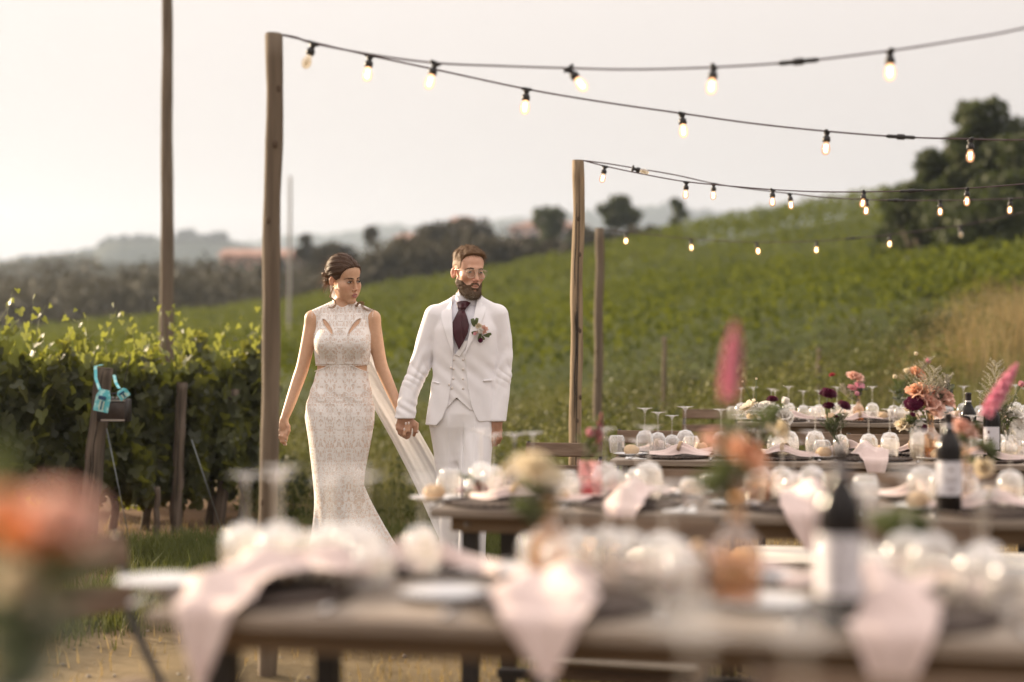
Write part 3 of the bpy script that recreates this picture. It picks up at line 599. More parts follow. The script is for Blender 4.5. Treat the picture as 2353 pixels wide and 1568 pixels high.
STR = [
 ('upper light string nearest the camera, rising to the right frame edge', 'uppermost string', 5.47, 4.65, 'n',
  [(640, 79), (680, 86), (720, 100), (850, 125), (1000, 145), (1150, 152), (1308, 157), (1450, 160), (1640, 155), (1835, 142), (2045, 117), (2200, 93), (2353, 65), (2700, -20)],
  [(720, 100, -20, 'o'), (1000, 145, -16, 'n'), (1308, 157, 38, 'n'), (1640, 154, -14, 'n'), (2045, 117, -3, 'n')], [(1835, 142)]),
 ('long light string falling from the nearest post to the tall tree', 'falling string', 5.49, 6.3, 'm',
  [(640, 79), (680, 88), (850, 128), (1000, 160), (1210, 205), (1380, 234), (1567, 261), (1730, 284), (1900, 302), (2070, 315), (2230, 320), (2353, 322), (2700, 315)],
  [(850, 128, -8, 'n'), (1210, 205, -4, 'n'), (1567, 261, 0, 'n'), (1900, 302, -3, 'm'), (2230, 320, 0, 'm')], [(2070, 315)]),
 ('front light string of the pair from the cracked post', 'front middle string', 8.74, 8.2, 'm',
  [(1340, 369), (1390, 382), (1480, 401), (1577, 418), (1690, 429), (1775, 436), (1880, 441), (1985, 441), (2095, 439), (2222, 433), (2353, 423), (2700, 390)],
  [(1390, 382, -12, 'm'), (1577, 418, -2, 'm'), (1775, 436, -10, 'm'), (1985, 441, -22, 'm'), (2222, 433, 0, 'm')], [(2095, 439)]),
 ('rear light string of the pair from the cracked post, dipping below the front one', 'rear middle string', 8.78, 9.8, 'f',
  [(1340, 369), (1400, 377), (1455, 386), (1550, 402), (1640, 422), (1720, 434), (1815, 445), (1900, 454), (1992, 459), (2060, 461), (2160, 461), (2260, 459), (2322, 457), (2353, 455), (2700, 435)],
  [(1455, 386, 75, 'o'), (1640, 422, 0, 'f'), (1815, 445, 0, 'f'), (1992, 459, -10, 'f'), (2160, 461, -4, 'f'), (2322, 457, 12, 'f')], [(2060, 461)]),
 ('lowest light string, hung from the short post behind the cracked one', 'lowest string', 12.8, 11.9, 'f',
  [(1381, 527), (1440, 534), (1588, 549), (1738, 557), (1877, 554), (1960, 548), (2045, 540), (2206, 518), (2353, 488), (2700, 400)],
  [(1440, 534, -6, 'f'), (1588, 549, 6, 'f'), (1738, 557, 12, 'f'), (1877, 554, -2, 'f'), (2045, 540, 5, 'f'), (2206, 518, 0, 'o')], [(1960, 548)])]
for lab, nm, d0, d1, kk, pts, bulbs, cons in STR:
    dep = lambda px: d0 + (d1 - d0) * (px - pts[0][0]) / (2353 - pts[0][0])
    xs, ysr = [p[0] for p in pts], [p[1] for p in pts]
    dense = []
    for i in range(len(pts) - 1):
        p0, p1, p2, p3 = pts[max(i - 1, 0)], pts[i], pts[i + 1], pts[min(i + 2, len(pts) - 1)]
        for t_ in np.linspace(0, 1, 6)[:-1]:
            f = lambda a, b, c_, e: .5 * (2 * b + (c_ - a) * t_ + (2 * a - 5 * b + 4 * c_ - e) * t_ ** 2 + (3 * b - a - 3 * c_ + e) * t_ ** 3)
            dense.append((f(p0[0], p1[0], p2[0], p3[0]), f(p0[1], p1[1], p2[1], p3[1])))
    dense.append(pts[-1]); w3 = [P(a, b, dep(a)) for a, b in dense]
    o = empty('light_string', w3[0]); tag(o, lab, 'string lights', 'light strings over the tables'); loc = [q - w3[0] for q in w3]
    MB().tube(loc, .0037, 8).build('cable', cable_m, o)
    for cx_, cy_ in cons:
        q = P(cx_, cy_, dep(cx_)) - w3[0]; i = min(range(len(loc)), key=lambda k: (loc[k] - q).length); tdir = (loc[min(i + 1, len(loc) - 1)] - loc[i - 1]).normalized()
        M = tdir.to_track_quat('Z', 'Y').to_matrix(); MB().lathe([(.005, -.07), (.0085, -.06), (.008, -.02), (.0125, -.015), (.0125, .015), (.008, .02), (.0085, .06), (.005, .07)], 10, loc[i], M).build('connector', sock_m, o)
    nlit = 0
    for i, (bx, by, tl, kd) in enumerate(bulbs):
        q = P(bx, by + 2, dep(bx)); b = empty('light_bulb', q)
        what = 'unlit bulb' if kd == 'o' else ('lit bulb' if kd != 'n' else 'bright lit bulb')
        side = ', twisted sideways' if abs(tl) > 30 else ''
        tag(b, f'{what} on the {nm}, {ord_(i)} from its post{side}', 'light bulb', 'bulbs on the light strings')
        b.rotation_euler = (R(6 * math.sin(i * 2.3)), R(-tl), .4 * i) if abs(tl) < 30 else (0, R(-tl), 0)
        s = .86; b.scale = (s, s, s)
        link('cable_clip', CLIP, b); link('socket', SOCK, b); g = link('glass_bulb', BULB[kd], b)
        for fme in FIL['off' if kd == 'o' else 'on']: link('filament', fme, g)
# ---------------------------------------------------------------- tables, chairs and place settings
TZ = .74; ROT = R(-12); RV = Vector((math.cos(ROT), math.sin(ROT), 0)); NV = Vector((-math.sin(ROT), math.cos(ROT), 0))
ROW = {0: Vector((-1.10, .72, 0)), 1: Vector((-.652, 2.52, 0)), 2: Vector((-.256, 4.39, 0)), 3: Vector((.442, 6.51, 0)), 4: Vector((1.43, 9.08, 0))}; ROWZ = {0: 0, 1: 0, 2: 0, 3: .02, 4: .10}
ROWN = {0: 'frontmost table', 1: 'nearest table', 2: 'second table', 3: 'third table', 4: 'farthest table'}
def rp(k, s, t, z=TZ): v = ROW[k] + RV * s + NV * t; v.z = z + ROWZ[k]; return v
def s_px(k, px, t):
    o = ROW[k] + NV * t; u = (px - CX) / FPX; return (u * o.y - o.x) / (RV.x - RV.y * u)
def rpx(k, px, t, z=TZ): return rp(k, s_px(k, px, t), t, z)
wood_m = mat('weathered_table_wood', (.20, .155, .12), .42, (.33, .27, .215), 3, bump=.35, bscale=22, stretch=(.7, 9, 9), spec=.3, objrand=.16)
edge_m = mat('brown_table_wood', (.15, .10, .062), .75, (.235, .165, .105), 4, bump=.3, bscale=22, stretch=(.7, 9, 9), spec=.3)
iron_m = mat('dark_iron', (.030, .026, .025), .5, metal=.4); bolt_m = mat('bolt', (.3, .29, .28), .4, metal=.9)
TL, TW = 2.0, .8
PL = []
for v in range(3): PL.append(MB().box((0, 0, 0), (TL - .004, TW / 5 - .005, .028), bev=.004).mesh('plank', wood_m, False))
def table(k, j, label):
    o = empty('table', rp(k, j * (TL + .012) + TL / 2, TW / 2, 0), ROT); tag(o, label, 'table', 'long wooden tables')
    for i in range(5): link('plank', PL[i % 3], o, (rnd.uniform(-.004, .004), -TW / 2 + (i + .5) * TW / 5, TZ - .014 + rnd.uniform(-.0015, .0015)), (0, 0, rnd.uniform(-.001, .001)))
    for sy in (-1, 1): MB().box((0, sy * (TW / 2 - .075), TZ - .0545), (TL - .16, .024, .048), bev=.003).build('apron', edge_m, o, smooth=False)
    for sx in (-1, 1):
        MB().box((sx * (TL / 2 - .06), 0, TZ - .0545), (.024, TW - .18, .048), bev=.003).build('end_rail', edge_m, o, smooth=False)
        for sy in (-1, 1):
            MB().box((sx * (TL / 2 - .105), sy * (TW / 2 - .115), (TZ - .03) / 2), (.05, .045, TZ - .03), bev=.004).build('leg', iron_m, o, smooth=False)
            MB().lathe([(.009, 0), (.009, .004), (.004, .007)], 10, (sx * (TL / 2 - .105), sy * (TW / 2 - .0625), TZ - .0545), Matrix.Rotation(sy * -math.pi / 2, 3, 'X')).build('bolt', bolt_m, o)
    MB().box((0, 0, .16), (TL - .26, .03, .03), bev=.004).build('stretcher', iron_m, o, smooth=False)
for k in (1, 2, 3, 4):
    table(k, 0, f'weathered plank table, left end of the {ROWN[k]} row')
    if k < 3: table(k, 1, f'weathered plank table carrying on the {ROWN[k]} row at the right frame edge')
table(0, 0, 'plank table below the picture edge carrying the blurred peach rose')
# chairs
slat_m = mat('chair_slat', (.125, .080, .052), .65, (.21, .145, .10), 5, bump=.2, bscale=30, stretch=(1, 8, 8), spec=.3, objrand=.15)
cush_m = mat('cushion_cloth', (.62, .57, .50), .9, (.70, .65, .58), 8, bump=.15, bscale=90)
def folding_chair():
    o = empty('folding_chair')
    for i in range(5): MB().box((0, -.16 + i * .08, .452), (.40, .062, .016), bev=.004).build('seat_slat', slat_m, o, smooth=False)
    M = Matrix.Rotation(R(-14), 3, 'X')
    for z, h in ((.745, .072), (.64, .055)): MB().box((0, .235 + (z - .7) * .28, z), (.40, .016, h), M, bev=.004).build('back_slat', slat_m, o, smooth=False)
    for sx in (-1, 1):
        MB().tube([(sx * .19, -.22, 0), (sx * .19, .06, .44), (sx * .19, .215, .60), (sx * .19, .262, .785)], .011, 6).build('back_upright', iron_m, o)
        MB().tube([(sx * .172, .23, 0), (sx * .172, -.02, .30), (sx * .172, -.17, .435)], .011, 6).build('cross_leg', iron_m, o)
        MB().box((sx * .185, 0, .438), (.014, .38, .016)).build('seat_rail', iron_m, o, smooth=False)
    MB().tube([(-.19, .15, .10), (.19, .15, .10)], .008, 6).build('stretcher', iron_m, o); MB().tube([(-.17, -.13, .15), (.17, -.13, .15)], .008, 6).build('stretcher', iron_m, o)
    return o
cb_ = MB(); nx_ = 9
for sgn in (1, -1):
    g = [[(-.195 + .39 * i / 8, -.19 + .38 * j / 8, sgn * .022 * (max(0, 1 - abs(i / 4 - 1) ** 4) * max(0, 1 - abs(j / 4 - 1) ** 4)) ** .5 + .022) for j in range(9)] for i in range(9)]
    cb_.add([q for row in g for q in row], [((i * 9 + j), (i + 1) * 9 + j, (i + 1) * 9 + j + 1, i * 9 + j + 1)[::sgn] for i in range(8) for j in range(8)])
CUSH = cb_.mesh('cushion', cush_m)
chair0 = folding_chair(); used = []
def chair(k, s, t, face, label, clabel=None):
    """face +1 looks away from the camera at its table, -1 looks back towards the camera"""
    o = chair0 if not used else copy_tree(chair0); used.append(o)
    rz = ROT + (math.pi if face > 0 else 0) + rnd.uniform(-.07, .07); p = rp(k, s, t, 0); p.z = float(gz(p.x, p.y))
    setp(o, p, rz); tag(o, label, 'chair', 'slatted folding chairs at the tables')
    if clabel:
        c = link('seat_cushion', CUSH); setp(c, (p.x, p.y, p.z + .4605), rz); tag(c, clabel, 'cushion', 'white cushions on the folding chairs')
# tableware prototypes
charger_m = mat('woven_placemat', (.040, .027, .022), .8, (.10, .07, .055), 60, bump=.8, bscale=120); china_m = mat('white_china', (.74, .73, .74), .12, spec=.6, coat=.3)
bread_m = mat('bread_crust', (.46, .30, .17), .7, (.58, .43, .27), 18, bump=.2, bscale=60); steel_m = mat('cutlery_steel', (.55, .53, .52), .18, metal=1.0)
linen_m = mat('pink_linen', (.64, .50, .465), .9, (.70, .565, .525), 9, bump=.15, bscale=160, sheen=.2); ring_m = mat('raffia_tie', (.42, .29, .18), .9, (.55, .40, .26), 30)
clear_m = glass('clear_glass', (.99, .985, .98), .20, (.97, .94, .92), base=.09, edge=.95, rough=.06); stem_glass = glass('stem_glass', (.99, .985, .98), .05, (.97, .94, .92), base=.05, edge=.7); paper_m = mat('menu_card', (.70, .68, .65), .9)
def charger_():
    o = empty('placemat'); MB().lathe([(0, 0), (.155, 0), (.165, .003), (.16, .008), (.1, .007), (0, .006)], 32, cap=False).build('mat_disc', charger_m, o)
    rb = MB()
    for i in range(40):
        a = i * math.tau / 40; rb.blob((.163 * math.cos(a), .163 * math.sin(a), .008), (.016, .008, .006), 6, 4, Matrix.Rotation(a + 1.1, 3, 'Z'))
    rb.build('woven_rim', charger_m, o); return o
def plate_(): return MB().lathe([(0, .004), (.045, .004), (.05, 0), (.054, .002), (.082, .013), (.085, .0145), (.081, .0155), (.052, .0065), (0, .0065)], 32, cap=False).build('bread_plate', china_m)
def roll_():
    b = MB().blob((0, 0, .022), (.038, .036, .027), 18, 11)
    for i, v in enumerate(b.v):
        x, y, z = v; f = 1 + .07 * math.sin(x * 70 + 1) * math.cos(y * 60); c = .008 * math.exp(-(y / .008) ** 2) if z > .03 else 0
        b.v[i] = (x * f, y * f, max(0, z * f - c))
    return b.build('bread_roll', bread_m)
def wine_(h=.205, r=.041):
    o = empty('wine_glass'); b = h * .52
    MB().lathe([(r * .80, 0), (r * .90, b * .2), (r, b * .5), (r * .93, b * .75), (r * .6, b * .95), (.006, b)], 22, cap=False).build('bowl', clear_m, o)
    MB().lathe([(.006, b), (.0038, b + .012), (.0036, h - .03), (.006, h - .014), (.014, h - .006)], 10, cap=False).build('stem', stem_glass, o)
    MB().lathe([(.014, h - .006), (.036, h - .0015), (.037, h), (0, h)], 24, cap=False).build('foot', stem_glass, o); return o
def tumbler_():
    o = empty('tumbler'); MB().lathe([(.034, 0), (.038, .02), (.040, .05), (.039, .072), (.034, .082)], 22, cap=False).build('wall', clear_m, o)
    MB().lathe([(.034, .082), (.028, .087), (0, .084)], 22, cap=False).build('base', clear_m, o)
    rb = MB()
    for i in range(14):
        a = i * math.tau / 14; rb.tube([(.0355 * math.cos(a), .0355 * math.sin(a), .006), (.0402 * math.cos(a), .0402 * math.sin(a), .04), (.0395 * math.cos(a), .0395 * math.sin(a), .068)], .0012, 4)
    rb.build('ribs', clear_m, o); return o
def fork_():
    o = empty('fork'); MB().tube([(0, -.09, .002), (0, -.02, .003), (0, .03, .005)], [.0065, .004, .005], 6).build('handle', steel_m, o); MB().box((0, .042, .0045), (.022, .024, .002)).build('neck', steel_m, o, smooth=False)
    for i in range(4): MB().box((-.0085 + .0057 * i, .073, .0045), (.0026, .04, .002)).build('tine', steel_m, o, smooth=False)
    return o
def knife_():
    o = empty('knife'); MB().tube([(0, -.09, .003), (0, 0, .003)], [.006, .005], 6).build('handle', steel_m, o); MB().box((0, .055, .003), (.017, .11, .0018)).build('blade', steel_m, o, smooth=False); return o
def sheet(name, G, m, th=.0022):
    """closed thin cloth from a grid of points"""
    G = np.asarray(G, float); a, b = G.shape[:2]; du = np.gradient(G, axis=0); dv = np.gradient(G, axis=1); n = np.cross(du, dv); n /= np.linalg.norm(n, axis=2, keepdims=True) + 1e-9
    V = np.concatenate([(G + n * th / 2).reshape(-1, 3), (G - n * th / 2).reshape(-1, 3)]); i, j = np.meshgrid(np.arange(a - 1), np.arange(b - 1), indexing='ij'); q = i * b + j
    F1 = np.stack([q, q + b, q + b + 1, q + 1], -1).reshape(-1, 4); F2 = F1[:, ::-1] + a * b
    rim = np.concatenate([np.arange(b), np.arange(1, a) * b + b - 1, (a - 1) * b + np.arange(b - 2, -1, -1), np.arange(a - 2, 0, -1) * b]); nx2 = np.roll(rim, -1)
    F3 = np.stack([rim, nx2, nx2 + a * b, rim + a * b], -1)[:, ::-1]
    return np_mesh(name, V, np.concatenate([F1, F2, F3]), m, True)
def napkin_mesh(seed, hang, w0=.10, w1=.095):
    """folded napkin lying from the placemat over the table edge; local y = 0 is the table edge, -y outwards"""
    r = np.random.RandomState(seed); G = []; nu, nv = 15, 26; ph = r.rand() * 6; sk = r.normal(0, .25)
    for i in range(nu):
        u = i / (nu - 1) * 2 - 1; row = []
        for j in range(nv):
            v = j / (nv - 1); ln = v * (.34 + hang)
            w = w0 * (.55 + .6 * math.sin(min(1, v * 1.6) * 1.9)) if ln < .2 else None
            tw = max(0.04, 1 - max(0, (ln - .34 + .02)) / (hang + .02)) if ln > .32 else 1
            wid = (w0 * (.62 + .38 * abs(math.cos(v * 5 + ph))) if ln <= .29 else (w1 + .02) * tw ** .8)
            fold = .013 * math.sin(u * 4.2 + ph + v * 2.2) * (1.0 if ln < .3 else .7) + .016 * (1 - u * u) * (1 if ln < .3 else .2) + .02 * math.exp(-((ln - .1) / .05) ** 2) * (1 - u * u)
            x = u * wid + sk * (ln - .15) * .35
            if ln < .34: y, z = .34 - ln, .012 + .010 * (ln < .3) + fold + .008
            else: y, z = -.012 - fold * .8 - .01 * math.sin((ln - .34) * 9), .006 - (ln - .34)
            if .30 < ln < .37: z = min(z, .012 + fold * .3); 
            row.append((x, y, max(z, .003) if ln < .33 else z))
        G.append(row)
    return sheet('cloth', G, linen_m)
NAPH = [napkin_mesh(i, h, .080, .046) for i, h in ((1, .10), (2, .14), (3, .11), (4, .12))]; NAPF = [napkin_mesh(i, .02, .075, .06) for i in ()]
def bow_mesh(seed):
    """napkin gathered by its tie and fanning out to both sides"""
    r = np.random.RandomState(seed); G = []; ph, ph2, bend, a1, a2 = r.rand() * 6, r.rand() * 6, r.normal(0, .05), .15 + .05 * r.rand(), .12 + .06 * r.rand()
    for i in range(21):
        u = i / 20 * 2 - 1; row = []
        for j in range(34):
            v = j / 33 * 2 - 1; w_ = .022 + .060 * abs(v) ** .8; ln = v * (a1 if v > 0 else a2)
            z = .014 + .034 * math.exp(-((v - .12) / .38) ** 2) * (1 - .55 * u * u) + (.010 * math.sin(u * 6.5 + ph + v * 2) + .006 * math.sin(u * 13 + ph2)) * (.5 + .5 * math.exp(-(v / .6) ** 2)) * (1 - .5 * abs(v)) - .006 * u * u
            row.append((ln + .012 * math.sin(u * 3 + ph), u * w_ + bend * v * v * 1.5 + .14, max(.003, z)))
        G.append(row)
    return sheet('cloth', G, linen_m)
NAPF = [bow_mesh(i) for i in (5, 6, 7, 8)]
knot = MB()
for i in range(3): knot.tube([(.032 * math.cos(a) + .003 * i, .006 * i - .006 + .004 * math.sin(a * 2), .03 + .024 * math.sin(a)) for a in np.linspace(-.6, 3.7, 14)], .003, 5)
KNOT = knot.mesh('raffia_tie', ring_m)
PROTO = {}
def put(kind, maker, loc, rz, label, cat, group, scale=1.0):
    if kind not in PROTO: PROTO[kind] = o = maker()
    else: o = copy_tree(PROTO[kind])
    setp(o, loc, rz); o.scale = (scale, scale, scale); tag(o, label, cat, group); return o
def napkin(me, loc, rz, label):
    o = empty('napkin', loc, rz); tag(o, label, 'napkin', 'pink linen napkins on the tables'); link('cloth', me, o); link('raffia_tie', KNOT, o, (0, .235, 0) if me in NAPH else (.01, .14, .008), (0, 0, 0 if me in NAPH else 1.57)); return o
SEATS = {(1, 'near'): [490, 1240, 2070], (1, 'far'): [560, 1000, 1530, 2160], (2, 'near'): [1070, 1420, 1830, 2290], (2, 'far'): [1180, 1480, 1790, 2130],
         (3, 'near'): [1535, 1780, 2010, 2270], (3, 'far'): [1500, 1700, 1915, 2130, 2340], (4, 'near'): [1790, 1990, 2190, 2400], (4, 'far'): [1765, 1950, 2150, 2330]}
gl_no = {1: 3, 2: 2, 3: 2, 4: 3}
for (k, side), pxs in SEATS.items():
    for i, px in enumerate(pxs):
        f = 1 if side == 'near' else -1; t0 = .0 if f > 0 else TW; T = lambda q: t0 + f * q; s0 = s_px(k, px, t0); rz = ROT + (0 if f > 0 else math.pi); w_ = f'{ord_(i)} {side} seat of the {ROWN[k]}'; j = lambda a: rnd.uniform(-a, a); br = k > 1
        if s0 < .12: s0 = .17
        put('placemat', charger_, rp(k, s0, T(.19), TZ + .001), rz, f'round dark woven placemat at the {w_}', 'placemat', 'dark woven placemats')
        hg = (k, side, i) in ((1, 'near', 0), (1, 'near', 1), (1, 'near', 2), (2, 'near', 1), (2, 'near', 2), (3, 'near', 2))
        nk = napkin((NAPH if hg else NAPF)[(i + k) % 4], rp(k, s0 + j(.02), T(.0 if hg else .05 + .05 * rnd.random()), TZ + .008), rz + j(.12 if hg else .5), ('pink linen napkin hanging over the edge at the ' if hg else 'tied pink linen napkin lying across the ') + w_); nk.scale = (rnd.choice((-1, 1)) * rnd.uniform(.9, 1.2), rnd.uniform(.9, 1.08), rnd.uniform(.9, 1.25))
        if k == 1 and side == 'near' and i == 0: pass
        pp = rp(k, s0 - f * .21 + j(.02), T(.24 + j(.03)), TZ + .001)
        put('bread_plate', plate_, pp, rz, f'small white bread plate beside the {w_}', 'plate', 'white bread plates')
        if br: put('bread_roll', roll_, pp + Vector((j(.015), j(.015), .0065)), j(3), f'round golden bread roll on the plate of the {w_}', 'bread roll', 'bread rolls on small plates')
        put('fork', fork_, rp(k, s0 - f * .175, T(.12), TZ + .001), rz + j(.08), f'steel fork beside the placemat at the {w_}', 'fork', 'forks at the place settings')
        put('knife', knife_, rp(k, s0 + f * .19, T(.12), TZ + .001), rz + j(.08), f'steel knife beside the placemat at the {w_}', 'knife', 'knives at the place settings')
        for g in range(gl_no[k]):
            put('wine_glass', wine_, rp(k, s0 + f * (-.03 + .10 * g) + j(.03), T(.345 + .05 * (g % 2) + j(.025)) , TZ + .001), j(3), f'upturned wine glass, {ord_(g)} of those set at the {w_}', 'wine glass', 'upturned wine glasses', 1.0 + .12 * (g % 2) + j(.06))
        put('tumbler', tumbler_, rp(k, s0 + f * .215 + j(.02), T(.28 + j(.03)), TZ + .001), j(3), f'upturned ribbed water tumbler at the {w_}', 'tumbler', 'upturned water tumblers')
CH = {(1, 'far'): [1430, 2085], (2, 'far'): [1560, 1790, 2060, 2320], (3, 'far'): [1487, 1830, 2040, 2290], (4, 'far'): [1620, 2020, 2260]}
for (k, side), pxs in CH.items():
    for i, px in enumerate(pxs):
        w_ = f'behind the {ROWN[k]}, {ord_(i)} from the left'
        chair(k, s_px(k, px, TW + .27), TW + .27 + rnd.uniform(-.04, .06), -1, 'brown slatted folding chair ' + w_, ('white cushion on the chair ' + w_) if k < 4 else None)
chair(3, s_px(3, 1275, .55), .55, -1, 'brown slatted folding chair standing alone left of the third table', None)
chair(1, -.30, .43, -1, 'dark folding chair at the left corner of the nearest table', None); used[-1].rotation_euler[2] += R(58)
chair(0, s_px(0, 2130, TW + .30), TW + .30, -1, 'very blurred brown chair top along the lower right edge', None)
napkin(NAPH[1], rp(1, .0, .30, TZ + .008), ROT - math.pi / 2, 'pale linen napkin hanging off the left end of the nearest table')
# menu cards
mc = MB().box((0, 0, 0), (.10, .21, .0015)).mesh('menu_card', paper_m, False)
for i, (k, px, t) in enumerate([(3, 1462, .14), (3, 1990, .13), (2, 1560, .12)]):
    tag(link('menu_card', mc, None, rpx(k, px, t, TZ + .0018), (0, 0, ROT + .1)), f'flat white menu card lying at the front edge of the {ROWN[k]}' + (', near its middle' if i == 1 else ''), 'menu card')
# wine bottles
bot_m = mat('dark_bottle_glass', (.012, .009, .008), .16, spec=.28); caps_m = mat('bottle_capsule', (.018, .014, .016), .4); lab_m = mat('bottle_label', (.66, .64, .68), .7); ink_m = mat('label_print', (.16, .10, .10), .7)
def bottle_():
    o = empty('wine_bottle'); MB().lathe([(0, .004), (.03, 0), (.036, .004), (.0372, .012), (.0372, .185), (.035, .205), (.024, .228), (.0155, .245), (.014, .262)], 28, cap=False).build('body', bot_m, o)
    MB().lathe([(.0142, .245), (.0146, .262), (.0146, .292), (.0152, .293), (.0152, .299), (.0135, .301), (0, .301)], 20, cap=False).build('capsule', caps_m, o)
    MB().lathe([(.0149, .256), (.0149, .263)], 20, cap=False).build('neck_band', lab_m, o)
    lb = MB(); n = 14; vs, fs = [], []
    for i in range(n + 1):
        a = -math.pi / 2 + (i / n - .5) * 2.7
        for z in (.055, .155): vs.append((.0376 * math.cos(a), .0376 * math.sin(a), z))
    for i in range(n): fs.append((2 * i, 2 * i + 2, 2 * i + 3, 2 * i + 1))
    l = lb.add(vs, fs).build('label', lab_m, o)
    pr = MB()
    for z, h, wv in ((.125, .012, .12), (.104, .004, .55), (.095, .004, .42), (.075, .003, .35), (.068, .003, .3)):
        vs = []
        for a in (-wv, -wv / 3, wv / 3, wv):
            for zz in (z, z + h): vs.append((.0379 * math.cos(a - math.pi / 2), .0379 * math.sin(a - math.pi / 2), zz))
        pr.add(vs, [(2 * i, 2 * i + 2, 2 * i + 3, 2 * i + 1) for i in range(3)])
    pr.build('print', ink_m, l); return o
put('wine_glass', wine_, rpx(0, 1598, .66, TZ + .001), 0, 'very blurred upturned glass at the bottom edge, left of a pair', 'wine glass', 'upturned wine glasses', 1.1)
put('wine_glass', wine_, rpx(0, 1832, .66, TZ + .001), 0, 'very blurred upturned glass at the bottom edge, right of a pair', 'wine glass', 'upturned wine glasses', 1.1)
for k, px, t, rz, lab in [(1, 1928, .06, -.35, 'dark wine bottle at the front edge of the nearest table, most blurred'), (2, 2178, .16, -.1, 'dark wine bottle with a white label on the second table'),
                          (3, 2278, .2, -.7, 'dark wine bottle with its label turned left, behind the pink gladiolus'), (3, 2224, .62, 1.2, 'dark wine bottle with a pale neck band beside the blush roses'),
                          (4, 2176, .45, .2, 'farthest wine bottle, seen behind grey green leaves')]:
    put('wine_bottle', bottle_, rpx(k, px, t, TZ + .001), rz, lab, 'wine bottle', 'wine bottles on the tables')
# ---------------------------------------------------------------- vases and flowers
amber_m = glass('amber_glass', (.90, .73, .56), .16, (.60, .41, .27), base=.08, edge=.7); pinkg_m = glass('pink_glass', (.96, .66, .68), .25, (.85, .45, .5), base=.08, edge=.7)
water_m = glass('vase_water', (.93, .90, .84), .12, (.8, .75, .65), base=.05, edge=.4)
def vase_(kind):
    o = empty('vase')
    if kind == 'amber':
        MB().lathe([(.028, 0), (.034, .004), (.037, .03), (.038, .085), (.033, .105), (.018, .122), (.014, .135), (.0135, .19), (.017, .2), (.0155, .2), (.012, .19)], 24, cap=False).build('body', amber_m, o)
        rb = MB()
        for i in range(18):
            a = i * math.tau / 18; rb.tube([(r_ * math.cos(a), r_ * math.sin(a), z) for r_, z in ((.0345, .006), (.0375, .03), (.0385, .085), (.0335, .105))], .0012, 4)
        rb.build('ribs', amber_m, o); MB().lathe([(0, .004), (.033, .005), (.036, .05), (0, .05)], 20, cap=False).build('water', amber_m, o)
    elif kind == 'round':
        MB().lathe([(.02, 0), (.036, .008), (.045, .035), (.042, .06), (.026, .085), (.015, .1), (.0145, .12), (.02, .135)], 24, cap=False).build('body', clear_m, o)
        MB().lathe([(0, .004), (.034, .009), (.0435, .035), (.043, .045), (0, .045)], 20, cap=False).build('water', water_m, o)
    elif kind == 'tall':
        MB().lathe([(.03, 0), (.031, .01), (.031, .13), (.026, .15), (.025, .18)], 22, cap=False).build('body', clear_m, o)
        rb = MB()
        for i in range(14):
            a = i * math.tau / 14; rb.tube([(.0315 * math.cos(a), .0315 * math.sin(a), z) for z in (.008, .13)], .0014, 4)
        rb.build('ribs', clear_m, o); MB().lathe([(0, .004), (.029, .005), (.029, .07), (0, .07)], 20, cap=False).build('water', water_m, o)
    elif kind == 'pink':
        MB().lathe([(.03, 0), (.038, .01), (.040, .06), (.038, .11), (.040, .125)], 24, cap=False).build('body', pinkg_m, o); MB().lathe([(0, .004), (.036, .01), (.037, .05), (0, .05)], 20, cap=False).build('water', pinkg_m, o)
    else:
        MB().lathe([(.018, 0), (.026, .006), (.028, .03), (.022, .05), (.012, .066), (.011, .085), (.015, .092)], 20, cap=False).build('body', clear_m, o); MB().lathe([(0, .003), (.025, .007), (.027, .03), (0, .03)], 18, cap=False).build('water', water_m, o)
    return o
def petal(w, h, cup, curl, nu=5, nv=5):
    G = []
    for i in range(nu):
        u = i / (nu - 1) * 2 - 1; row = []
        for j in range(nv):
            v = j / (nv - 1); ww = w * (math.sin(min(1, v * .92 + .08) * 2.3)) ** .8
            row.append((u * ww, -cup * u * u * w - curl * max(0, v - .6) ** 2 * 6 * h, v * h))
        G.append(row)
    return np.array(G)
def fm(name, c, c2=None, tl=.3): return mat(name, c, .6, c2 or tuple(min(1, x * 1.15) for x in c), 40, trans=tuple(min(1, x * 1.1) for x in c), transl=tl, spec=.2)
F_ = {'peach': fm('peach_petals', (.76, .42, .26), (.82, .54, .39)), 'blush': fm('blush_petals', (.74, .46, .37), (.8, .56, .47)), 'cream': fm('cream_petals', (.74, .64, .46), (.8, .72, .58)), 'white': fm('white_petals', (.78, .75, .70)),
      'pink': fm('pink_petals', (.78, .31, .43), (.84, .52, .60)), 'rose': fm('rose_pink_petals', (.68, .28, .33), (.75, .42, .45)), 'wine': fm('wine_petals', (.085, .008, .030), (.15, .02, .06), .2), 'red': fm('red_petals', (.33, .03, .05), (.45, .06, .07), .2), 'orange': fm('orange_petals', (.74, .22, .055), (.78, .36, .14))}
fgreen = mat('flower_stem', (.07, .095, .03), .6, trans=(.16, .2, .05), transl=.2); fleaf = mat('flower_leaf', (.065, .085, .035), .55, (.11, .13, .06), 20, trans=(.16, .2, .05), transl=.3); euca = mat('eucalyptus_leaf', (.12, .15, .115), .6, (.19, .21, .17), 15, trans=(.2, .24, .14), transl=.2); sprig_m = mat('pale_sprig', (.36, .33, .24), .8, (.5, .46, .36), 30, transl=.2)
def add_grid(mb, G, M, c):
    a, b = G.shape[:2]; mb.add([M @ Vector(p) + c for p in G.reshape(-1, 3)], [(i * b + j, (i + 1) * b + j, (i + 1) * b + j + 1, i * b + j + 1) for i in range(a - 1) for j in range(b - 1)])
BL = {}
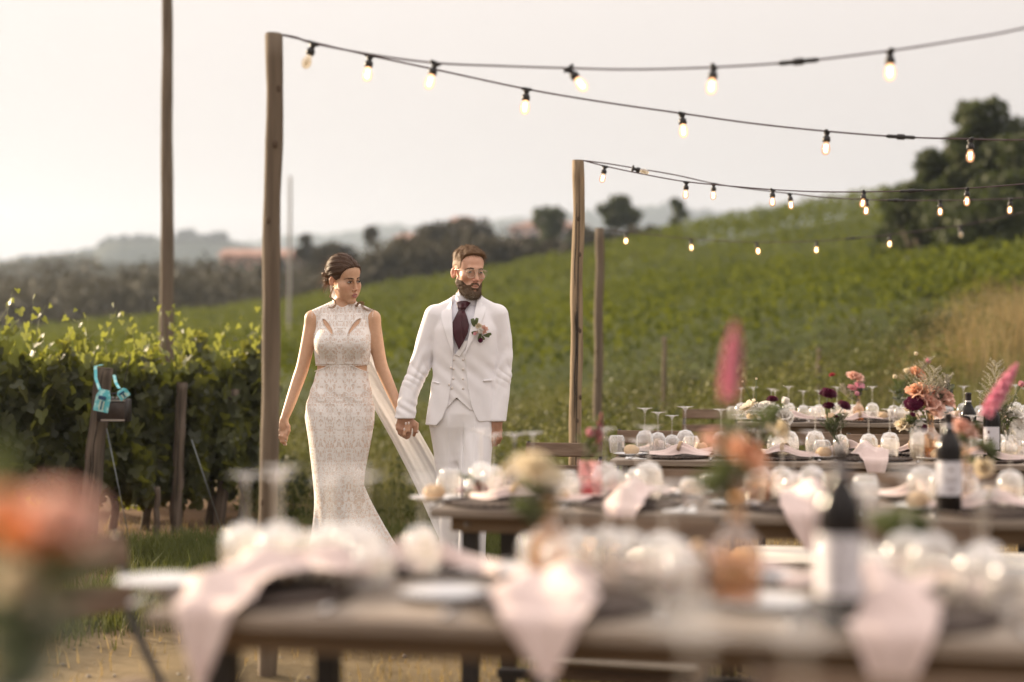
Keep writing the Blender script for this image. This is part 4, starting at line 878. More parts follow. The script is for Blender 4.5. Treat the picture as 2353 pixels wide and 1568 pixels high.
def bloom_mesh(kind, col):
    if (kind, col) in BL: return BL[kind, col]
    r = random.Random(len(BL) + 5); mb = MB()
    if kind == 'rose':
        for n in range(26):
            q = n / 25; a = n * 2.4; rad = .05 + .52 * q ** 1.2; tilt = R(2 + 62 * q ** 1.6); h = .62 + .30 * q; M = Matrix.Rotation(a, 3, 'Z') @ Matrix.Rotation(-tilt, 3, 'X')
            g = petal(.20 + .34 * q, h * (.9 + .2 * r.random()), -.5, -.10 * q - .05); add_grid(mb, g, M, Matrix.Rotation(a, 3, 'Z') @ Vector((0, rad * .42, -.3 - .12 * q)))
    elif kind == 'spike':
        for n in range(46):
            q = n / 45; a = n * 2.4; z = q; s = .135 * min(1, .6 + 2 * q) * min(1, (1.06 - q) / .4) ** .6
            M = Matrix.Rotation(a, 3, 'Z') @ Matrix.Rotation(R(-62 + 40 * q), 3, 'X')
            for p_ in range(4):
                add_grid(mb, petal(.42, .9, .6, -.1, 3, 3) * s, M @ Matrix.Rotation(p_ * math.pi / 2, 3, 'Z') @ Matrix.Rotation(R(-24), 3, 'X'), Matrix.Rotation(a, 3, 'Z') @ Vector((0, .035 * (1 - q), z)))
    elif kind == 'pom':
        for n in range(130):
            z = 1 - 1.45 * (n + .5) / 130; rr = math.sqrt(max(0, 1 - z * z)); a = n * 2.4; d = Vector((rr * math.cos(a), rr * math.sin(a), z)); M = d.to_track_quat('Z', 'Y').to_matrix()
            add_grid(mb, petal(.13, .38 * (.8 + .5 * r.random()), .4, -.1, 3, 3), M, d * .62)
        mb.blob((0, 0, 0), .72, 12, 8)
        mb.v = [(x, y, z * .62) for x, y, z in mb.v]
    elif kind == 'open':
        for n in range(22):
            a = n * math.tau / 11 + (n > 10) * .28; M = Matrix.Rotation(a, 3, 'Z') @ Matrix.Rotation(R(-74 + 16 * (n > 10) + r.uniform(-6, 6)), 3, 'X'); add_grid(mb, petal(.24, .95, -.15, -.12, 5, 4), M, Vector((0, 0, .02 * (n > 10))))
        mb.blob((0, 0, .06), (.16, .16, .1), 8, 5)
    elif kind == 'bud': mb.blob((0, 0, .3), (.45, .45, .55), 10, 7); [add_grid(mb, petal(.3, .9, -.6, .1, 4, 4), Matrix.Rotation(i * 1.26, 3, 'Z') @ Matrix.Rotation(R(-12), 3, 'X'), Vector((0, 0, -.2)) + Matrix.Rotation(i * 1.26, 3, 'Z') @ Vector((0, .25, 0))) for i in range(5)]
    BL[kind, col] = mb.mesh('bloom', F_[col]); return BL[kind, col]
leafg = MB(); add_grid(leafg, petal(.26, 1.0, .3, -.25, 3, 6), Matrix.Identity(3), Vector()); LEAFG = leafg.mesh('leaf', fleaf)
rl = MB(); rl.add([(0, 0, 0)] + [(.5 * math.sin(a), -.08 * math.cos(2 * a), .5 - .5 * math.cos(a)) for a in np.linspace(.3, 5.98, 10)], [(0, i + 1, i) for i in range(1, 10)]); ROUNDL = rl.mesh('leaf', euca)
def stem_pts(a, b, bow=.03, n=7):
    a, b = Vector(a), Vector(b); s = (b - a).cross(Vector((0, 1, 0))).normalized(); return [a.lerp(b, t) + s * bow * math.sin(t * math.pi) for t in np.linspace(0, 1, n)]
FR = random.Random(17)
NM = {'rose': 'rose', 'spike': 'flower_spike', 'pom': 'scabiosa', 'open': 'open_flower', 'bud': 'flower_bud'}
def flower(kind, col, size, base, head, label, tilt=None, leaves=3, bow=.02):
    """a cut flower from the vase mouth to its head"""
    o = empty(NM[kind], base); base = Vector(base); head = Vector(head); p = [q - base for q in stem_pts(base, head, bow)]
    tag(o, label, 'flower' if kind != 'rose' else 'rose', 'cut flowers in the vases')
    MB().tube(p, .0022 if kind != 'spike' else .0035, 5).build('stem', fgreen, o)
    d = tilt if tilt is not None else (p[-1] - p[-2]).normalized() + Vector((FR.uniform(-.25, .25), FR.uniform(-.55, -.1), FR.uniform(.1, .4)))
    if kind == 'spike': d = (p[-1] - p[-2]).normalized() if tilt is None else Vector(tilt)
    b = link('bloom', bloom_mesh(kind, col), o, p[-1], Vector(d).to_track_quat('Z', 'Y').to_euler()); b.scale = (size,) * 3
    for i in range(leaves):
        q = p[0].lerp(p[-1], .45 + .45 * i / max(1, leaves)); l = link('leaf', LEAFG, o, q, (FR.uniform(-1.2, -.5), FR.uniform(-.4, .4), FR.uniform(0, 6.28))); s = FR.uniform(.03, .055); l.scale = (s, s, s)
    return o
def sprig(kind, base, head, label, n=26, bow=.03, spread=.06):
    """filler: pale feathery sprig, fine green fern or round eucalyptus leaves"""
    o = empty({'pale': 'dried_sprig', 'green': 'fern_sprig', 'round': 'eucalyptus_sprig'}[kind], base); tag(o, label, 'foliage', 'sprigs in the vases'); base = Vector(base); p = [q - base for q in stem_pts(base, head, bow, 9)]
    m = {'pale': sprig_m, 'green': fleaf, 'round': euca}[kind]; MB().tube(p, .0018, 5).build('stem', fgreen if kind != 'pale' else sprig_m, o)
    if kind == 'round':
        for i in range(9):
            q = p[2 + i * 6 // 9]; l = link('leaf', ROUNDL, o, q, (FR.uniform(.5, 1.6), FR.uniform(-.3, .3), i * 2.4)); s = FR.uniform(.035, .055); l.scale = (s, s, s)
        return o
    mb = MB()
    for i in range(n):
        t = .35 + .65 * i / n; j = min(7, int(t * 8)); q = p[j].lerp(p[j + 1], t * 8 - j); a = i * 2.4; ln = spread * (1.25 - t); e = q + Vector((math.cos(a) * ln, math.sin(a) * ln, ln * .8)); mb.tube([q, e], .0009, 3)
        for c in range(7 if kind == 'pale' else 5):
            f = q.lerp(e, .3 + .7 * c / 6)
            if kind == 'pale': mb.blob(f + Vector((FR.uniform(-.004, .004), 0, FR.uniform(0, .006))), .0032, 5, 3)
            else: v = Vector((FR.uniform(-1, 1), FR.uniform(-1, 1), 1)).normalized() * .022; w = Vector((.0022, 0, 0)); mb.add([f - w, f + w, f + v], [(0, 1, 2)])
    mb.build('sprays', m, o); return o
def vase(k, px, t, kind, label, sc_=1.0):
    p = rpx(k, px, t, TZ + .001); n = 'vase_' + kind; put(n, lambda: vase_(kind), p, FR.uniform(0, 6), label, 'vase', 'small glass vases with flowers', sc_)
    return p, {'amber': .19, 'round': .115, 'tall': .17, 'pink': .11, 'small': .08}[kind] * sc_
def H(p, px, py, dd=0.0, ):
    """point over (px, py) at about the depth of a vase"""
    s, c = math.sin(PITCH), math.cos(PITCH); d = (p.y * c + (CAMH - p.z) * s) + dd; return P(px, py, d)
def up(p, h, f=.75): return Vector((p.x, p.y, p.z + h * f))
# nearest table
p, h = vase(1, 1262, .42, 'amber', 'amber bottle vase with a cream rose, blurred on the nearest table')
flower('rose', 'cream', .055, up(p, h), H(p, 1240, 1072), 'large blurred cream rose in the amber vase right of the groom', leaves=5); flower('bud', 'cream', .022, up(p, h), H(p, 1165, 1090, .05), 'small cream bud left of the blurred cream rose', leaves=3)
sprig('green', up(p, h), H(p, 1275, 1150), 'blurred green fern sprig below the blurred cream rose', 40); sprig('green', up(p, h), H(p, 1200, 1165), 'blurred green sprig leaning left under the cream rose', 40)
p, h = vase(1, 1690, .25, 'amber', 'tall amber vase holding the pink flower spike on the nearest table', 1.15)
flower('spike', 'pink', .14, up(p, h), H(p, 1672, 925), 'tall blurred pink flower spike standing over the tables', tilt=(.10, 0, 1), leaves=4); flower('rose', 'peach', .042, up(p, h), H(p, 1718, 1035), 'blurred peach rose on the stem of the pink spike')
flower('rose', 'blush', .04, up(p, h), H(p, 1660, 1010, .06), 'blurred blush rose left of the tall pink spike'); sprig('green', up(p, h), H(p, 1672, 1090), 'blurred leafy green stems above the tall amber vase', 46)
p, h = vase(1, 2098, .50, 'small', 'small clear bud vase with a green sprig on the nearest table'); sprig('green', up(p, h), H(p, 2085, 1195), 'blurred green sprig in the small bud vase at the right', 50, spread=.09); sprig('green', up(p, h), H(p, 2125, 1225), 'second blurred green sprig leaning right in the small bud vase', 40)
p, h = vase(0, 60, .66, 'tall', 'clear vase holding the big orange rose at the lower left corner', .8)
flower('rose', 'orange', .037, up(p, h), H(p, 110, 1205), 'very large blurred orange rose at the left frame edge', leaves=8); flower('rose', 'blush', .030, up(p, h), H(p, 160, 1170, -.03), 'blurred blush rose right of the orange one'); flower('rose', 'peach', .032, up(p, h), H(p, 12, 1160, .04), 'blurred peach rose cut by the left frame edge')
flower('rose', 'cream', .03, up(p, h), H(p, 62, 1330), 'blurred golden cream rose below the orange one'); sprig('round', up(p, h), H(p, 200, 1320), 'blurred dark leaves below the blush rose at the left'); sprig('round', up(p, h), H(p, 160, 1440), 'blurred dark leaves at the lower left corner'); sprig('green', up(p, h), H(p, 15, 1050, .1), 'blurred green sprig rising at the left frame edge', 50)
# second table
p, h = vase(2, 1085, .35, 'small', 'small bud vase with a red flower at the left end of the second table'); flower('pom', 'red', .028, up(p, h), H(p, 1104, 1122), 'dark red flower at the left end of the second table'); flower('open', 'wine', .02, up(p, h), H(p, 1066, 1128, .03), 'small wine red flower left of the dark red one', leaves=1)
p, h = vase(2, 1355, .42, 'pink', 'rose pink glass beaker vase by the cracked post'); flower('bud', 'rose', .03, up(p, h), H(p, 1356, 1000), 'blurred pink blossom standing in the pink glass'); flower('spike', 'rose', .1, up(p, h), H(p, 1375, 1020), 'blurred pale pink flower spike in the pink glass', tilt=(.1, 0, 1)); sprig('green', up(p, h), H(p, 1390, 960), 'blurred green tip rising from the pink glass', 24)
p, h = vase(2, 1742, .42, 'amber', 'amber vase with a peach rose in the middle of the second table'); flower('rose', 'peach', .045, up(p, h), H(p, 1728, 1035), 'peach rose in the amber vase of the second table'); flower('rose', 'cream', .035, up(p, h), H(p, 1802, 985, .04), 'cream rose over the second table, left of the burgundy flowers')
flower('open', 'cream', .032, up(p, h), H(p, 1770, 990), 'flat cream flower beside the cream rose'); sprig('green', up(p, h), H(p, 1790, 945), 'green sprig above the peach rose of the second table', 44, spread=.09); sprig('pale', up(p, h), H(p, 1700, 985), 'pale sprig left of the peach rose of the second table')
p, h = vase(2, 2218, .38, 'amber', 'amber vase with a blurred blush rose on the second table'); flower('rose', 'blush', .045, up(p, h), H(p, 2215, 978), 'blurred blush rose beside the second table bottle'); flower('rose', 'cream', .03, up(p, h), H(p, 2262, 1075, -.1), 'small cream rose low beside the amber vase')
flower('spike', 'pink', .19, up(p, h), H(p, 2262, 958), 'leaning bright pink gladiolus near the right frame edge', tilt=(.45, 0, .72), leaves=2)
sprig('green', up(p, h), H(p, 2290, 1060), 'blurred green sprig low at the right of the gladiolus', 36)
# third table
p, h = vase(3, 1795, .36, 'round', 'round clear vase with cream and white flowers on the third table', 1.1)
flower('open', 'cream', 0.052, up(p, h), H(p, 1722, 938), 'pale yellow flower at the left of the white bouquet'); flower('rose', 'white', 0.047, up(p, h), H(p, 1762, 932), 'white rose in the middle of the white bouquet'); flower('open', 'white', 0.052, up(p, h), H(p, 1745, 948, -.03), 'open white flower low in the white bouquet'); flower('pom', 'wine', 0.029, up(p, h), H(p, 1775, 918, .03), 'wine red scabiosa behind the white rose')
flower('bud', 'white', 0.033, up(p, h), H(p, 1803, 925, -.04), 'tall white sweet pea bloom at the right of the white bouquet'); flower('rose', 'white', 0.044, up(p, h), H(p, 1806, 952, -.05), 'white bloom hanging low at the right of the white bouquet'); flower('bud', 'cream', 0.009, up(p, h), H(p, 1707, 878), 'thin stalk with a tiny green bud, left of a pair', leaves=1); flower('bud', 'cream', 0.009, up(p, h), H(p, 1738, 872), 'thin arching stalk with a tiny bud, right of a pair', leaves=1, bow=.05)
sprig('green', up(p, h), H(p, 1780, 950), 'green leaves inside the white bouquet', 40); sprig('round', up(p, h), H(p, 1790, 965), 'round leaves low in the white bouquet')
p, h = vase(3, 1928, .22, 'small', 'small clear bud vase with burgundy scabiosas on the third table', 1.15)
for i, (a, b, s_, lab) in enumerate([(1903, 905, .034, 'largest burgundy scabiosa, highest of the three'), (1905, 933, .025, 'small burgundy scabiosa below the largest one'), (1940, 932, .027, 'burgundy scabiosa at the right of the three')]): flower('pom', 'wine', s_ * 1.2, up(p, h), H(p, a, b), lab, leaves=2, bow=.03)
sprig('green', up(p, h), H(p, 1928, 965), 'dark green fern tuft in the burgundy scabiosa vase', 46, spread=.08); sprig('pale', up(p, h), H(p, 1945, 955), 'pale dried sprig among the burgundy scabiosas'); flower('bud', 'wine', 0.011, up(p, h), H(p, 1922, 958, -.03), 'tiny wine bud under the burgundy scabiosas', leaves=0)
p, h = vase(3, 2138, .30, 'amber', 'ribbed amber vase with blush roses on the third table', 1.1)
flower('rose', 'blush', 0.072, up(p, h), H(p, 2140, 922, -.03), 'big blush rose at the front of the right bouquet', leaves=5); flower('rose', 'blush', 0.065, up(p, h), H(p, 2168, 905, .02), 'second big blush rose behind the front one'); flower('rose', 'peach', 0.055, up(p, h), H(p, 2108, 893), 'peach rose at the left of the right bouquet'); flower('pom', 'wine', 0.044, up(p, h), H(p, 2100, 927, -.04), 'burgundy scabiosa left of the big blush roses')
sprig('pale', up(p, h), H(p, 2150, 850), 'feathery pale sprig above the blush roses', 44, spread=.1); sprig('pale', up(p, h), H(p, 2180, 868), 'feathery pale sprig leaning right above the blush roses', 44, spread=.1); sprig('round', up(p, h), H(p, 2196, 890), 'grey green round leaves right of the blush roses'); flower('bud', 'rose', 0.022, up(p, h), H(p, 2136, 905), 'small pink bud between peach and blush roses', leaves=1)
p, h = vase(3, 2106, .26, 'tall', 'clear ribbed vase left of the ribbed amber one'); flower('rose', 'cream', 0.042, up(p, h), H(p, 2076, 972), 'cream carnation low at the left of the right bouquet'); flower('open', 'cream', 0.039, up(p, h), H(p, 2092, 945), 'yellowish flower under the burgundy scabiosa'); flower('pom', 'wine', 0.018, up(p, h), H(p, 2124, 985, -.04), 'tiny wine flower low beside the clear ribbed vase', leaves=1); sprig('green', up(p, h), H(p, 2100, 965), 'fine green stems above the clear ribbed vase', 44); flower('pom', 'wine', 0.013, up(p, h), H(p, 2098, 953, -.05), 'very small wine bud over the cream carnation', leaves=0)
p, h = vase(3, 2314, .30, 'round', 'round clear vase with amber water at the right edge'); flower('open', 'white', 0.058, up(p, h), H(p, 2342, 985), 'open white cosmos at the right frame edge', tilt=(.2, -.8, .1)); flower('bud', 'white', 0.028, up(p, h), H(p, 2318, 955), 'white bud above the round clear vase at the right'); flower('rose', 'white', 0.039, up(p, h), H(p, 2338, 950), 'small white rose at the right frame edge')
sprig('pale', up(p, h), H(p, 2290, 835), 'tall pale sprig behind the pink gladiolus', 44, spread=.1); sprig('pale', up(p, h), H(p, 2305, 900), 'dried sprig below the tall pale one at the right', 40, spread=.09); flower('bud', 'rose', 0.024, up(p, h), H(p, 2345, 885), 'small pink bloom at the right frame edge'); sprig('green', up(p, h), H(p, 2312, 935), 'green stems in the round clear vase at the right', 40)
# farthest table
p, h = vase(4, 1972, .30, 'amber', 'slim amber vase with a white rose on the farthest table', .9)
flower('rose', 'blush', 0.055, up(p, h), H(p, 1966, 862), 'pale rose topping the pink and white bouquet far back', leaves=4); flower('open', 'pink', 0.039, up(p, h), H(p, 1974, 888, -.03), 'pink flower below the pale far rose'); flower('open', 'rose', 0.036, up(p, h), H(p, 1958, 893, -.02), 'soft pink flower left of the brighter far one'); flower('bud', 'pink', 0.026, up(p, h), H(p, 1968, 906, -.04), 'deep pink bud low in the far bouquet'); flower('pom', 'red', 0.022, up(p, h), H(p, 1912, 862, .05), 'small red flower left of the far bouquet', leaves=1)
sprig('pale', up(p, h), H(p, 1985, 880), 'pale sprig at the right of the far bouquet'); sprig('round', up(p, h), H(p, 1995, 895), 'dark round leaves at the right of the far bouquet'); sprig('pale', up(p, h), H(p, 1935, 885), 'pale sprig at the left of the far bouquet')
p, h = vase(4, 2078, .32, 'round', 'pear shaped clear vase on the farthest table', 1.15)
flower('rose', 'peach', 0.060, up(p, h), H(p, 2112, 855), 'peach rose high over the farthest table', leaves=5); flower('rose', 'cream', 0.031, up(p, h), H(p, 2088, 852, .03), 'small cream rose left of the high peach rose'); flower('bud', 'cream', 0.024, up(p, h), H(p, 2056, 868), 'white bud at the far left of the high bouquet'); flower('bud', 'rose', 0.029, up(p, h), H(p, 2130, 832), 'pink bud above the high peach rose'); flower('bud', 'cream', 0.022, up(p, h), H(p, 2104, 815), 'topmost pale bud of the high bouquet', leaves=1)
sprig('green', up(p, h), H(p, 2075, 880), 'green stems of the bouquet on the farthest table', 46, spread=.09); sprig('pale', up(p, h), H(p, 2140, 825), 'feathery sprig at the top right of the high bouquet', 40, spread=.09); sprig('round', up(p, h), H(p, 2066, 895), 'grey leaves at the left of the high bouquet')
# ---------------------------------------------------------------- modelling bodies and clothes as smooth volumes
def smin(a, b, k):
    if k <= 0: return np.minimum(a, b)
    h = np.clip(.5 + .5 * (b - a) / k, 0, 1); return b * (1 - h) + a * h - k * h * (1 - h)
def smax(a, b, k): return -smin(-a, -b, k)
def ell(p, c, r):
    q = [(p[i] - c[i]) / r[i] for i in range(3)]; k0 = np.sqrt(q[0] ** 2 + q[1] ** 2 + q[2] ** 2); k1 = np.sqrt(sum((q[i] / r[i]) ** 2 for i in range(3))) + 1e-9
    return k0 * (k0 - 1) / k1
def cone(p, a, b, ra, rb, fl=1.0):
    ba = [b[i] - a[i] for i in range(3)]; n = sum(v * v for v in ba) + 1e-12
    t = np.clip(sum((p[i] - a[i]) * ba[i] for i in range(3)) / n, 0, 1)
    e = [p[i] - a[i] - t * ba[i] for i in range(3)]; return np.sqrt(e[0] ** 2 + (e[1] * fl) ** 2 + e[2] ** 2) - (ra + (rb - ra) * t)
def chain(p, pts, rr, k=.004):
    d = None
    for i in range(len(pts) - 1):
        c = cone(p, pts[i], pts[i + 1], rr[i], rr[i + 1]); d = c if d is None else smin(d, c, k)
    return d
def zloft(p, secs, e=2.2, capk=.01):
    """stack of rounded sections (z, cx, cy, a, b)"""
    S = np.array(sorted(secs)); zz = np.linspace(S[0, 0], S[-1, 0], 160); cols = []
    for j in range(1, 5):
        v = np.interp(zz, S[:, 0], S[:, j]); kk = np.hanning(15); kk /= kk.sum(); vp = np.pad(v, 7, mode='reflect', reflect_type='odd'); cols.append(np.convolve(vp, kk, 'valid'))
    cx, cy, a, b = [np.interp(p[2], zz, c) for c in cols]
    d = ((np.abs((p[0] - cx) / a) ** e + np.abs((p[1] - cy) / b) ** e) ** (1 / e) - 1) * np.minimum(a, b)
    return smax(d, np.maximum(S[0, 0] - p[2], p[2] - S[-1, 0]), capk)
def poly2(X, Z, pts):
    """signed distance to a polygon in the front view"""
    pts = np.array(pts, float); d = np.full(np.broadcast(X, Z).shape, 1e9); s = np.ones_like(d); n = len(pts); j = n - 1
    for i in range(n):
        e = pts[j] - pts[i]; wx, wz = X - pts[i, 0], Z - pts[i, 1]; t = np.clip((wx * e[0] + wz * e[1]) / (e @ e + 1e-12), 0, 1)
        d = np.minimum(d, (wx - e[0] * t) ** 2 + (wz - e[1] * t) ** 2)
        c1, c2, c3 = Z >= pts[i, 1], Z < pts[j, 1], e[0] * wz > e[1] * wx
        s = np.where((c1 & c2 & c3) | (~c1 & ~c2 & ~c3), -s, s); j = i
    return s * np.sqrt(d)
def spline(pts, rr, m=4):
    """smooth a limb's joints and thicknesses"""
    q = np.concatenate([np.array(pts, float), np.array(rr, float)[:, None]], 1); out = []
    for i in range(len(q) - 1):
        a, b, c, d = q[max(i - 1, 0)], q[i], q[i + 1], q[min(i + 2, len(q) - 1)]
        for t in np.arange(m) / m: out.append(.5 * (2 * b + (c - a) * t + (2 * a - 5 * b + 4 * c - d) * t * t + (3 * b - a - 3 * c + d) * t ** 3))
    out.append(q[-1]); out = np.array(out); return out[:, :3], list(out[:, 3])
class Vol:
    def __init__(s, lo, hi, h):
        s.lo = np.array(lo, float); s.h = h; s.n = np.ceil((np.array(hi) - s.lo) / h).astype(int) + 1
        s.ax = [s.lo[i] + h * np.arange(s.n[i]) for i in range(3)]; s.d = np.full(s.n, .2, np.float32)
    def box(s, lo, hi):
        sl = tuple(slice(max(0, int((lo[i] - s.lo[i]) / s.h)), min(s.n[i], int((hi[i] - s.lo[i]) / s.h) + 2)) for i in range(3))
        return sl, (s.ax[0][sl[0]][:, None, None], s.ax[1][sl[1]][None, :, None], s.ax[2][sl[2]][None, None, :])
    def add(s, f, lo=None, hi=None, k=0.0, mode='u'):
        lo = s.lo if lo is None else lo; hi = s.lo + s.h * s.n if hi is None else hi
        sl, p = s.box(lo, hi); v = f(p).astype(np.float32) if callable(f) else f
        o = s.d[sl]; v = np.broadcast_to(v, o.shape)
        s.d[sl] = smin(o, v, k) if mode == 'u' else (smax(o, -v, k) if mode == 's' else (smax(o, v, k) if mode == 'i' else o + v)); return s
    def seg(s, pts, rr, k=.01, kk=.004):
        if len(pts) >= 5: pts, rr = spline(pts, rr)
        pts = np.array(pts, float); m = max(rr) + k + .012; return s.add(lambda p: chain(p, pts, rr, kk), pts.min(0) - m, pts.max(0) + m, k)
    def mesh(s):
        """naive surface nets"""
        d = s.d; neg = d < 0; nx, ny, nz = d.shape
        c = np.zeros((nx - 1, ny - 1, nz - 1), np.int8)
        for i in (0, 1):
            for j in (0, 1):
                for k in (0, 1): c += neg[i:nx - 1 + i, j:ny - 1 + j, k:nz - 1 + k]
        I, J, K = np.nonzero((c > 0) & (c < 8)); idx = np.full(c.shape, -1, np.int32); idx[I, J, K] = np.arange(len(I))
        acc = np.zeros((len(I), 3)); cnt = np.zeros(len(I))
        cor = [(i, j, k) for i in (0, 1) for j in (0, 1) for k in (0, 1)]; val = {q: d[I + q[0], J + q[1], K + q[2]] for q in cor}
        for a_ in cor:
            for ax in range(3):
                if a_[ax]: continue
                b_ = tuple(a_[t] + (t == ax) for t in range(3)); va, vb = val[a_], val[b_]; m = (va < 0) != (vb < 0); t = np.where(m, va / np.where(m, va - vb, 1), 0)
                for q in range(3): acc[:, q] += np.where(m, a_[q] + (t if q == ax else 0), 0)
                cnt += m
        V = s.lo + s.h * (np.stack([I, J, K], 1) + acc / cnt[:, None]); Q = []
        for ax in range(3):
            u, w_ = (ax + 1) % 3, (ax + 2) % 3; sh = [slice(1, -1)] * 3; sh[ax] = slice(0, -1); sh2 = list(sh); sh2[ax] = slice(1, None)
            A, B = neg[tuple(sh)], neg[tuple(sh2)]; E = np.array(np.nonzero(A != B)).T; sg = A[A != B]
            off = np.ones(3, int); off[ax] = 0; E = E + off
            def at(du, dw): q = E.copy(); q[:, u] += du; q[:, w_] += dw; return idx[q[:, 0], q[:, 1], q[:, 2]]
            f = np.stack([at(-1, -1), at(0, -1), at(0, 0), at(-1, 0)], 1); f[~sg] = f[~sg][:, ::-1]; Q.append(f)
        return V, np.concatenate(Q)
def vol_obj(name, vol, m, parent, colf=None, keep=None):
    V, F = vol.mesh()
    return link(name, np_mesh(name, V, F, m, True, colf(V) if colf else None), parent)
# ---------------------------------------------------------------- heads
class Head:
    def __init__(s, c, yaw, pitch, roll, sc_, male):
        s.c = np.array(c); s.s = sc_; s.male = male
        s.M = np.array(Matrix.Rotation(yaw, 3, 'Z') @ Matrix.Rotation(pitch, 3, 'X') @ Matrix.Rotation(roll, 3, 'Y'))
    def loc(s, p):
        q = [p[i] - s.c[i] for i in range(3)]; return [(q[0] * s.M[0, j] + q[1] * s.M[1, j] + q[2] * s.M[2, j]) / s.s for j in range(3)]
    def out(s, v): return (np.asarray(v, float) @ s.M.T) * s.s + s.c
    def skin(s, p):
        """p in head space: x across, -y forward, z up, eyes at z = 0"""
        m = s.male; X = np.abs(p[0]); q = (X, p[1], p[2])
        d = ell(p, (0, .020, .036), (.0735, .093, .087)); d = smin(d, ell(p, (0, -.022, -.034), (.060 if m else .057, .064, .088)), .03)
        d = smin(d, ell(p, (0, -.044, .05), (.056, .046, .048)), .03)
        d = smin(d, cone(q, (.050 if m else .045, -.004, -.058), (.017 if m else .012, -.072, -.106), .022 if m else .016, .016 if m else .012), .024)
        d = smin(d, ell(p, (0, -.081, -.105), (.020, .017, .017)), .018)
        d = smin(d, ell(q, (.043 if m else .041, -.058 if m else -.056, -.022 if m else -.024), (.022, .024, .020)), .022 if m else .03)
        if not m: d = smin(d, ell(q, (.033, -.048, -.055), (.030, .034, .042)), .025)
        d = smin(d, cone(q, (0, -.087, .021), (.030, -.079, .022), .011 if m else .006, .010 if m else .006), .014)
        d = smax(d, -ell(q, (.033, -.104, -.001), (.019, .017, .0125)), .013)
        d = smin(d, ell(q, (.031, -.0745, .000), (.0145, .0135, .0125)), .005)
        d = smin(d, cone(p, (0, -.090, .012), (0, -.1135 if m else -.1085, -.033), .0068 if m else .0060, .0088 if m else .0070), .010)
        d = smin(d, ell(p, (0, -.1145 if m else -.1095, -.037 if m else -.0355), (.0105 if m else .0085, .0105 if m else .009, .009 if m else .008)), .006); d = smin(d, ell(q, (.0125 if m else .0105, -.1015 if m else -.099, -.0415), (.008 if m else .0068, .010, .0075 if m else .0065)), .006)
        d = smax(d, -ell(q, (.007, -.106, -.050), (.0035, .005, .003)), .003)
        d = smin(d, ell(p, (0, -.079, -.070), (.030, .021, .022)), .014)
        d = smin(d, ell(p, (0, -.0955, -.0665), (.020, .0085 if m else .0100, .0052 if m else .0058)), .004); d = smin(d, ell(p, (0, -.0950, -.0785 if m else -.0810), (.017, .0090 if m else .0100, .0062 if m else .0078)), .004)
        d = smax(d, -ell(p, (0, -.108, -.0722 if m else -.0730), (.019, .012, .0014 if m else .0028)), .002)
        ez = (X - (.080 if m else .077) - .40 * (p[1] - .012)) ; e = ell((ez, p[1], p[2]), (0, .014, -.010), (.0065, .0175 if m else .0150, .0295 if m else .0265)); e = smax(e, -ell((ez, p[1], p[2]), (.0065, .011, -.007), (.0055, .009, .016)), .003)
        d = smin(d, e, .006); return d
    def front(s, x, z):
        """depth of the face at (x, z) in head space"""
        y = np.linspace(-.135, .05, 400); x = np.asarray(x, float).ravel(); z = np.asarray(z, float).ravel()
        d = s.skin((x[:, None], y[None], z[:, None])); return y[np.argmax(d < 0, axis=1)]
def strands(roots, dirs, length, w0, seg=4, bend=None, r=None, wave=0.0):
    """hair: thin tapered ribbons, two crossed faces each"""
    n = len(roots); dirs = dirs / (np.linalg.norm(dirs, axis=1)[:, None] + 1e-9); L_ = np.broadcast_to(length, (n,)); side = np.cross(dirs, r.normal(size=(n, 3))); side /= np.linalg.norm(side, axis=1)[:, None] + 1e-9
    V = []; ph = r.rand(n) * 6.28
    for i in range(seg + 1):
        t = i / seg; c = roots + dirs * (L_ * t)[:, None]
        if bend is not None: c = c + bend * (L_ * t * t)[:, None]
        if wave: c = c + side * (wave * np.sin(ph + t * 7) * L_ * t)[:, None]
        wv = side * (w0 * (1 - .85 * t)); V += [c - wv, c + wv]
    V = np.stack(V, 1); k = 2 * (seg + 1); f = np.array([[2 * i, 2 * i + 1, 2 * i + 3, 2 * i + 2] for i in range(seg)])
    return V.reshape(-1, 3), (f[None] + (np.arange(n) * k)[:, None, None]).reshape(-1, 4), k
def vnormals(V, F):
    n = np.zeros_like(V); a = np.cross(V[F[:, 2]] - V[F[:, 0]], V[F[:, 3]] - V[F[:, 1]])
    for j in range(4): np.add.at(n, F[:, j], a)
    return n / (np.linalg.norm(n, axis=1)[:, None] + 1e-12)
def eye_obj(H_, sx, parent, open_up, open_dn, gaze, lash, iris=(.10, .07, .05)):
    nu, nv = 25, 13; V, C = [], []
    for i in range(nu):
        u = (i / (nu - 1) * 2 - 1); arc = max(0, 1 - abs(u) ** 2.2)
        for j in range(nv):
            t = j / (nv - 1); up_, dn = open_up * arc ** .8 + .0006, -open_dn * arc - .0004; z = dn + (up_ - dn) * t; x = u * .0132
            rr = .0152; y = -.0742 - math.sqrt(max(1e-8, rr * rr - x * x - z * z)); V.append((sx * .031 + x, y, z))
            g = math.hypot(x - gaze[0], z - gaze[1]); c = (.60, .56, .53)
            if g < .0058: c = iris
            if g < .0026: c = (.012, .01, .01)
            if t > 1 - lash or abs(u) > .93: c = (.018, .012, .010)
            if t < .10: c = (.16, .09, .07)
            C.append(c)
    i, j = np.meshgrid(np.arange(nu - 1), np.arange(nv - 1), indexing='ij'); q = i * nv + j; F = np.stack([q, q + nv, q + nv + 1, q + 1], -1).reshape(-1, 4)
    return link('eye', np_mesh('eye', H_.out(V), F, eye_m, True, np.array(C)), parent)
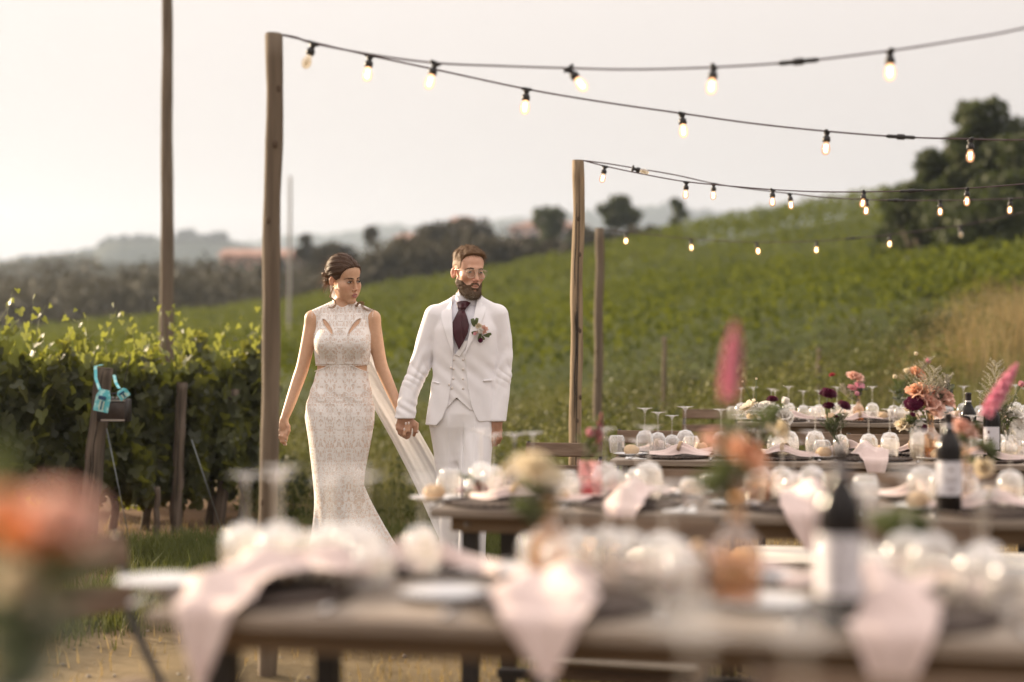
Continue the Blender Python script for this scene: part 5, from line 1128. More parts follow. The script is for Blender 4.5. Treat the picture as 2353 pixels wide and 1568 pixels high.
def brow_obj(H_, sx, parent, m, th, arch, r, x0=.012, x1=.050, z0=.0205):
    n = 170; t = r.rand(n); x = x0 + (x1 - x0) * t; z = z0 + arch * np.sin(np.clip(t * 1.25, 0, 1.3) * 2.1) - .006 * np.clip(t - .7, 0, 1) * 3 + r.normal(0, 1, n) * th * (1 - .65 * t); y = H_.front(x, z) - .0006
    P_ = np.stack([sx * x, y, z], 1); D = np.stack([sx * (np.ones(n) * .9), np.full(n, .05), .35 - .5 * t], 1); V, F, k = strands(P_, D, .008, .0006, 2, r=r); return link('eyebrow', np_mesh('eyebrow', H_.out(V), F, m), parent)
def skin_mat(name, base, sss=.12, rough=.48):
    m = mat(name, (1, 1, 1), rough, (.93, .90, .88), 60, sss=sss, attr='tint', bump=.05, bscale=300, spec=.35, mixpos=(.3, .7)); return m
eye_m = mat('eye', (1, 1, 1), .15, attr='tint', spec=.5)
def gauss(d, s): return np.exp(-(d / s) ** 2)
def ring(n, f): return [f(i / n * math.tau) for i in range(n)]
skin_g, skin_b = skin_mat('groom_skin', None), skin_mat('bride_skin', None)
SC = 440.0
# ================================================================ the groom
GX = 1075.0
def g2(px, py): return ((px - GX) / SC, (1320 - py) / SC)
def z1(zx, zy): return g2((1050 + zx / 2.0909) / 1.7408, (950 + zy / 2.0909) / 1.7408)     # from the enlarged view of the couple
gp = P(GX, 1365, 7.43); groom = empty('person', (gp.x, gp.y, float(gz(gp.x, gp.y))))
tag(groom, 'bearded man in a white suit with burgundy tie and thin rimmed glasses', 'person', 'the couple')
HG = Head((.004, -.005, 1.583), R(25), R(6), R(1), 1.0, True)
GT = [(.78, -.02, .02, .165, .115), (.95, -.02, .02, .155, .108), (1.05, -.017, .02, .150, .103), (1.18, -.015, .018, .158, .112), (1.28, -.012, .02, .165, .113), (1.36, -.010, .025, .135, .095), (1.415, -.006, .03, .07, .068), (1.50, 0, .028, .050, .052)]
GJ = [(.765, -.035, .02, .192, .140), (.87, -.027, .02, .182, .133), (.99, -.021, .02, .172, .126), (1.06, -.018, .02, .167, .123), (1.18, -.015, .018, .172, .131), (1.28, -.012, .02, .172, .130), (1.36, -.010, .025, .140, .108), (1.42, -.008, .03, .082, .082), (1.455, -.006, .034, .068, .068)]
armL = [(-.172, .02, 1.352), (-.216, .02, 1.225), (-.248, .012, 1.105), (-.275, 0, 1.03), (-.309, -.025, .936), (-.326, -.045, .815)]; rL = [.060, .056, .054, .054, .050, .0535]
armR = [(.152, .02, 1.355), (.180, .025, 1.205), (.178, .015, 1.073), (.169, -.005, .948), (.152, -.03, .808)]; rR = [.060, .053, .052, .049, .0485]
legL = [(-.10, .03, .82), (-.098, .02, .46), (-.085, .16, .0)]; legR = [(.045, .0, .82), (.035, -.10, .45), (.02, -.19, -.01)]
def groom_torso(p): return zloft(p, GT)
# skin: one continuous figure
v = Vol((-.42, -.27, -.11), (.27, .30, 1.735), .0033)
v.add(lambda p: groom_torso(p) + .012, (-.25, -.16, .76), (.25, .19, 1.52))
v.seg([a for a in armL], [r_ - .018 for r_ in rL], .02); v.seg(armR, [r_ - .018 for r_ in rR], .02)
v.seg(legL, [.075, .052, .034], .03); v.seg(legR, [.078, .054, .034], .03); v.add(lambda p: ell(p, (-.02, .02, .86), (.14, .095, .10)), (-.25, -.15, .7), (.2, .2, 1.0), .03)
v.seg([legL[-1], (-.085, .12, -.06), (-.09, .02, -.07)], [.034, .036, .03], .02); v.seg([legR[-1], (.02, -.19, -.055), (.022, -.255, -.07)], [.034, .036, .03], .02)
v.seg([(0, .026, 1.40), (.002, .022, 1.52)], [.058, .053], .02)
v.add(lambda p: HG.skin(HG.loc(p)) * HG.s, (-.125, -.17, 1.42), (.135, .14, 1.735), .018)
# his right hand, closed around hers, back of the hand to the viewer
v.seg([(-.326, -.045, .84), (-.327, -.052, .812)], [.032, .030], .012)
v.add(lambda p: ell(p, (-.328, -.056, .787), (.043, .019, .040)), (-.40, -.11, .72), (-.25, .0, .86), .012)
for i, (x, dx, dz) in enumerate([(-.358, .006, .004), (-.341, .010, -.010), (-.322, .006, -.006), (-.300, -.002, .002)]):
    v.seg([(x + .004, -.058, .785), (x, -.072, .762 + dz * .5), (x + dx, -.068, .736 + dz), (x + dx * 2.2, -.044, .724 + dz)], [.0105, .0102, .0095, .0078], .006)
v.seg([(-.292, -.052, .808), (-.276, -.062, .778), (-.272, -.062, .748), (-.279, -.05, .728)], [.013, .011, .0098, .0078], .008)
# his left hand, relaxed, thumb side to the front
v.seg([(.152, -.03, .82), (.150, -.036, .79)], [.030, .029], .012)
v.add(lambda p: ell(p, (.143, -.040, .765), (.037, .022, .042)), (.08, -.10, .70), (.21, .03, .84), .012)
for i, (x, x2, x3, z2, z3) in enumerate([(.116, .103, .110, .712, .690), (.134, .124, .128, .702, .672), (.152, .147, .147, .705, .676), (.168, .166, .163, .715, .690)]):
    v.seg([(x + .004, -.042, .752), (x, -.053, .735), (x2 + .006, -.056, z2), (x3, -.044, z3)], [.0105, .0102, .0094, .0075], .006)
v.seg([(.120, -.045, .785), (.100, -.058, .755), (.092, -.060, .728), (.096, -.056, .712)], [.0125, .0115, .010, .008], .008)
def groom_col(V):
    q = np.stack(HG.loc(V.T), 1); X = np.abs(q[:, 0]); c = np.tile(np.array([.74, .45, .325]), (len(V), 1))
    def tint(m, col):
        c[:] = c * (1 - m[:, None]) + np.array(col) * m[:, None]
    hd = V[:, 2] > 1.40; f = hd & (q[:, 1] < .01)
    tint(.55 * gauss(np.hypot(X - .045, q[:, 2] + .030), .024) * f, (.58, .26, .18)); tint(.6 * gauss(np.hypot(X - .009, q[:, 2] + .040), .017) * f, (.57, .25, .18)); tint(.35 * gauss(q[:, 2] - .055, .02) * f, (.60, .32, .22))
    tint(.95 * gauss(np.hypot((q[:, 0]) / 1.0, (q[:, 2] + .0725) / .45), .017) * (q[:, 1] < -.085), (.40, .17, .135))
    tint(.75 * gauss(X - .079, .012) * gauss(q[:, 1] - .012, .03) * hd, (.72, .26, .16))
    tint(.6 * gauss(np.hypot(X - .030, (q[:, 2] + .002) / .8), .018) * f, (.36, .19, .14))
    hand = sm(.88, .84, V[:, 2]) ; tint(hand, (.46, .26, .17)); kn = np.sin(V[:, 0] * 230) * .5 + .5; tint(.25 * hand * kn * gauss(V[:, 2] - .765, .03), (.33, .155, .10))
    return c
body = vol_obj('body', v, skin_g, groom, groom_col)
r = np.random.RandomState(71)
for sx in (-1, 1): eye_obj(HG, sx, groom, .0042, .0032, (.0005, .0), .26, (.13, .12, .10))
gbrow_m = mat('groom_brow', (.14, .085, .05), .8)
for sx in (-1, 1): brow_obj(HG, sx, groom, gbrow_m, .0021, .0035, r, .011, .048, .0165)
# hair: short faded sides, longer combed top
ghair = mat('groom_hair', (1, 1, 1), .65, attr='tint', spec=.2)
def hl(q):
    """height of the hairline at a place round the head"""
    return np.interp(q[1], [-.10, -.082, -.062, -.045, -.036, -.018, -.004, .03, .06, .12], [.097, .095, .080, .052, .012, -.010, .030, .026, -.045, -.06])
vh = Vol((-.115, -.14, 1.50), (.125, .14, 1.745), .003)
def ghf(p):
    q = HG.loc(p); top = sm(.050, .095, q[2]); lift = .0028 + .011 * top + .007 * top * sm(-.02, -.09, q[1])
    n = .0035 * np.sin(q[0] * 210 + q[1] * 60 + 2 * np.sin(q[1] * 80)) * top + .002 * np.sin(q[1] * 330 + q[0] * 140) * top
    d = ell(q, (0, .020, .036), (.0735, .093, .087)) ; d = smin(d, ell(q, (0, -.044, .05), (.056, .046, .048)), .03) - lift - n
    return smax(d, (hl(q) - q[2]) * .8, .006)
vh.add(ghf); V, F = vh.mesh(); nr = vnormals(V, F)
def ghc(V):
    q = np.stack(HG.loc(V.T), 1); top = sm(.03, .075, q[:, 2])[:, None]; b = r.rand(len(V), 1) * .35 + .8
    return (np.array([.34, .23, .15]) * (1 - top) + np.array([.155, .092, .050]) * top) * b
link('hair', np_mesh('hair', V, F, ghair, True, ghc(V)), groom)
q = np.stack(HG.loc(V.T), 1); topi = np.nonzero(q[:, 2] > .055)[0]; sidei = np.nonzero(q[:, 2] <= .055)[0]
s1 = r.choice(topi, 3400); s2 = r.choice(sidei, 2600)
comb = (HG.M @ np.array([.55, .45, .30])); d1 = nr[s1] * .45 + comb[None] * .75 + r.normal(0, .26, (len(s1), 3)); d2 = nr[s2] * .6 + np.array([0, .3, -.5]) + r.normal(0, .2, (len(s2), 3))
Va, Fa, k = strands(V[s1] - nr[s1] * .003, d1, .020 * (.6 + .7 * r.rand(len(s1))), .0009, 4, bend=np.tile([0, 0, -.35], (len(s1), 1)), r=r, wave=.12); ca = np.repeat(ghc(V[s1]) * (.7 + .75 * r.rand(len(s1), 1)), k, 0)
Vb, Fb, k = strands(V[s2] - nr[s2] * .002, d2, .0035 * (.6 + .6 * r.rand(len(s2))), .0006, 2, r=r); cb2 = np.repeat(ghc(V[s2]), k, 0)
o = link('hair_strands', np_mesh('hair_strands', np.concatenate([Va, Vb]), np.concatenate([Fa, Fb + len(Va)]), ghair, False, np.concatenate([ca, cb2])), groom); tag(o, kind='stuff')
# beard
vb = Vol((-.105, -.15, 1.415), (.115, .08, 1.56), .003)
def beard_mask(q):
    X = np.abs(q[0]); line = np.interp(X, [0, .018, .026, .036, .048, .060, .072], [-.0525, -.0545, -.064, -.066, -.056, -.044, -.030])       # upper edge from the moustache to the sideburn
    lip = ell((q[0], q[2], q[2] * 0), (0, -.0735, 0), (.019, .0085, 1)); low = ell((q[0], q[2], q[2] * 0), (0, -.092, 0), (.011, .006, 1)); soul = 0
    return np.maximum(np.maximum(q[2] - line, -lip), np.maximum(q[1] - (.004 - .0 * X), -low))
def bdf(p):
    q = HG.loc(p); n = .0018 * np.sin(q[0] * 330 + 2 * np.sin(q[2] * 120)) * np.sin(q[2] * 190 + q[0] * 150); th = .0015 + .008 * sm(-.07, -.12, q[2]) + .000 * sm(.03, .06, np.abs(q[0]))
    d = smin(HG.skin(q) - th, ell(q, (0, -.066, -.110), (.038, .031, .028)), .02) - n
    return smax(smax(d, beard_mask(q), .004), -.138 - q[2], .014)
vb.add(bdf); V, F = vb.mesh(); nr = vnormals(V, F)
def bcol(V):
    q = np.stack(HG.loc(V.T), 1); b = (.75 + .5 * r.rand(len(V), 1)); c = np.tile([.105, .066, .040], (len(V), 1)) * b; gr = (sm(-.092, -.125, q[:, 2]) * (r.rand(len(V)) < .45) * gauss(q[:, 0] + .010, .03))[:, None]; c = c * (1 - gr) + np.array([.34, .29, .22]) * gr
    m = (gauss(np.hypot(q[:, 0], q[:, 2] + .06), .025))[:, None] * .6; return c * (1 - m) + np.array([.17, .10, .055]) * m
link('beard', np_mesh('beard', V, F, ghair, True, bcol(V)), groom)
s1 = r.choice(len(V), 8000); d1 = nr[s1] * .55 + np.array([0, -.1, -1.0]) + r.normal(0, .28, (len(s1), 3)); qz = np.stack(HG.loc(V[s1].T), 1)[:, 2]
Va, Fa, k = strands(V[s1] - nr[s1] * .002, d1, (.0045 + .0075 * sm(-.06, -.12, qz)) * (.6 + .8 * r.rand(len(s1))), .0007, 2, r=r)
o = link('beard_strands', np_mesh('beard_strands', Va, Fa, ghair, False, np.repeat(bcol(V[s1]), k, 0)), groom); tag(o, kind='stuff')
# glasses
frame_m2 = mat('glasses_frame', (.62, .52, .40), .25, metal=.9); lens_m = glass('lens', (.97, .97, .97), .02, base=.04, edge=.35, rough=.02)
gl = empty('glasses'); gl.parent = groom; fr = MB(); ln = MB()
for sx in (-1, 1):
    sh = [(.0065, .010), (.014, .0135), (.030, .0145), (.050, .013), (.056, .004), (.055, -.012), (.047, -.025), (.032, -.029), (.016, -.024), (.0085, -.010)]
    pts = []
    for i in range(40):
        t = i / 40 * 10; a_, b_, c_, e_ = [np.array(sh[(int(t) + o_) % 10]) for o_ in (-1, 0, 1, 2)]; u = t % 1; q = .5 * (2 * b_ + (c_ - a_) * u + (2 * a_ - 5 * b_ + 4 * c_ - e_) * u * u + (3 * b_ - a_ - 3 * c_ + e_) * u ** 3); pts.append(q)
    P3 = [HG.out((sx * x, -.1135 + .9 * x * x * 6 * .8, z)) for x, z in pts]; fr.tube(P3 + [P3[0]], .0013, 6, False)
    cpt = HG.out((sx * .031, -.1135 + .0035, -.006)); vs = [cpt] + P3; ln.add(vs, [(0, 1 + i, 1 + (i + 1) % 40) for i in range(40)])
    fr.tube([HG.out((sx * .056, -.1, .008)), HG.out((sx * .068, -.085, .009)), HG.out((sx * .079, .0, .010)), HG.out((sx * .080, .022, .004)), HG.out((sx * .078, .034, -.02))], .0014, 6)
    fr.tube([HG.out((sx * .0085, -.1125, -.004)), HG.out((sx * .0095, -.1, -.012)), HG.out((sx * .010, -.097, -.016))], .0011, 5)
fr.tube([HG.out((-.0085, -.1132, .004)), HG.out((0, -.1155, .0055)), HG.out((.0085, -.1132, .004))], .0012, 6); fr.tube([HG.out((-.015, -.1128, .0135)), HG.out((0, -.1145, .0145)), HG.out((.015, -.1128, .0135))], .0012, 6)
fr.build('frame', frame_m2, gl); ln.build('lens', lens_m, gl)
# clothes
suit_m = mat('white_suit', (.86, .845, .875), .85, (.89, .875, .90), 5, bump=.22, bscale=13, sheen=.25, spec=.2); trous_m = mat('white_trousers', (.86, .845, .87), .85, (.89, .875, .895), 5, bump=.25, bscale=12, sheen=.2, spec=.2)
vest_m = mat('white_waistcoat', (.84, .82, .84), .8, (.87, .855, .87), 6, bump=.06, bscale=380, spec=.2); shirt_m = mat('pale_shirt', (.74, .735, .80), .8, (.78, .775, .84), 8, bump=.05, bscale=300); tie_m = mat('burgundy_satin', (.045, .009, .014), .42, (.065, .013, .020), 20, bump=.05, bscale=200, spec=.35)
def wr_arm(p, z0, x0, s=1.0): return .0050 * s * (.6 - np.abs(np.sin(.5 * ((p[2] * 1.0 + (p[0] - x0) * .9 + .3 * p[1]) * 105 + 2.2 * np.sin(p[2] * 31)))) ** .8) * gauss(p[2] - z0, .07) + .0032 * s * np.sin((p[2] - (p[0] - x0) * 1.5) * 62 + 1 + 1.5 * np.sin(p[0] * 60)) * gauss(p[2] - z0 - .03, .13)
opening = [g2(1037, 676), g2(1039, 700), g2(1041, 760), g2(1043, 815), g2(1037, 886), g2(1031, 930), g2(1018, 962), g2(996, 985), g2(990, 1000), g2(1120, 1000), g2(1113, 985), g2(1094, 958), g2(1083, 930), g2(1075, 886), g2(1068, 815), g2(1083, 755), g2(1098, 690), g2(1102, 672), g2(1085, 655), g2(1050, 655)]
v = Vol((-.41, -.17, .745), (.26, .19, 1.475), .0036)
def gjk(p): return zloft(p, GJ, 2.3, .004) + .0022 * np.sin((p[2] + .9 * p[0]) * 60) * gauss(p[2] - 1.06, .09) + .0018 * np.sin(p[0] * 55 + p[2] * 12) * gauss(p[2] - .86, .07)
v.add(gjk); v.seg([(-.05, .03, 1.412), (-.165, .022, 1.348)], [.050, .056], .03); v.seg([(.035, .03, 1.417), (.148, .022, 1.352)], [.050, .056], .03)
v.add(lambda p: chain(p, *spline(armL, rL), 0) + wr_arm(p, 1.05, -.27) + .003 * np.sin(p[2] * 120 + p[0] * 80) * gauss(p[2] - .87, .04), (-.41, -.13, .75), (-.10, .12, 1.46), .012)
v.add(lambda p: chain(p, *spline(armR, rR), 0) + wr_arm(p, 1.06, .17, .8), (.08, -.12, .74), (.26, .12, 1.46), .012)
sl, p = v.box(v.lo, v.lo + v.h * v.n); X2, Z2 = v.ax[0][:, None], v.ax[2][None, :]
op = poly2(X2, Z2, opening)[:, None, :]
v.d = smax(v.d, -np.maximum(op, p[1] - .03).astype(np.float32), .003)
v.d = smax(v.d, -cone(p, (0, .03, 1.40), (.002, .026, 1.52), .064, .066).astype(np.float32), .003)
inarm = np.minimum(chain(p, armL, [q + .02 for q in rL], .02), chain(p, armR, [q + .02 for q in rR], .02))
hem = (.792 + .012 * np.sin(p[0] * 9)) - p[2]; cuff = .818 - p[2] + .0 * p[0]
torso_only = (p[0] > -.252) & (p[0] < .108)
v.d = np.where(torso_only & (p[1] > -.5), smax(v.d, np.broadcast_to(hem, v.d.shape).astype(np.float32), .004), v.d)
v.d = smax(v.d, np.where(p[0] < -.252, .816 - p[2], np.where(p[0] > .108, .800 - p[2] + .25 * (p[0] - .15) * 0, -1)).astype(np.float32) + 0 * v.d, .003).astype(np.float32)
jk = vol_obj('jacket', v, suit_m, groom)
def shellpiece(name, basef, off, th, poly, m, lo, hi, parent=groom, h=.0028, k=.002, ymax=.0, extra=None):
    """a flat piece of cloth lying on a body surface, cut to an outline in the front view"""
    v = Vol(lo, hi, h); sl, p = v.box(v.lo, v.lo + h * v.n); T_ = basef(p) - off
    if extra is not None: T_ = T_ - extra(p)
    pp = poly2(v.ax[0][:, None], v.ax[2][None, :], poly)[:, None, :]
    v.d = smax(smax(np.abs(T_) - th / 2, np.broadcast_to(pp, v.d.shape), k), np.broadcast_to(p[1] - ymax, v.d.shape), k).astype(np.float32)
    return vol_obj(name, v, m, parent)
lapL = [z1(1582, 505), z1(1540, 540), z1(1492, 585), z1(1484, 625), z1(1505, 720), z1(1550, 860), z1(1600, 1000), z1(1600, 850), z1(1588, 620)]
lapR = [z1(1800, 480), z1(1838, 528), z1(1846, 556), z1(1832, 574), z1(1872, 562), z1(1862, 640), z1(1810, 770), z1(1745, 900), z1(1694, 1000), z1(1730, 820), z1(1775, 640)]
shellpiece('lapel', gjk, .006, .009, lapL, suit_m, (-.14, -.14, 1.12), (-.04, .06, 1.46)); shellpiece('lapel', gjk, .006, .009, lapR, suit_m, (-.04, -.14, 1.12), (.12, .06, 1.46))
shellpiece('pocket_flap', gjk, .003, .005, [z1(1848, 1190), z1(1925, 1184), z1(1925, 1202), z1(1848, 1206)], suit_m, (.06, -.14, .98), (.16, .06, 1.05)); shellpiece('pocket_flap', gjk, .003, .005, [z1(1420, 1195), z1(1482, 1212), z1(1482, 1226), z1(1420, 1212)], suit_m, (-.22, -.14, .96), (-.10, .06, 1.04))
shellpiece('breast_pocket', gjk, .0025, .004, [z1(1880, 800), z1(1945, 790), z1(1945, 806), z1(1880, 816)], suit_m, (.06, -.14, 1.10), (.17, .06, 1.20))
shellpiece('shirt', groom_torso, .0, .006, [g2(1030, 660), g2(1030, 850), g2(1095, 850), g2(1108, 660)], shirt_m, (-.12, -.14, 1.05), (.10, .06, 1.50))
vestp = [z1(1560, 760), z1(1592, 800), z1(1612, 985), z1(1665, 915), z1(1725, 800), z1(1800, 760), z1(1800, 1450), z1(1742, 1442), z1(1690, 1395), z1(1628, 1338), z1(1590, 1380), z1(1550, 1425), z1(1500, 1420), z1(1500, 760)]
shellpiece('waistcoat', groom_torso, .009, .007, vestp, vest_m, (-.16, -.16, .83), (.10, .06, 1.20), extra=lambda p: .0015 * np.sin((p[2] + p[0]) * 90))
shellpiece('waistcoat_lapel', groom_torso, .015, .005, [z1(1575, 790), z1(1610, 985), z1(1655, 1002), z1(1720, 900), z1(1745, 780), z1(1718, 800), z1(1660, 915), z1(1614, 978), z1(1596, 800)], vest_m, (-.12, -.16, 1.10), (.06, .06, 1.22))
but_m = mat('covered_button', (.76, .70, .66), .6)
bt = MB().lathe([(0, .0035), (.004, .003), (.0062, .0015), (.0064, -.002), (0, -.002)], 14, cap=False).mesh('button', but_m)
def on_front(basef, x, z, off):
    y = np.linspace(-.2, .1, 600); d = basef((np.full(600, x), y, np.full(600, z))) - off; return (x, y[np.argmax(d < 0)], z)
for zx, zy in [(1605, 1022), (1603, 1100), (1600, 1180), (1590, 1258), (1682, 1022), (1682, 1102), (1682, 1183), (1682, 1262)]:
    x, z = z1(zx, zy); link('button', bt, groom, on_front(groom_torso, x, z, .0135), (math.pi / 2, 0, 0))
for zx, zy in [(1588, 1090), (1572, 1230)]:
    x, z = z1(zx, zy); link('button', bt, groom, on_front(gjk, x - .004, z, .003), (math.pi / 2, 0, 0))
tiep = [z1(1620, 545), z1(1660, 530), z1(1705, 530), z1(1745, 548), z1(1712, 590), z1(1694, 612), z1(1716, 670), z1(1733, 735), z1(1722, 800), z1(1690, 870), z1(1648, 942), z1(1612, 860), z1(1590, 780), z1(1592, 715), z1(1618, 660), z1(1640, 612), z1(1634, 585)]
tz = z1(0, 612)[1]
shellpiece('cravat', groom_torso, .014, .012, tiep, tie_m, (-.10, -.15, 1.15), (.06, .06, 1.44), k=.004, h=.0024,
           extra=lambda p: .010 * gauss(p[0] + .033, .03) * sm(1.42, 1.39, p[2]) - .009 * gauss(p[2] - tz, .013) + .0035 * np.cos((p[0] + .033) * 230) * (gauss(p[2] - tz, .035)) - .005 * gauss(p[0] + .033 + .1 * (p[2] - tz), .004) * sm(tz, tz - .05, p[2]) + .006 * gauss(p[2] - 1.395, .015))
x, z = z1(1664, 605); pin = on_front(groom_torso, x, z, .022); pm = MB().blob(pin, .005, 10, 6)
for i in range(6): pm.blob((pin[0] + .006 * math.cos(i * 1.05), pin[1], pin[2] + .006 * math.sin(i * 1.05)), .0028, 8, 5)
pm.build('tie_pin', mat('crystal_pin', (.8, .78, .76), .1, metal=.6), groom)
def collar(p): return zloft(p, [(1.36, -.004, .028, .088, .090), (1.41, -.003, .028, .074, .076), (1.45, 0, .028, .064, .066), (1.50, .002, .026, .060, .062)])
v = Vol((-.10, -.08, 1.395), (.10, .12, 1.50), .0026); sl, p = v.box(v.lo, v.lo + v.h * v.n); topz = 1.452 + .028 * sm(-.06, .06, p[1]); v.d = smax(np.abs(collar(p)) - .0028, np.maximum(p[2] - topz, 1.405 - p[2]) + 0 * p[0], .002).astype(np.float32); vol_obj('shirt_collar', v, shirt_m, groom)
w1 = [g2(1039, 664), g2(1041, 682), g2(1047, 699), g2(1064, 692), g2(1054, 684), g2(1044, 672)]; w2 = [g2(1070, 691), g2(1083, 701), g2(1099, 681), g2(1100, 666), g2(1092, 676), g2(1080, 686)]
for w_ in (w1, w2): shellpiece('collar_wing', collar, .005, .0045, w_, shirt_m, (-.10, -.10, 1.38), (.08, .06, 1.50), h=.0024)
v = Vol((-.24, -.26, -.05), (.19, .25, .93), .004)
v.add(lambda p: zloft(p, [(.62, -.028, .02, .09, .045), (.70, -.03, .02, .130, .075), (.77, -.03, .018, .158, .104), (.84, -.025, .015, .162, .113), (.92, -.02, .02, .158, .108)], 2.3))
def leg(pts, rr, cx): return lambda p: chain(p, pts, rr, .03) + .003 * np.sin((p[2] + .5 * p[0]) * 60) * gauss(p[2] - pts[1][2], .1) + .0015 * np.sin(p[0] * 90 + p[2] * 25)
v.add(leg([(-.105, .02, .80), (-.100, .02, .46), (-.088, .15, .0)], [.088, .060, .062], -.1), (-.24, -.1, -.06), (.03, .24, .93), .05)
v.add(leg([(.047, 0, .80), (.035, -.085, .46), (.02, -.175, -.01)], [.092, .078, .066], .04), (-.08, -.26, -.06), (.19, .14, .93), .035)
sl, p = v.box(v.lo, v.lo + v.h * v.n)
cr = .004 * gauss(p[0] - (.040 - .02 * (.8 - p[2])), .006) * sm(.0, -.03, p[1]) + .004 * gauss(p[0] + .100, .006) * (p[1] < .02)
v.d = (v.d - cr * sm(.86, .78, p[2])).astype(np.float32)
v.d = (v.d + .010 * gauss(p[0] + .022, .005) * sm(.80, .72, p[2]) * (p[1] < .02)).astype(np.float32)
vol_obj('trousers', v, trous_m, groom)
shoe_m = mat('tan_shoe', (.20, .12, .07), .4)
for a in ([(-.088, .16, -.055), (-.088, .09, -.06), (-.092, -.01, -.07)], [(.02, -.17, -.05), (.02, -.22, -.06), (.022, -.30, -.07)]):
    v = Vol(np.min(a, 0) - .07, np.max(a, 0) + .07, .005); v.lo[2] = max(v.lo[2], -.13); v.add(lambda p: chain(p, a, [.046, .045, .038], .02)); sl, p = v.box(v.lo, v.lo + v.h * v.n); v.d = smax(v.d, (-.100 - p[2]).astype(np.float32) + 0 * v.d, .003).astype(np.float32); vol_obj('shoe', v, shoe_m, groom)
ringm = mat('gold_ring', (.75, .52, .20), .25, metal=1.0); MB().lathe([(.0115, -.0022), (.0122, 0), (.0115, .0022)], 20, (.150, -.055, .728), Matrix.Rotation(.25, 3, 'X'), cap=False).build('ring', ringm, groom)
# boutonniere
bo = empty('boutonniere'); bo.parent = groom; bo['label'] = 'boutonniere of small blush roses, dark leaves and a wine bud on the lapel'
def bl(kind, col, zx, zy, s, off=.018):
    x, z = z1(zx, zy); q = on_front(gjk, x, z, off); b = link('bloom', bloom_mesh(kind, col), bo, q, Vector((.1, -1, .25)).to_track_quat('Z', 'Y').to_euler()); b.scale = (s,) * 3
bl('rose', 'cream', 1812, 742, .016); bl('rose', 'blush', 1852, 770, .021); bl('rose', 'white', 1828, 780, .015, .022); bl('bud', 'blush', 1795, 800, .012); bl('pom', 'wine', 1826, 862, .013); bl('open', 'rose', 1780, 808, .010)
for zx, zy, s, a in [(1775, 750, .042, .25), (1785, 735, .036, -.25), (1800, 790, .03, 1.9), (1850, 820, .032, -1.75), (1868, 818, .03, -1.4), (1830, 800, .03, 2.9), (1810, 830, .026, 3.3), (1838, 825, .024, -2.6)]:
    x, z = z1(zx, zy); l = link('leaf', LEAFG, bo, on_front(gjk, x, z, .014), (.25, -a, 0)); l.scale = (s, s, s)
# ================================================================ the bride
BX = 785.0
def b2(px, py): return ((px - BX) / SC, (1320 - py) / SC)
def y1(zx, zy): return b2((1050 + zx / 2.0909) / 1.7408, (950 + zy / 2.0909) / 1.7408)
def y2(zx, zy): return b2((1220 + zx / 4.9) / 1.7408, (1010 + zy / 4.9) / 1.7408)
bp_ = P(BX, 1365, 7.43); bride = empty('person', (bp_.x, bp_.y, float(gz(bp_.x, bp_.y))))
tag(bride, 'dark haired woman in a white lace dress and veil, looking down sideways', 'person', 'the couple')
HB = Head((.012, -.002, 1.545), R(45), R(14), R(-6), .95, False)
BT = [(.40, -.015, .0, .115, .105), (.55, -.016, 0, .137, .112), (.70, -.010, 0, .160, .118), (.83, -.012, .005, .180, .122), (.92, -.010, .01, .166, .112), (1.02, -.004, .01, .138, .095), (1.08, -.001, .01, .128, .090), (1.13, 0, .005, .135, .098), (1.20, .002, -.002, .144, .110), (1.27, .002, .008, .138, .100), (1.34, .002, .02, .120, .080), (1.39, .002, .028, .06, .055), (1.44, .002, .028, .045, .047)]
def bride_torso(p):
    d = zloft(p, BT); X = np.abs(p[0] - .003); return smin(d, ell((X, p[1], p[2]), (.066, -.068, 1.205), (.058, .046, .055)), .035)
bArmL = [(-.160, .025, 1.340), (-.186, .025, 1.20), (-.210, .02, 1.086), (-.234, .012, 1.01), (-.273, -.01, .886), (-.298, -.02, .815)]; bRL = [.0385, .0360, .034, .033, .0275, .0215]
bArmR = [(.158, .025, 1.340), (.176, .03, 1.225), (.198, .03, 1.105), (.230, .025, 1.020), (.263, .01, .946), (.310, -.02, .845)]; bRR = [.0385, .0360, .034, .032, .0285, .0225]
v = Vol((-.36, -.17, -.11), (.405, .21, 1.70), .0033)
v.add(bride_torso, (-.24, -.17, .39), (.24, .18, 1.46))
v.seg([(-.04, .03, 1.392), (-.156, .025, 1.340)], [.034, .036], .03); v.seg([(.04, .03, 1.392), (.154, .025, 1.340)], [.034, .036], .03)
v.seg(bArmL, bRL, .025, 0); v.seg(bArmR, bRR, .025, 0)
v.seg([(.002, .03, 1.38), (.008, .02, 1.49)], [.050, .044], .025)
v.seg([(-.065, .02, .78), (-.05, -.01, .40), (-.055, -.03, .0)], [.082, .048, .033], .03); v.seg([(.05, .02, .78), (.035, .03, .40), (.04, .10, .0)], [.082, .048, .033], .03)
v.seg([(-.055, -.03, .0), (-.055, -.09, -.07)], [.035, .025], .02); v.seg([(.05, .10, .0), (.05, .04, -.07)], [.035, .025], .02)
v.add(lambda p: HB.skin(HB.loc(p)) * HB.s, (-.12, -.16, 1.38), (.15, .16, 1.70), .014)
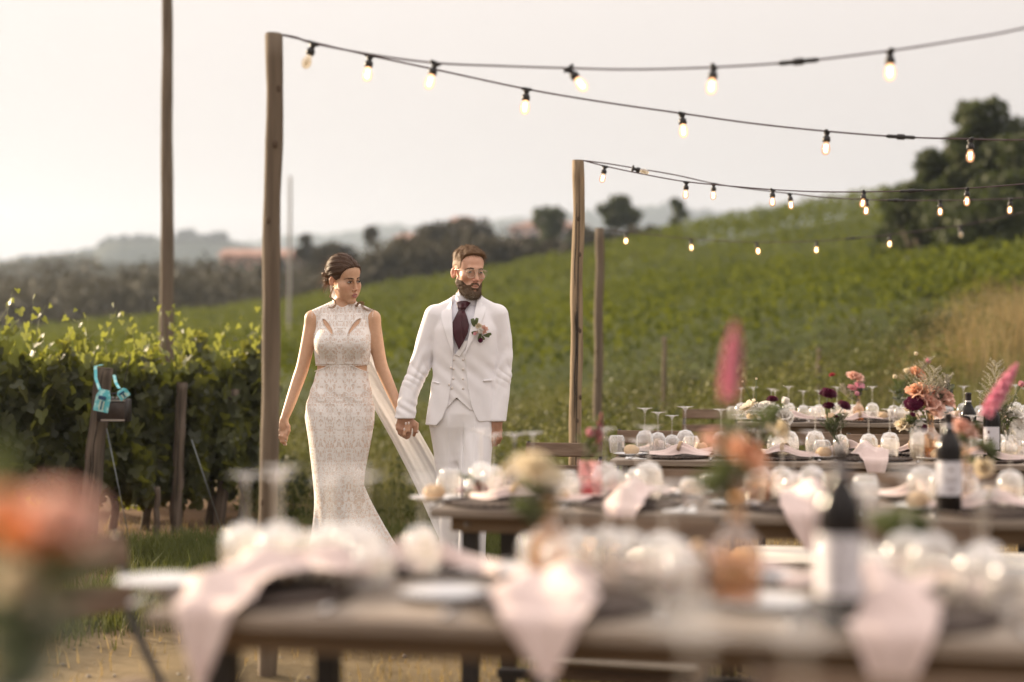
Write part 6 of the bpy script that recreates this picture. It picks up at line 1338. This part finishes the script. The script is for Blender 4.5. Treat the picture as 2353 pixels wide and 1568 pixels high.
# her free hand hanging at her side
v.add(lambda p: ell(p, (-.302, -.024, .779), (.026, .017, .040)), (-.36, -.07, .70), (-.25, .03, .85), .014)
for pts in ([(-.285, -.028, .765), (-.282, -.040, .735), (-.284, -.042, .712), (-.286, -.036, .697)], [(-.297, -.026, .752), (-.303, -.038, .722), (-.299, -.034, .695), (-.290, -.024, .678)], [(-.308, -.022, .755), (-.318, -.030, .724), (-.312, -.024, .695), (-.300, -.012, .678)], [(-.318, -.016, .762), (-.329, -.018, .738), (-.326, -.010, .716), (-.316, 0, .703)]): v.seg(pts, [.0095, .0085, .0078, .0062], .005)
v.seg([(-.290, -.03, .80), (-.274, -.042, .775), (-.271, -.046, .752), (-.276, -.045, .735)], [.0105, .0095, .0085, .0068], .007)
# her hand inside his: fingers come round from behind and lie over the back of his hand
ox = (GX - BX) / SC
v.add(lambda p: ell(p, (ox - .318, -.022, .79), (.032, .017, .042)), (.25, -.08, .70), (.41, .05, .88), .012)
NAIL = []
for x, zt, zb in [(-.318, .792, .745), (-.303, .794, .748), (-.326, .762, .728)]:
    pts = [(ox + x - .002, -.020, .768), (ox + x, -.050, zb - .004), (ox + x, -.088, zb + .006), (ox + x, -.088, zt)]; v.seg(pts, [.0092, .0088, .0080, .0066], .004); NAIL.append((ox + x, -.0955, zt - .001))
v.seg([(ox - .282, -.035, .80), (ox - .262, -.045, .785), (ox - .259, -.055, .762), (ox - .262, -.058, .745)], [.010, .009, .0082, .0066], .006); NAIL.append((ox - .2585, -.063, .750))
v.seg([(ox - .350, -.03, .79), (ox - .368, -.03, .78), (ox - .366, -.045, .76)], [.0095, .009, .008], .005)
def bride_col(V):
    q = np.stack(HB.loc(V.T), 1); X = np.abs(q[:, 0]); c = np.tile(np.array([.63, .395, .265]), (len(V), 1)); f = (V[:, 2] > 1.38) & (q[:, 1] < .0)
    def tint(m, col): c[:] = c * (1 - m[:, None]) + np.array(col) * m[:, None]
    tint(.45 * gauss(np.hypot(X - .045, q[:, 2] + .030), .024) * f, (.56, .27, .18)); tint(.35 * gauss(np.hypot(X - .006, q[:, 2] + .040), .013) * f, (.53, .27, .18))
    tint(.75 * gauss(np.hypot((X - .032) / 1.35, (q[:, 2] - .005) / .8), .0125) * f, (.20, .115, .085)); tint(.5 * gauss(np.hypot((X - .031) / 1.2, (q[:, 2] + .006) / .6), .012) * f, (.26, .15, .11))
    lip = np.clip(1.25 - np.hypot(q[:, 0] / .0195, (q[:, 2] + .0725) / .0135) ** 4 * .9, 0, 1) * (q[:, 1] < -.086); tint(lip, (.36, .125, .11))
    tint(np.clip(1.2 - np.hypot(q[:, 0] / .0125, (q[:, 2] + .0730) / .0026) ** 4, 0, 1) * (q[:, 1] < -.08) * .9, (.50, .42, .38))
    tint(.6 * gauss(X - .079, .012) * gauss(q[:, 1] - .012, .03) * (V[:, 2] > 1.40), (.64, .28, .18)); tint(.35 * sm(.87, .80, V[:, 2]) * (np.abs(V[:, 0]) > .2), (.50, .27, .18))
    return c
vol_obj('body', v, skin_b, bride, bride_col)
r = np.random.RandomState(73)
for sx in (-1, 1): eye_obj(HB, sx, bride, .0042, .0044, (.003, -.0010), .40, (.055, .035, .025))
bbrow = mat('bride_brow', (.035, .020, .014), .8); lash = mat('eyelash', (.010, .008, .008), .8)
for sx in (-1, 1):
    brow_obj(HB, sx, bride, bbrow, .0019, .0050, r, .010, .050, .0185)
    xx = np.linspace(-.0125, .0125, 34); arc = np.clip(1 - np.abs(xx / .0132) ** 2.2, 0, 1) ** .8 * .0042; P_ = np.stack([sx * .031 + xx, -.0742 - np.sqrt(.0152 ** 2 - xx ** 2 - arc ** 2), arc], 1)
    D = np.stack([xx * 26, np.full(34, -1.0), np.full(34, .35)], 1); V, F, k = strands(P_, D, .0075, .0006, 3, bend=np.tile([0, 0, .5], (34, 1)), r=r); link('eyelashes', np_mesh('eyelashes', HB.out(V), F, lash), bride)
nail_m = mat('pale_nail', (.72, .60, .55), .2, spec=.5); nb = MB().blob((0, 0, 0), (.0052, .0018, .0078), 10, 7).mesh('nail', nail_m)
for q in NAIL: link('nail', nb, bride, q)
for q, rz in [((-.2865, -.0430, .703), 0), ((-.289, -.0300, .683), 0), ((-.302, -.019, .682), 0)]: link('nail', nb, bride, q)
# hair, parted in the middle and drawn back into a low knot
bhair = mat('bride_hair', (1, 1, 1), .55, attr='tint', spec=.22)
def bhl(q): return np.interp(q[1], [-.10, -.085, -.070, -.052, -.036, -.012, .010, .030, .055, .12], [.089, .086, .072, .044, .014, -.002, .012, .014, -.055, -.085])
vh = Vol((-.17, -.14, 1.42), (.12, .20, 1.69), .003)
def flow(q): return np.arctan2(q[2] - .0, np.abs(q[0]) + .02) * 1.0 + q[1] * 3.0
def bhf(p):
    q = HB.loc(p); X = np.abs(q[0]); d = ell(q, (0, .020, .036), (.0735, .093, .087)); d = smin(d, ell(q, (0, -.044, .05), (.056, .046, .048)), .03)
    n = .0009 * np.sin(flow(q) * 60 + 2 * np.sin(q[1] * 50)) + .0014 * np.sin(flow(q) * 23 + q[1] * 30); part = .006 * gauss(X, .005) * sm(.02, -.04, q[1])
    d = d - .0075 - .010 * sm(-.05, .05, q[1]) * sm(.0, .06, q[2]) - n + part
    d = smax(d, (bhl(q) - q[2]) * .8, .006)
    kx = q[0]; knot_ = smin(ell(q, (.0, .118, -.012), (.036, .030, .030)), ell(q, (-.028, .112, -.036), (.022, .022, .022)), .01); knot_ = smin(knot_, ell(q, (.020, .118, -.040), (.022, .022, .020)), .01); knot_ = smin(knot_, ell(q, (-.030, .100, .012), (.024, .026, .024)), .012)
    knot_ = knot_ + .0032 * np.sin(np.arctan2(q[2] + .012, q[0]) * 3 + np.hypot(q[0], q[2] + .012) * 260)
    d = smin(d, knot_, .012)
    br = None
    for sgn in (-1, 1):
        pts = [(sgn * (.062 + .012 * t), -.005 + .095 * t, .052 - .045 * t) for t in np.linspace(0, 1, 7)]
        for i, c in enumerate(pts): e = ell(q, (c[0], c[1], c[2] + .006 * (-1) ** i), (.014, .016, .012)); br = e if br is None else smin(br, e, .004)
    return smin(d, br, .008) * HB.s
vh.add(bhf); V, F = vh.mesh(); nr = vnormals(V, F)
def bhc(V):
    q = np.stack(HB.loc(V.T), 1); b = (.72 + .5 * r.rand(len(V), 1)) * (1 + .16 * np.sin(flow(q.T) * 60))[:, None]; bk = sm(.0, .11, q[:, 1])[:, None]; return (np.array([.070, .038, .022]) * (1 - bk) + np.array([.15, .082, .042]) * bk) * b
link('hair', np_mesh('hair', V, F, bhair, True, bhc(V)), bride)
s1 = r.choice(len(V), 4200); q = np.stack(HB.loc(V[s1].T), 1); tgt = HB.out(np.array([[0, .125, -.01]]))[0]; d1 = (tgt - V[s1]); d1 /= np.linalg.norm(d1, axis=1)[:, None] + 1e-9; d1 = d1 - nr[s1] * (d1 * nr[s1]).sum(1)[:, None] + nr[s1] * .10 + r.normal(0, .13, (len(s1), 3))
Va, Fa, k = strands(V[s1], d1, .022 * (.5 + .8 * r.rand(len(s1))), .0007, 4, bend=-nr[s1] * .25, r=r, wave=.1); ca = np.repeat(bhc(V[s1]) * (.7 + .9 * r.rand(len(s1), 1)), k, 0)
kn = np.nonzero(np.stack(HB.loc(V.T), 1)[:, 1] > .09)[0]; s2 = r.choice(kn, 420); d2 = nr[s2] + np.array([-.25, 0, -.5]) + r.normal(0, .55, (420, 3)); Vb, Fb, k2 = strands(V[s2], d2, .022 + .032 * r.rand(420), .00055, 6, bend=r.normal(0, .5, (420, 3)) + np.array([0, 0, -.5]), r=r, wave=.3)
o = link('hair_strands', np_mesh('hair_strands', np.concatenate([Va, Vb]), np.concatenate([Fa, Fb + len(Va)]), bhair, False, np.concatenate([ca, np.repeat(bhc(V[s2]) * 1.5, k2, 0)])), bride); tag(o, kind='stuff')
def lock(pts, y, rad, n=9, col=1.0, spread=.004, seed=0):
    """a loose curl: several thin strands side by side"""
    rr = random.Random(seed); mb = MB()
    for i in range(n):
        o_ = Vector((rr.uniform(-1, 1), rr.uniform(-1, 1), rr.uniform(-1, 1))) * spread; pp = []
        for (px, pz), yy in zip(pts, y): pp.append(Vector((px, yy, pz)) + o_ * (.4 + .8 * len(pp) / len(pts)))
        sm_ = []
        for a in range(len(pp) - 1):
            p0, p1, p2, p3 = pp[max(a - 1, 0)], pp[a], pp[a + 1], pp[min(a + 2, len(pp) - 1)]
            for t in (0, .25, .5, .75): sm_.append(.5 * ((2 * p1) + (p2 - p0) * t + (2 * p0 - 5 * p1 + 4 * p2 - p3) * t * t + (3 * p1 - p0 - 3 * p2 + p3) * t ** 3))
        sm_.append(pp[-1]); mb.tube(sm_, [rad * .55 * (1 - .7 * j / len(sm_)) for j in range(len(sm_))], 5)
    return mb
curl_m = mat('curl_hair', (.24, .125, .055), .5, (.34, .20, .10), 60, spec=.5)
lock([y2(545, 690), y2(515, 800), y2(490, 865), y2(540, 905), y2(600, 955), y2(605, 1030), y2(560, 1075), y2(505, 1085), y2(470, 1050)], [-.035, -.04, -.045, -.05, -.055, -.06, -.06, -.055, -.05], .0022, 14, spread=.005, seed=2).build('curl', curl_m, bride)
lock([y2(930, 985), y2(965, 1030), y2(1010, 1048), y2(1030, 1010), y2(1090, 975), y2(1145, 1000), y2(1110, 1040), y2(1180, 1105), y2(1260, 1120), y2(1340, 1135)], [.02, .0, -.02, -.03, -.03, -.025, -.02, -.015, -.01, 0], .0020, 16, spread=.008, seed=3).build('curl', curl_m, bride)
lock([y2(420, 560), y2(370, 620), y2(345, 690), y2(330, 760)], [.06, .06, .055, .05], .0016, 6, spread=.006, seed=4).build('curl', curl_m, bride); lock([y2(345, 470), y2(310, 560), y2(330, 640), y2(310, 670)], [.08, .08, .075, .07], .0016, 5, spread=.006, seed=5).build('curl', curl_m, bride)
pearl_m = mat('pearl', (.80, .76, .72), .25, spec=.6); pc = MB()
for i, (a, b) in enumerate([(385, 300), (400, 330), (425, 275), (420, 305), (440, 270), (375, 340), (405, 290), (390, 345), (365, 310)]): x, z = y2(a, b); pc.blob((x, .03 + .004 * (i % 3), z), .0056, 10, 7)
pc.build('hair_pearls', pearl_m, bride); x, z = y2(565, 685); MB().tube([(x + .0007 * math.sin(a), -.030 + .005 * math.cos(a), z + .0075 * math.sin(a)) for a in np.linspace(0, 6.28, 16)], .0011, 6).build('earring', ringm, bride)
# lace
def lace(name, net, s=1.0):
    m = bpy.data.materials.new(name); m.use_nodes = True; t = m.node_tree; L = t.links.new; b = t.nodes['Principled BSDF']; b.inputs['Roughness'].default_value = .8; b.inputs['Specular IOR Level'].default_value = .2; b.inputs['Sheen Weight'].default_value = .15
    tc = N(t, 'ShaderNodeTexCoord'); sp = N(t, 'ShaderNodeSeparateXYZ'); L(tc.outputs['Object'], sp.inputs[0])
    pg = N(t, 'ShaderNodeMath', operation='PINGPONG'); pg.inputs[1].default_value = .046 * s; ad = N(t, 'ShaderNodeMath', operation='ADD'); ad.inputs[1].default_value = .046 * 8 * s + .001; L(sp.outputs[0], ad.inputs[0]); L(ad.outputs[0], pg.inputs[0])
    cb = N(t, 'ShaderNodeCombineXYZ'); L(pg.outputs[0], cb.inputs[0]); zz_ = N(t, 'ShaderNodeMath', operation='MULTIPLY'); zz_.inputs[1].default_value = .62; L(sp.outputs[2], zz_.inputs[0]); L(zz_.outputs[0], cb.inputs[2])
    nz = N(t, 'ShaderNodeTexNoise'); nz.inputs['Scale'].default_value = 42 / s; nz.inputs['Detail'].default_value = 2.0; nz.inputs['Distortion'].default_value = 2.6; L(cb.outputs[0], nz.inputs['Vector'])
    v1 = N(t, 'ShaderNodeTexVoronoi', feature='DISTANCE_TO_EDGE'); v1.inputs['Scale'].default_value = 62 / s; L(cb.outputs[0], v1.inputs['Vector'])
    v2 = N(t, 'ShaderNodeTexVoronoi', feature='DISTANCE_TO_EDGE'); v2.inputs['Scale'].default_value = 150; L(tc.outputs['Object'], v2.inputs['Vector'])
    def step(sock, lo, hi, up_=True):
        r_ = N(t, 'ShaderNodeMapRange'); r_.interpolation_type = 'SMOOTHSTEP'; r_.inputs['From Min'].default_value = lo; r_.inputs['From Max'].default_value = hi; r_.inputs['To Min'].default_value = 0 if up_ else 1; r_.inputs['To Max'].default_value = 1 if up_ else 0; L(sock, r_.inputs['Value']); return r_.outputs[0]
    motif = step(nz.outputs['Fac'], .47, .52); vein = step(v1.outputs['Distance'], .05, .11, False); mesh_ = step(v2.outputs['Distance'], .05, .14, False)
    vs_ = N(t, 'ShaderNodeMath', operation='MULTIPLY'); L(vein, vs_.inputs[0]); vs_.inputs[1].default_value = .9; ms_ = N(t, 'ShaderNodeMath', operation='MULTIPLY'); L(mesh_, ms_.inputs[0]); ms_.inputs[1].default_value = net
    a1 = N(t, 'ShaderNodeMath', operation='MAXIMUM'); L(motif, a1.inputs[0]); L(vs_.outputs[0], a1.inputs[1]); a2 = N(t, 'ShaderNodeMath', operation='MAXIMUM'); L(a1.outputs[0], a2.inputs[0]); L(ms_.outputs[0], a2.inputs[1])
    mx_ = N(t, 'ShaderNodeMix', data_type='RGBA'); mx_.inputs[6].default_value = (.74, .585, .49, 1); mx_.inputs[7].default_value = (.86, .825, .80, 1); L(a2.outputs[0], mx_.inputs[0]); L(mx_.outputs[2], b.inputs['Base Color'])
    bp = N(t, 'ShaderNodeBump'); bp.inputs['Strength'].default_value = .7; bp.inputs['Distance'].default_value = .004; L(a2.outputs[0], bp.inputs['Height']); L(bp.outputs[0], b.inputs['Normal']); return m
lace_m = lace('white_lace', .55); lace_s = lace('skirt_lace', .40, 1.05)
slitL = [y1(500, 683), y1(516, 680), y1(540, 695), y1(575, 735), y1(600, 780), y1(608, 822), y1(590, 812), y1(550, 765), y1(515, 725)]; slitR = [y1(828, 680), y1(812, 676), y1(790, 692), y1(757, 735), y1(735, 778), y1(725, 820), y1(742, 812), y1(778, 765), y1(815, 722)]
armholeL = [b2(713, 715), b2(714, 740), b2(719, 770), b2(723, 800), b2(600, 830), b2(600, 690), b2(700, 690)]; armholeR = [b2(859, 713), b2(857, 740), b2(853, 770), b2(850, 800), b2(960, 830), b2(960, 690), b2(866, 690)]
v = Vol((-.20, -.16, 1.075), (.20, .17, 1.45), .003)
def dress_top(p): return bride_torso(p) - .006
v.add(dress_top); v.seg([(-.04, .03, 1.396), (-.156, .025, 1.343)], [.039, .040], .03); v.seg([(.04, .03, 1.396), (.154, .025, 1.343)], [.039, .040], .03); v.seg([(.002, .03, 1.38), (.004, .026, 1.445)], [.056, .050], .03)
sl, p = v.box(v.lo, v.lo + v.h * v.n); X2, Z2 = v.ax[0][:, None], v.ax[2][None, :]
cut = np.minimum(np.minimum(poly2(X2, Z2, armholeL), poly2(X2, Z2, armholeR)), np.minimum(poly2(X2, Z2, slitL), poly2(X2, Z2, slitR)) )[:, None, :]
slit = np.maximum(np.minimum(poly2(X2, Z2, slitL), poly2(X2, Z2, slitR))[:, None, :], p[1] - 0); ah = np.minimum(poly2(X2, Z2, armholeL), poly2(X2, Z2, armholeR))[:, None, :]
v.d = smax(v.d, -np.minimum(slit, ah).astype(np.float32) + 0 * v.d, .002)
nz_ = 1.418 - .022 * gauss(p[0] - .004, .03) + .018 * sm(-.02, .07, p[1]); v.d = smax(v.d, (p[2] - nz_).astype(np.float32) + 0 * v.d, .003)
vb_ = 1.096 + .0 * p[0]; v.d = smax(v.d, (vb_ - p[2]).astype(np.float32) + 0 * v.d, .003).astype(np.float32)
vol_obj('lace_bodice', v, lace_m, bride)
def flare(p):
    d = zloft(p, [(-.11, .06, .07, .265, .25), (.0, .045, .06, .225, .21), (.12, .025, .04, .185, .170), (.24, .004, .020, .150, .142), (.34, -.012, .008, .130, .124), (.42, -.018, .002, .126, .115), (.55, -.017, 0, .140, .116), (.70, -.011, 0, .164, .123), (.83, -.012, .005, .185, .127), (.92, -.010, .01, .171, .117), (1.02, -.004, .01, .142, .100), (1.075, -.001, .01, .133, .095), (1.115, 0, .008, .137, .099)], 2.1)
    low = sm(.44, .05, p[2]); a = np.arctan2(p[1] - .03, p[0] - .01); return d + low * (.017 * np.sin(a * 8 + 1.2 + p[2] * 2) + .008 * np.sin(a * 15 + 2)) + .0016 * np.sin(p[2] * 70 + p[0] * 40) * gauss(p[2] - .92, .1)
v = Vol((-.26, -.24, -.108), (.46, .38, 1.115), .0045)
v.add(flare)
for (x0_, z0_, x1_, y1_, r1_) in ((.085, .42, .31, .10, .050), (.06, .40, .24, .00, .060), (.08, .40, .36, .20, .055)): v.add(lambda p: cone(p, (x0_, .05, z0_), (x1_, y1_, -.11), .030, r1_), (-.1, -.2, -.11), (.46, .38, .5), .045)
sl, p = v.box(v.lo, v.lo + v.h * v.n); notch = [[(-.30, 1.098), (-.148, 1.097), (-.062, 1.095), (-.080, 1.086), (-.115, 1.068), (-.142, 1.062), (-.30, 1.06)], [(.30, 1.098), (.148, 1.097), (.055, 1.097), (.075, 1.086), (.11, 1.068), (.139, 1.060), (.30, 1.06)]]
X2, Z2 = v.ax[0][:, None], v.ax[2][None, :]; nt_ = np.minimum(poly2(X2, Z2, notch[0]), poly2(X2, Z2, notch[1]))[:, None, :]; top_ = (p[2] - (1.092 + .004 * 0))
v.d = smax(v.d, -nt_.astype(np.float32) + 0 * v.d, .002); tall = np.where(np.abs(p[0] - .0) < .06, p[2] - 1.10, p[2] - 1.097); v.d = smax(v.d, tall.astype(np.float32) + 0 * v.d, .002)
v.d = smax(v.d, (-.098 - p[2]).astype(np.float32) + 0 * v.d, .003).astype(np.float32)
vol_obj('lace_skirt', v, lace_s, bride)
# rows of small beads along every edge
def along(poly, step, closed=True):
    q = np.array(poly + [poly[0]] if closed else poly, float); L_ = np.concatenate([[0], np.cumsum(np.linalg.norm(np.diff(q, axis=0), axis=1))]); s = np.arange(0, L_[-1], step); return np.stack([np.interp(s, L_, q[:, 0]), np.interp(s, L_, q[:, 1])], 1)
def dsh(p): return np.minimum(np.minimum(dress_top(p), chain(p, [(-.04, .03, 1.396), (-.156, .025, 1.343)], [.039, .040])), np.minimum(chain(p, [(.04, .03, 1.396), (.154, .025, 1.343)], [.039, .040]), chain(p, [(.002, .03, 1.38), (.004, .026, 1.445)], [.056, .050])))
bd = MB()
for poly, cl in ((slitL, True), (slitR, True), ([(a + .006, b) for a, b in armholeL[:4]], False), ([(a - .006, b) for a, b in armholeR[:4]], False), ([b2(764, 697), b2(772, 703), b2(787, 708), b2(800, 704), b2(807, 698)], False), ([b2(726, 839), b2(745, 839.5), b2(762, 840)], False), ([b2(808, 840), b2(825, 839.5), b2(848, 838)], False), ([b2(724, 853), b2(740, 848), b2(757, 842)], False), ([b2(811, 841), b2(830, 850), b2(846, 855)], False)):
    for x, z in along(poly, .0078, cl):
        q = on_front(dsh, x, z, .001)
        if q[1] > -.19: bd.blob(q, .0031, 7, 5)
tag(bd.build('bead_trim', mat('dress_beads', (.82, .77, .72), .5), bride), kind='stuff')
# veil
veil_m = mat('veil_tulle', (.82, .81, .81), .9, (.85, .84, .84), 3, transl=.30, trans=(.80, .80, .81), alpha=.95)
cl = [(754, 632, .085, .010), (757, 660, .10, .016), (768, 700, .13, .03), (790, 760, .155, .07), (822, 830, .16, .085), (868, 905, .15, .085), (925, 1000, .13, .092), (978, 1095, .10, .098), (1025, 1190, .07, .105), (1068, 1270, .04, .112), (1092, 1330, .01, .118), (1102, 1358, -.02, .12)]
ca_ = np.array([(*b2(a, b), c, d) for a, b, c, d in cl]); tt = np.linspace(0, len(cl) - 1, 60); G = []
for j in range(41):
    u = j / 40 * 2 - 1; row = []
    for t in tt:
        i = np.arange(len(cl)); x, z, y, wv = [np.interp(t, i, ca_[:, q]) for q in range(4)]; x2, z2 = np.interp(min(t + .3, len(cl) - 1), i, ca_[:, 0]), np.interp(min(t + .3, len(cl) - 1), i, ca_[:, 1]); x1_, z1_ = np.interp(max(t - .3, 0), i, ca_[:, 0]), np.interp(max(t - .3, 0), i, ca_[:, 1])
        n = np.array([-(z2 - z1_), (x2 - x1_)]); n /= np.linalg.norm(n) + 1e-9; f = .010 * math.sin(u * 5 + t * .35) * min(1, t / 3) + .0022 * math.sin(u * 17 + 1 + t * .2) * min(1, t / 3)
        wv *= .82; row.append((x - n[0] * u * wv, y + f, max(-.09, z - n[1] * u * wv)))
    G.append(row)
link('veil', sheet('veil', np.array(G), veil_m, .0012), bride)

# stand both on the ground
for who in (groom, bride):
    for ch in who.children: ch.location.z += (1365 - 1320) / SC
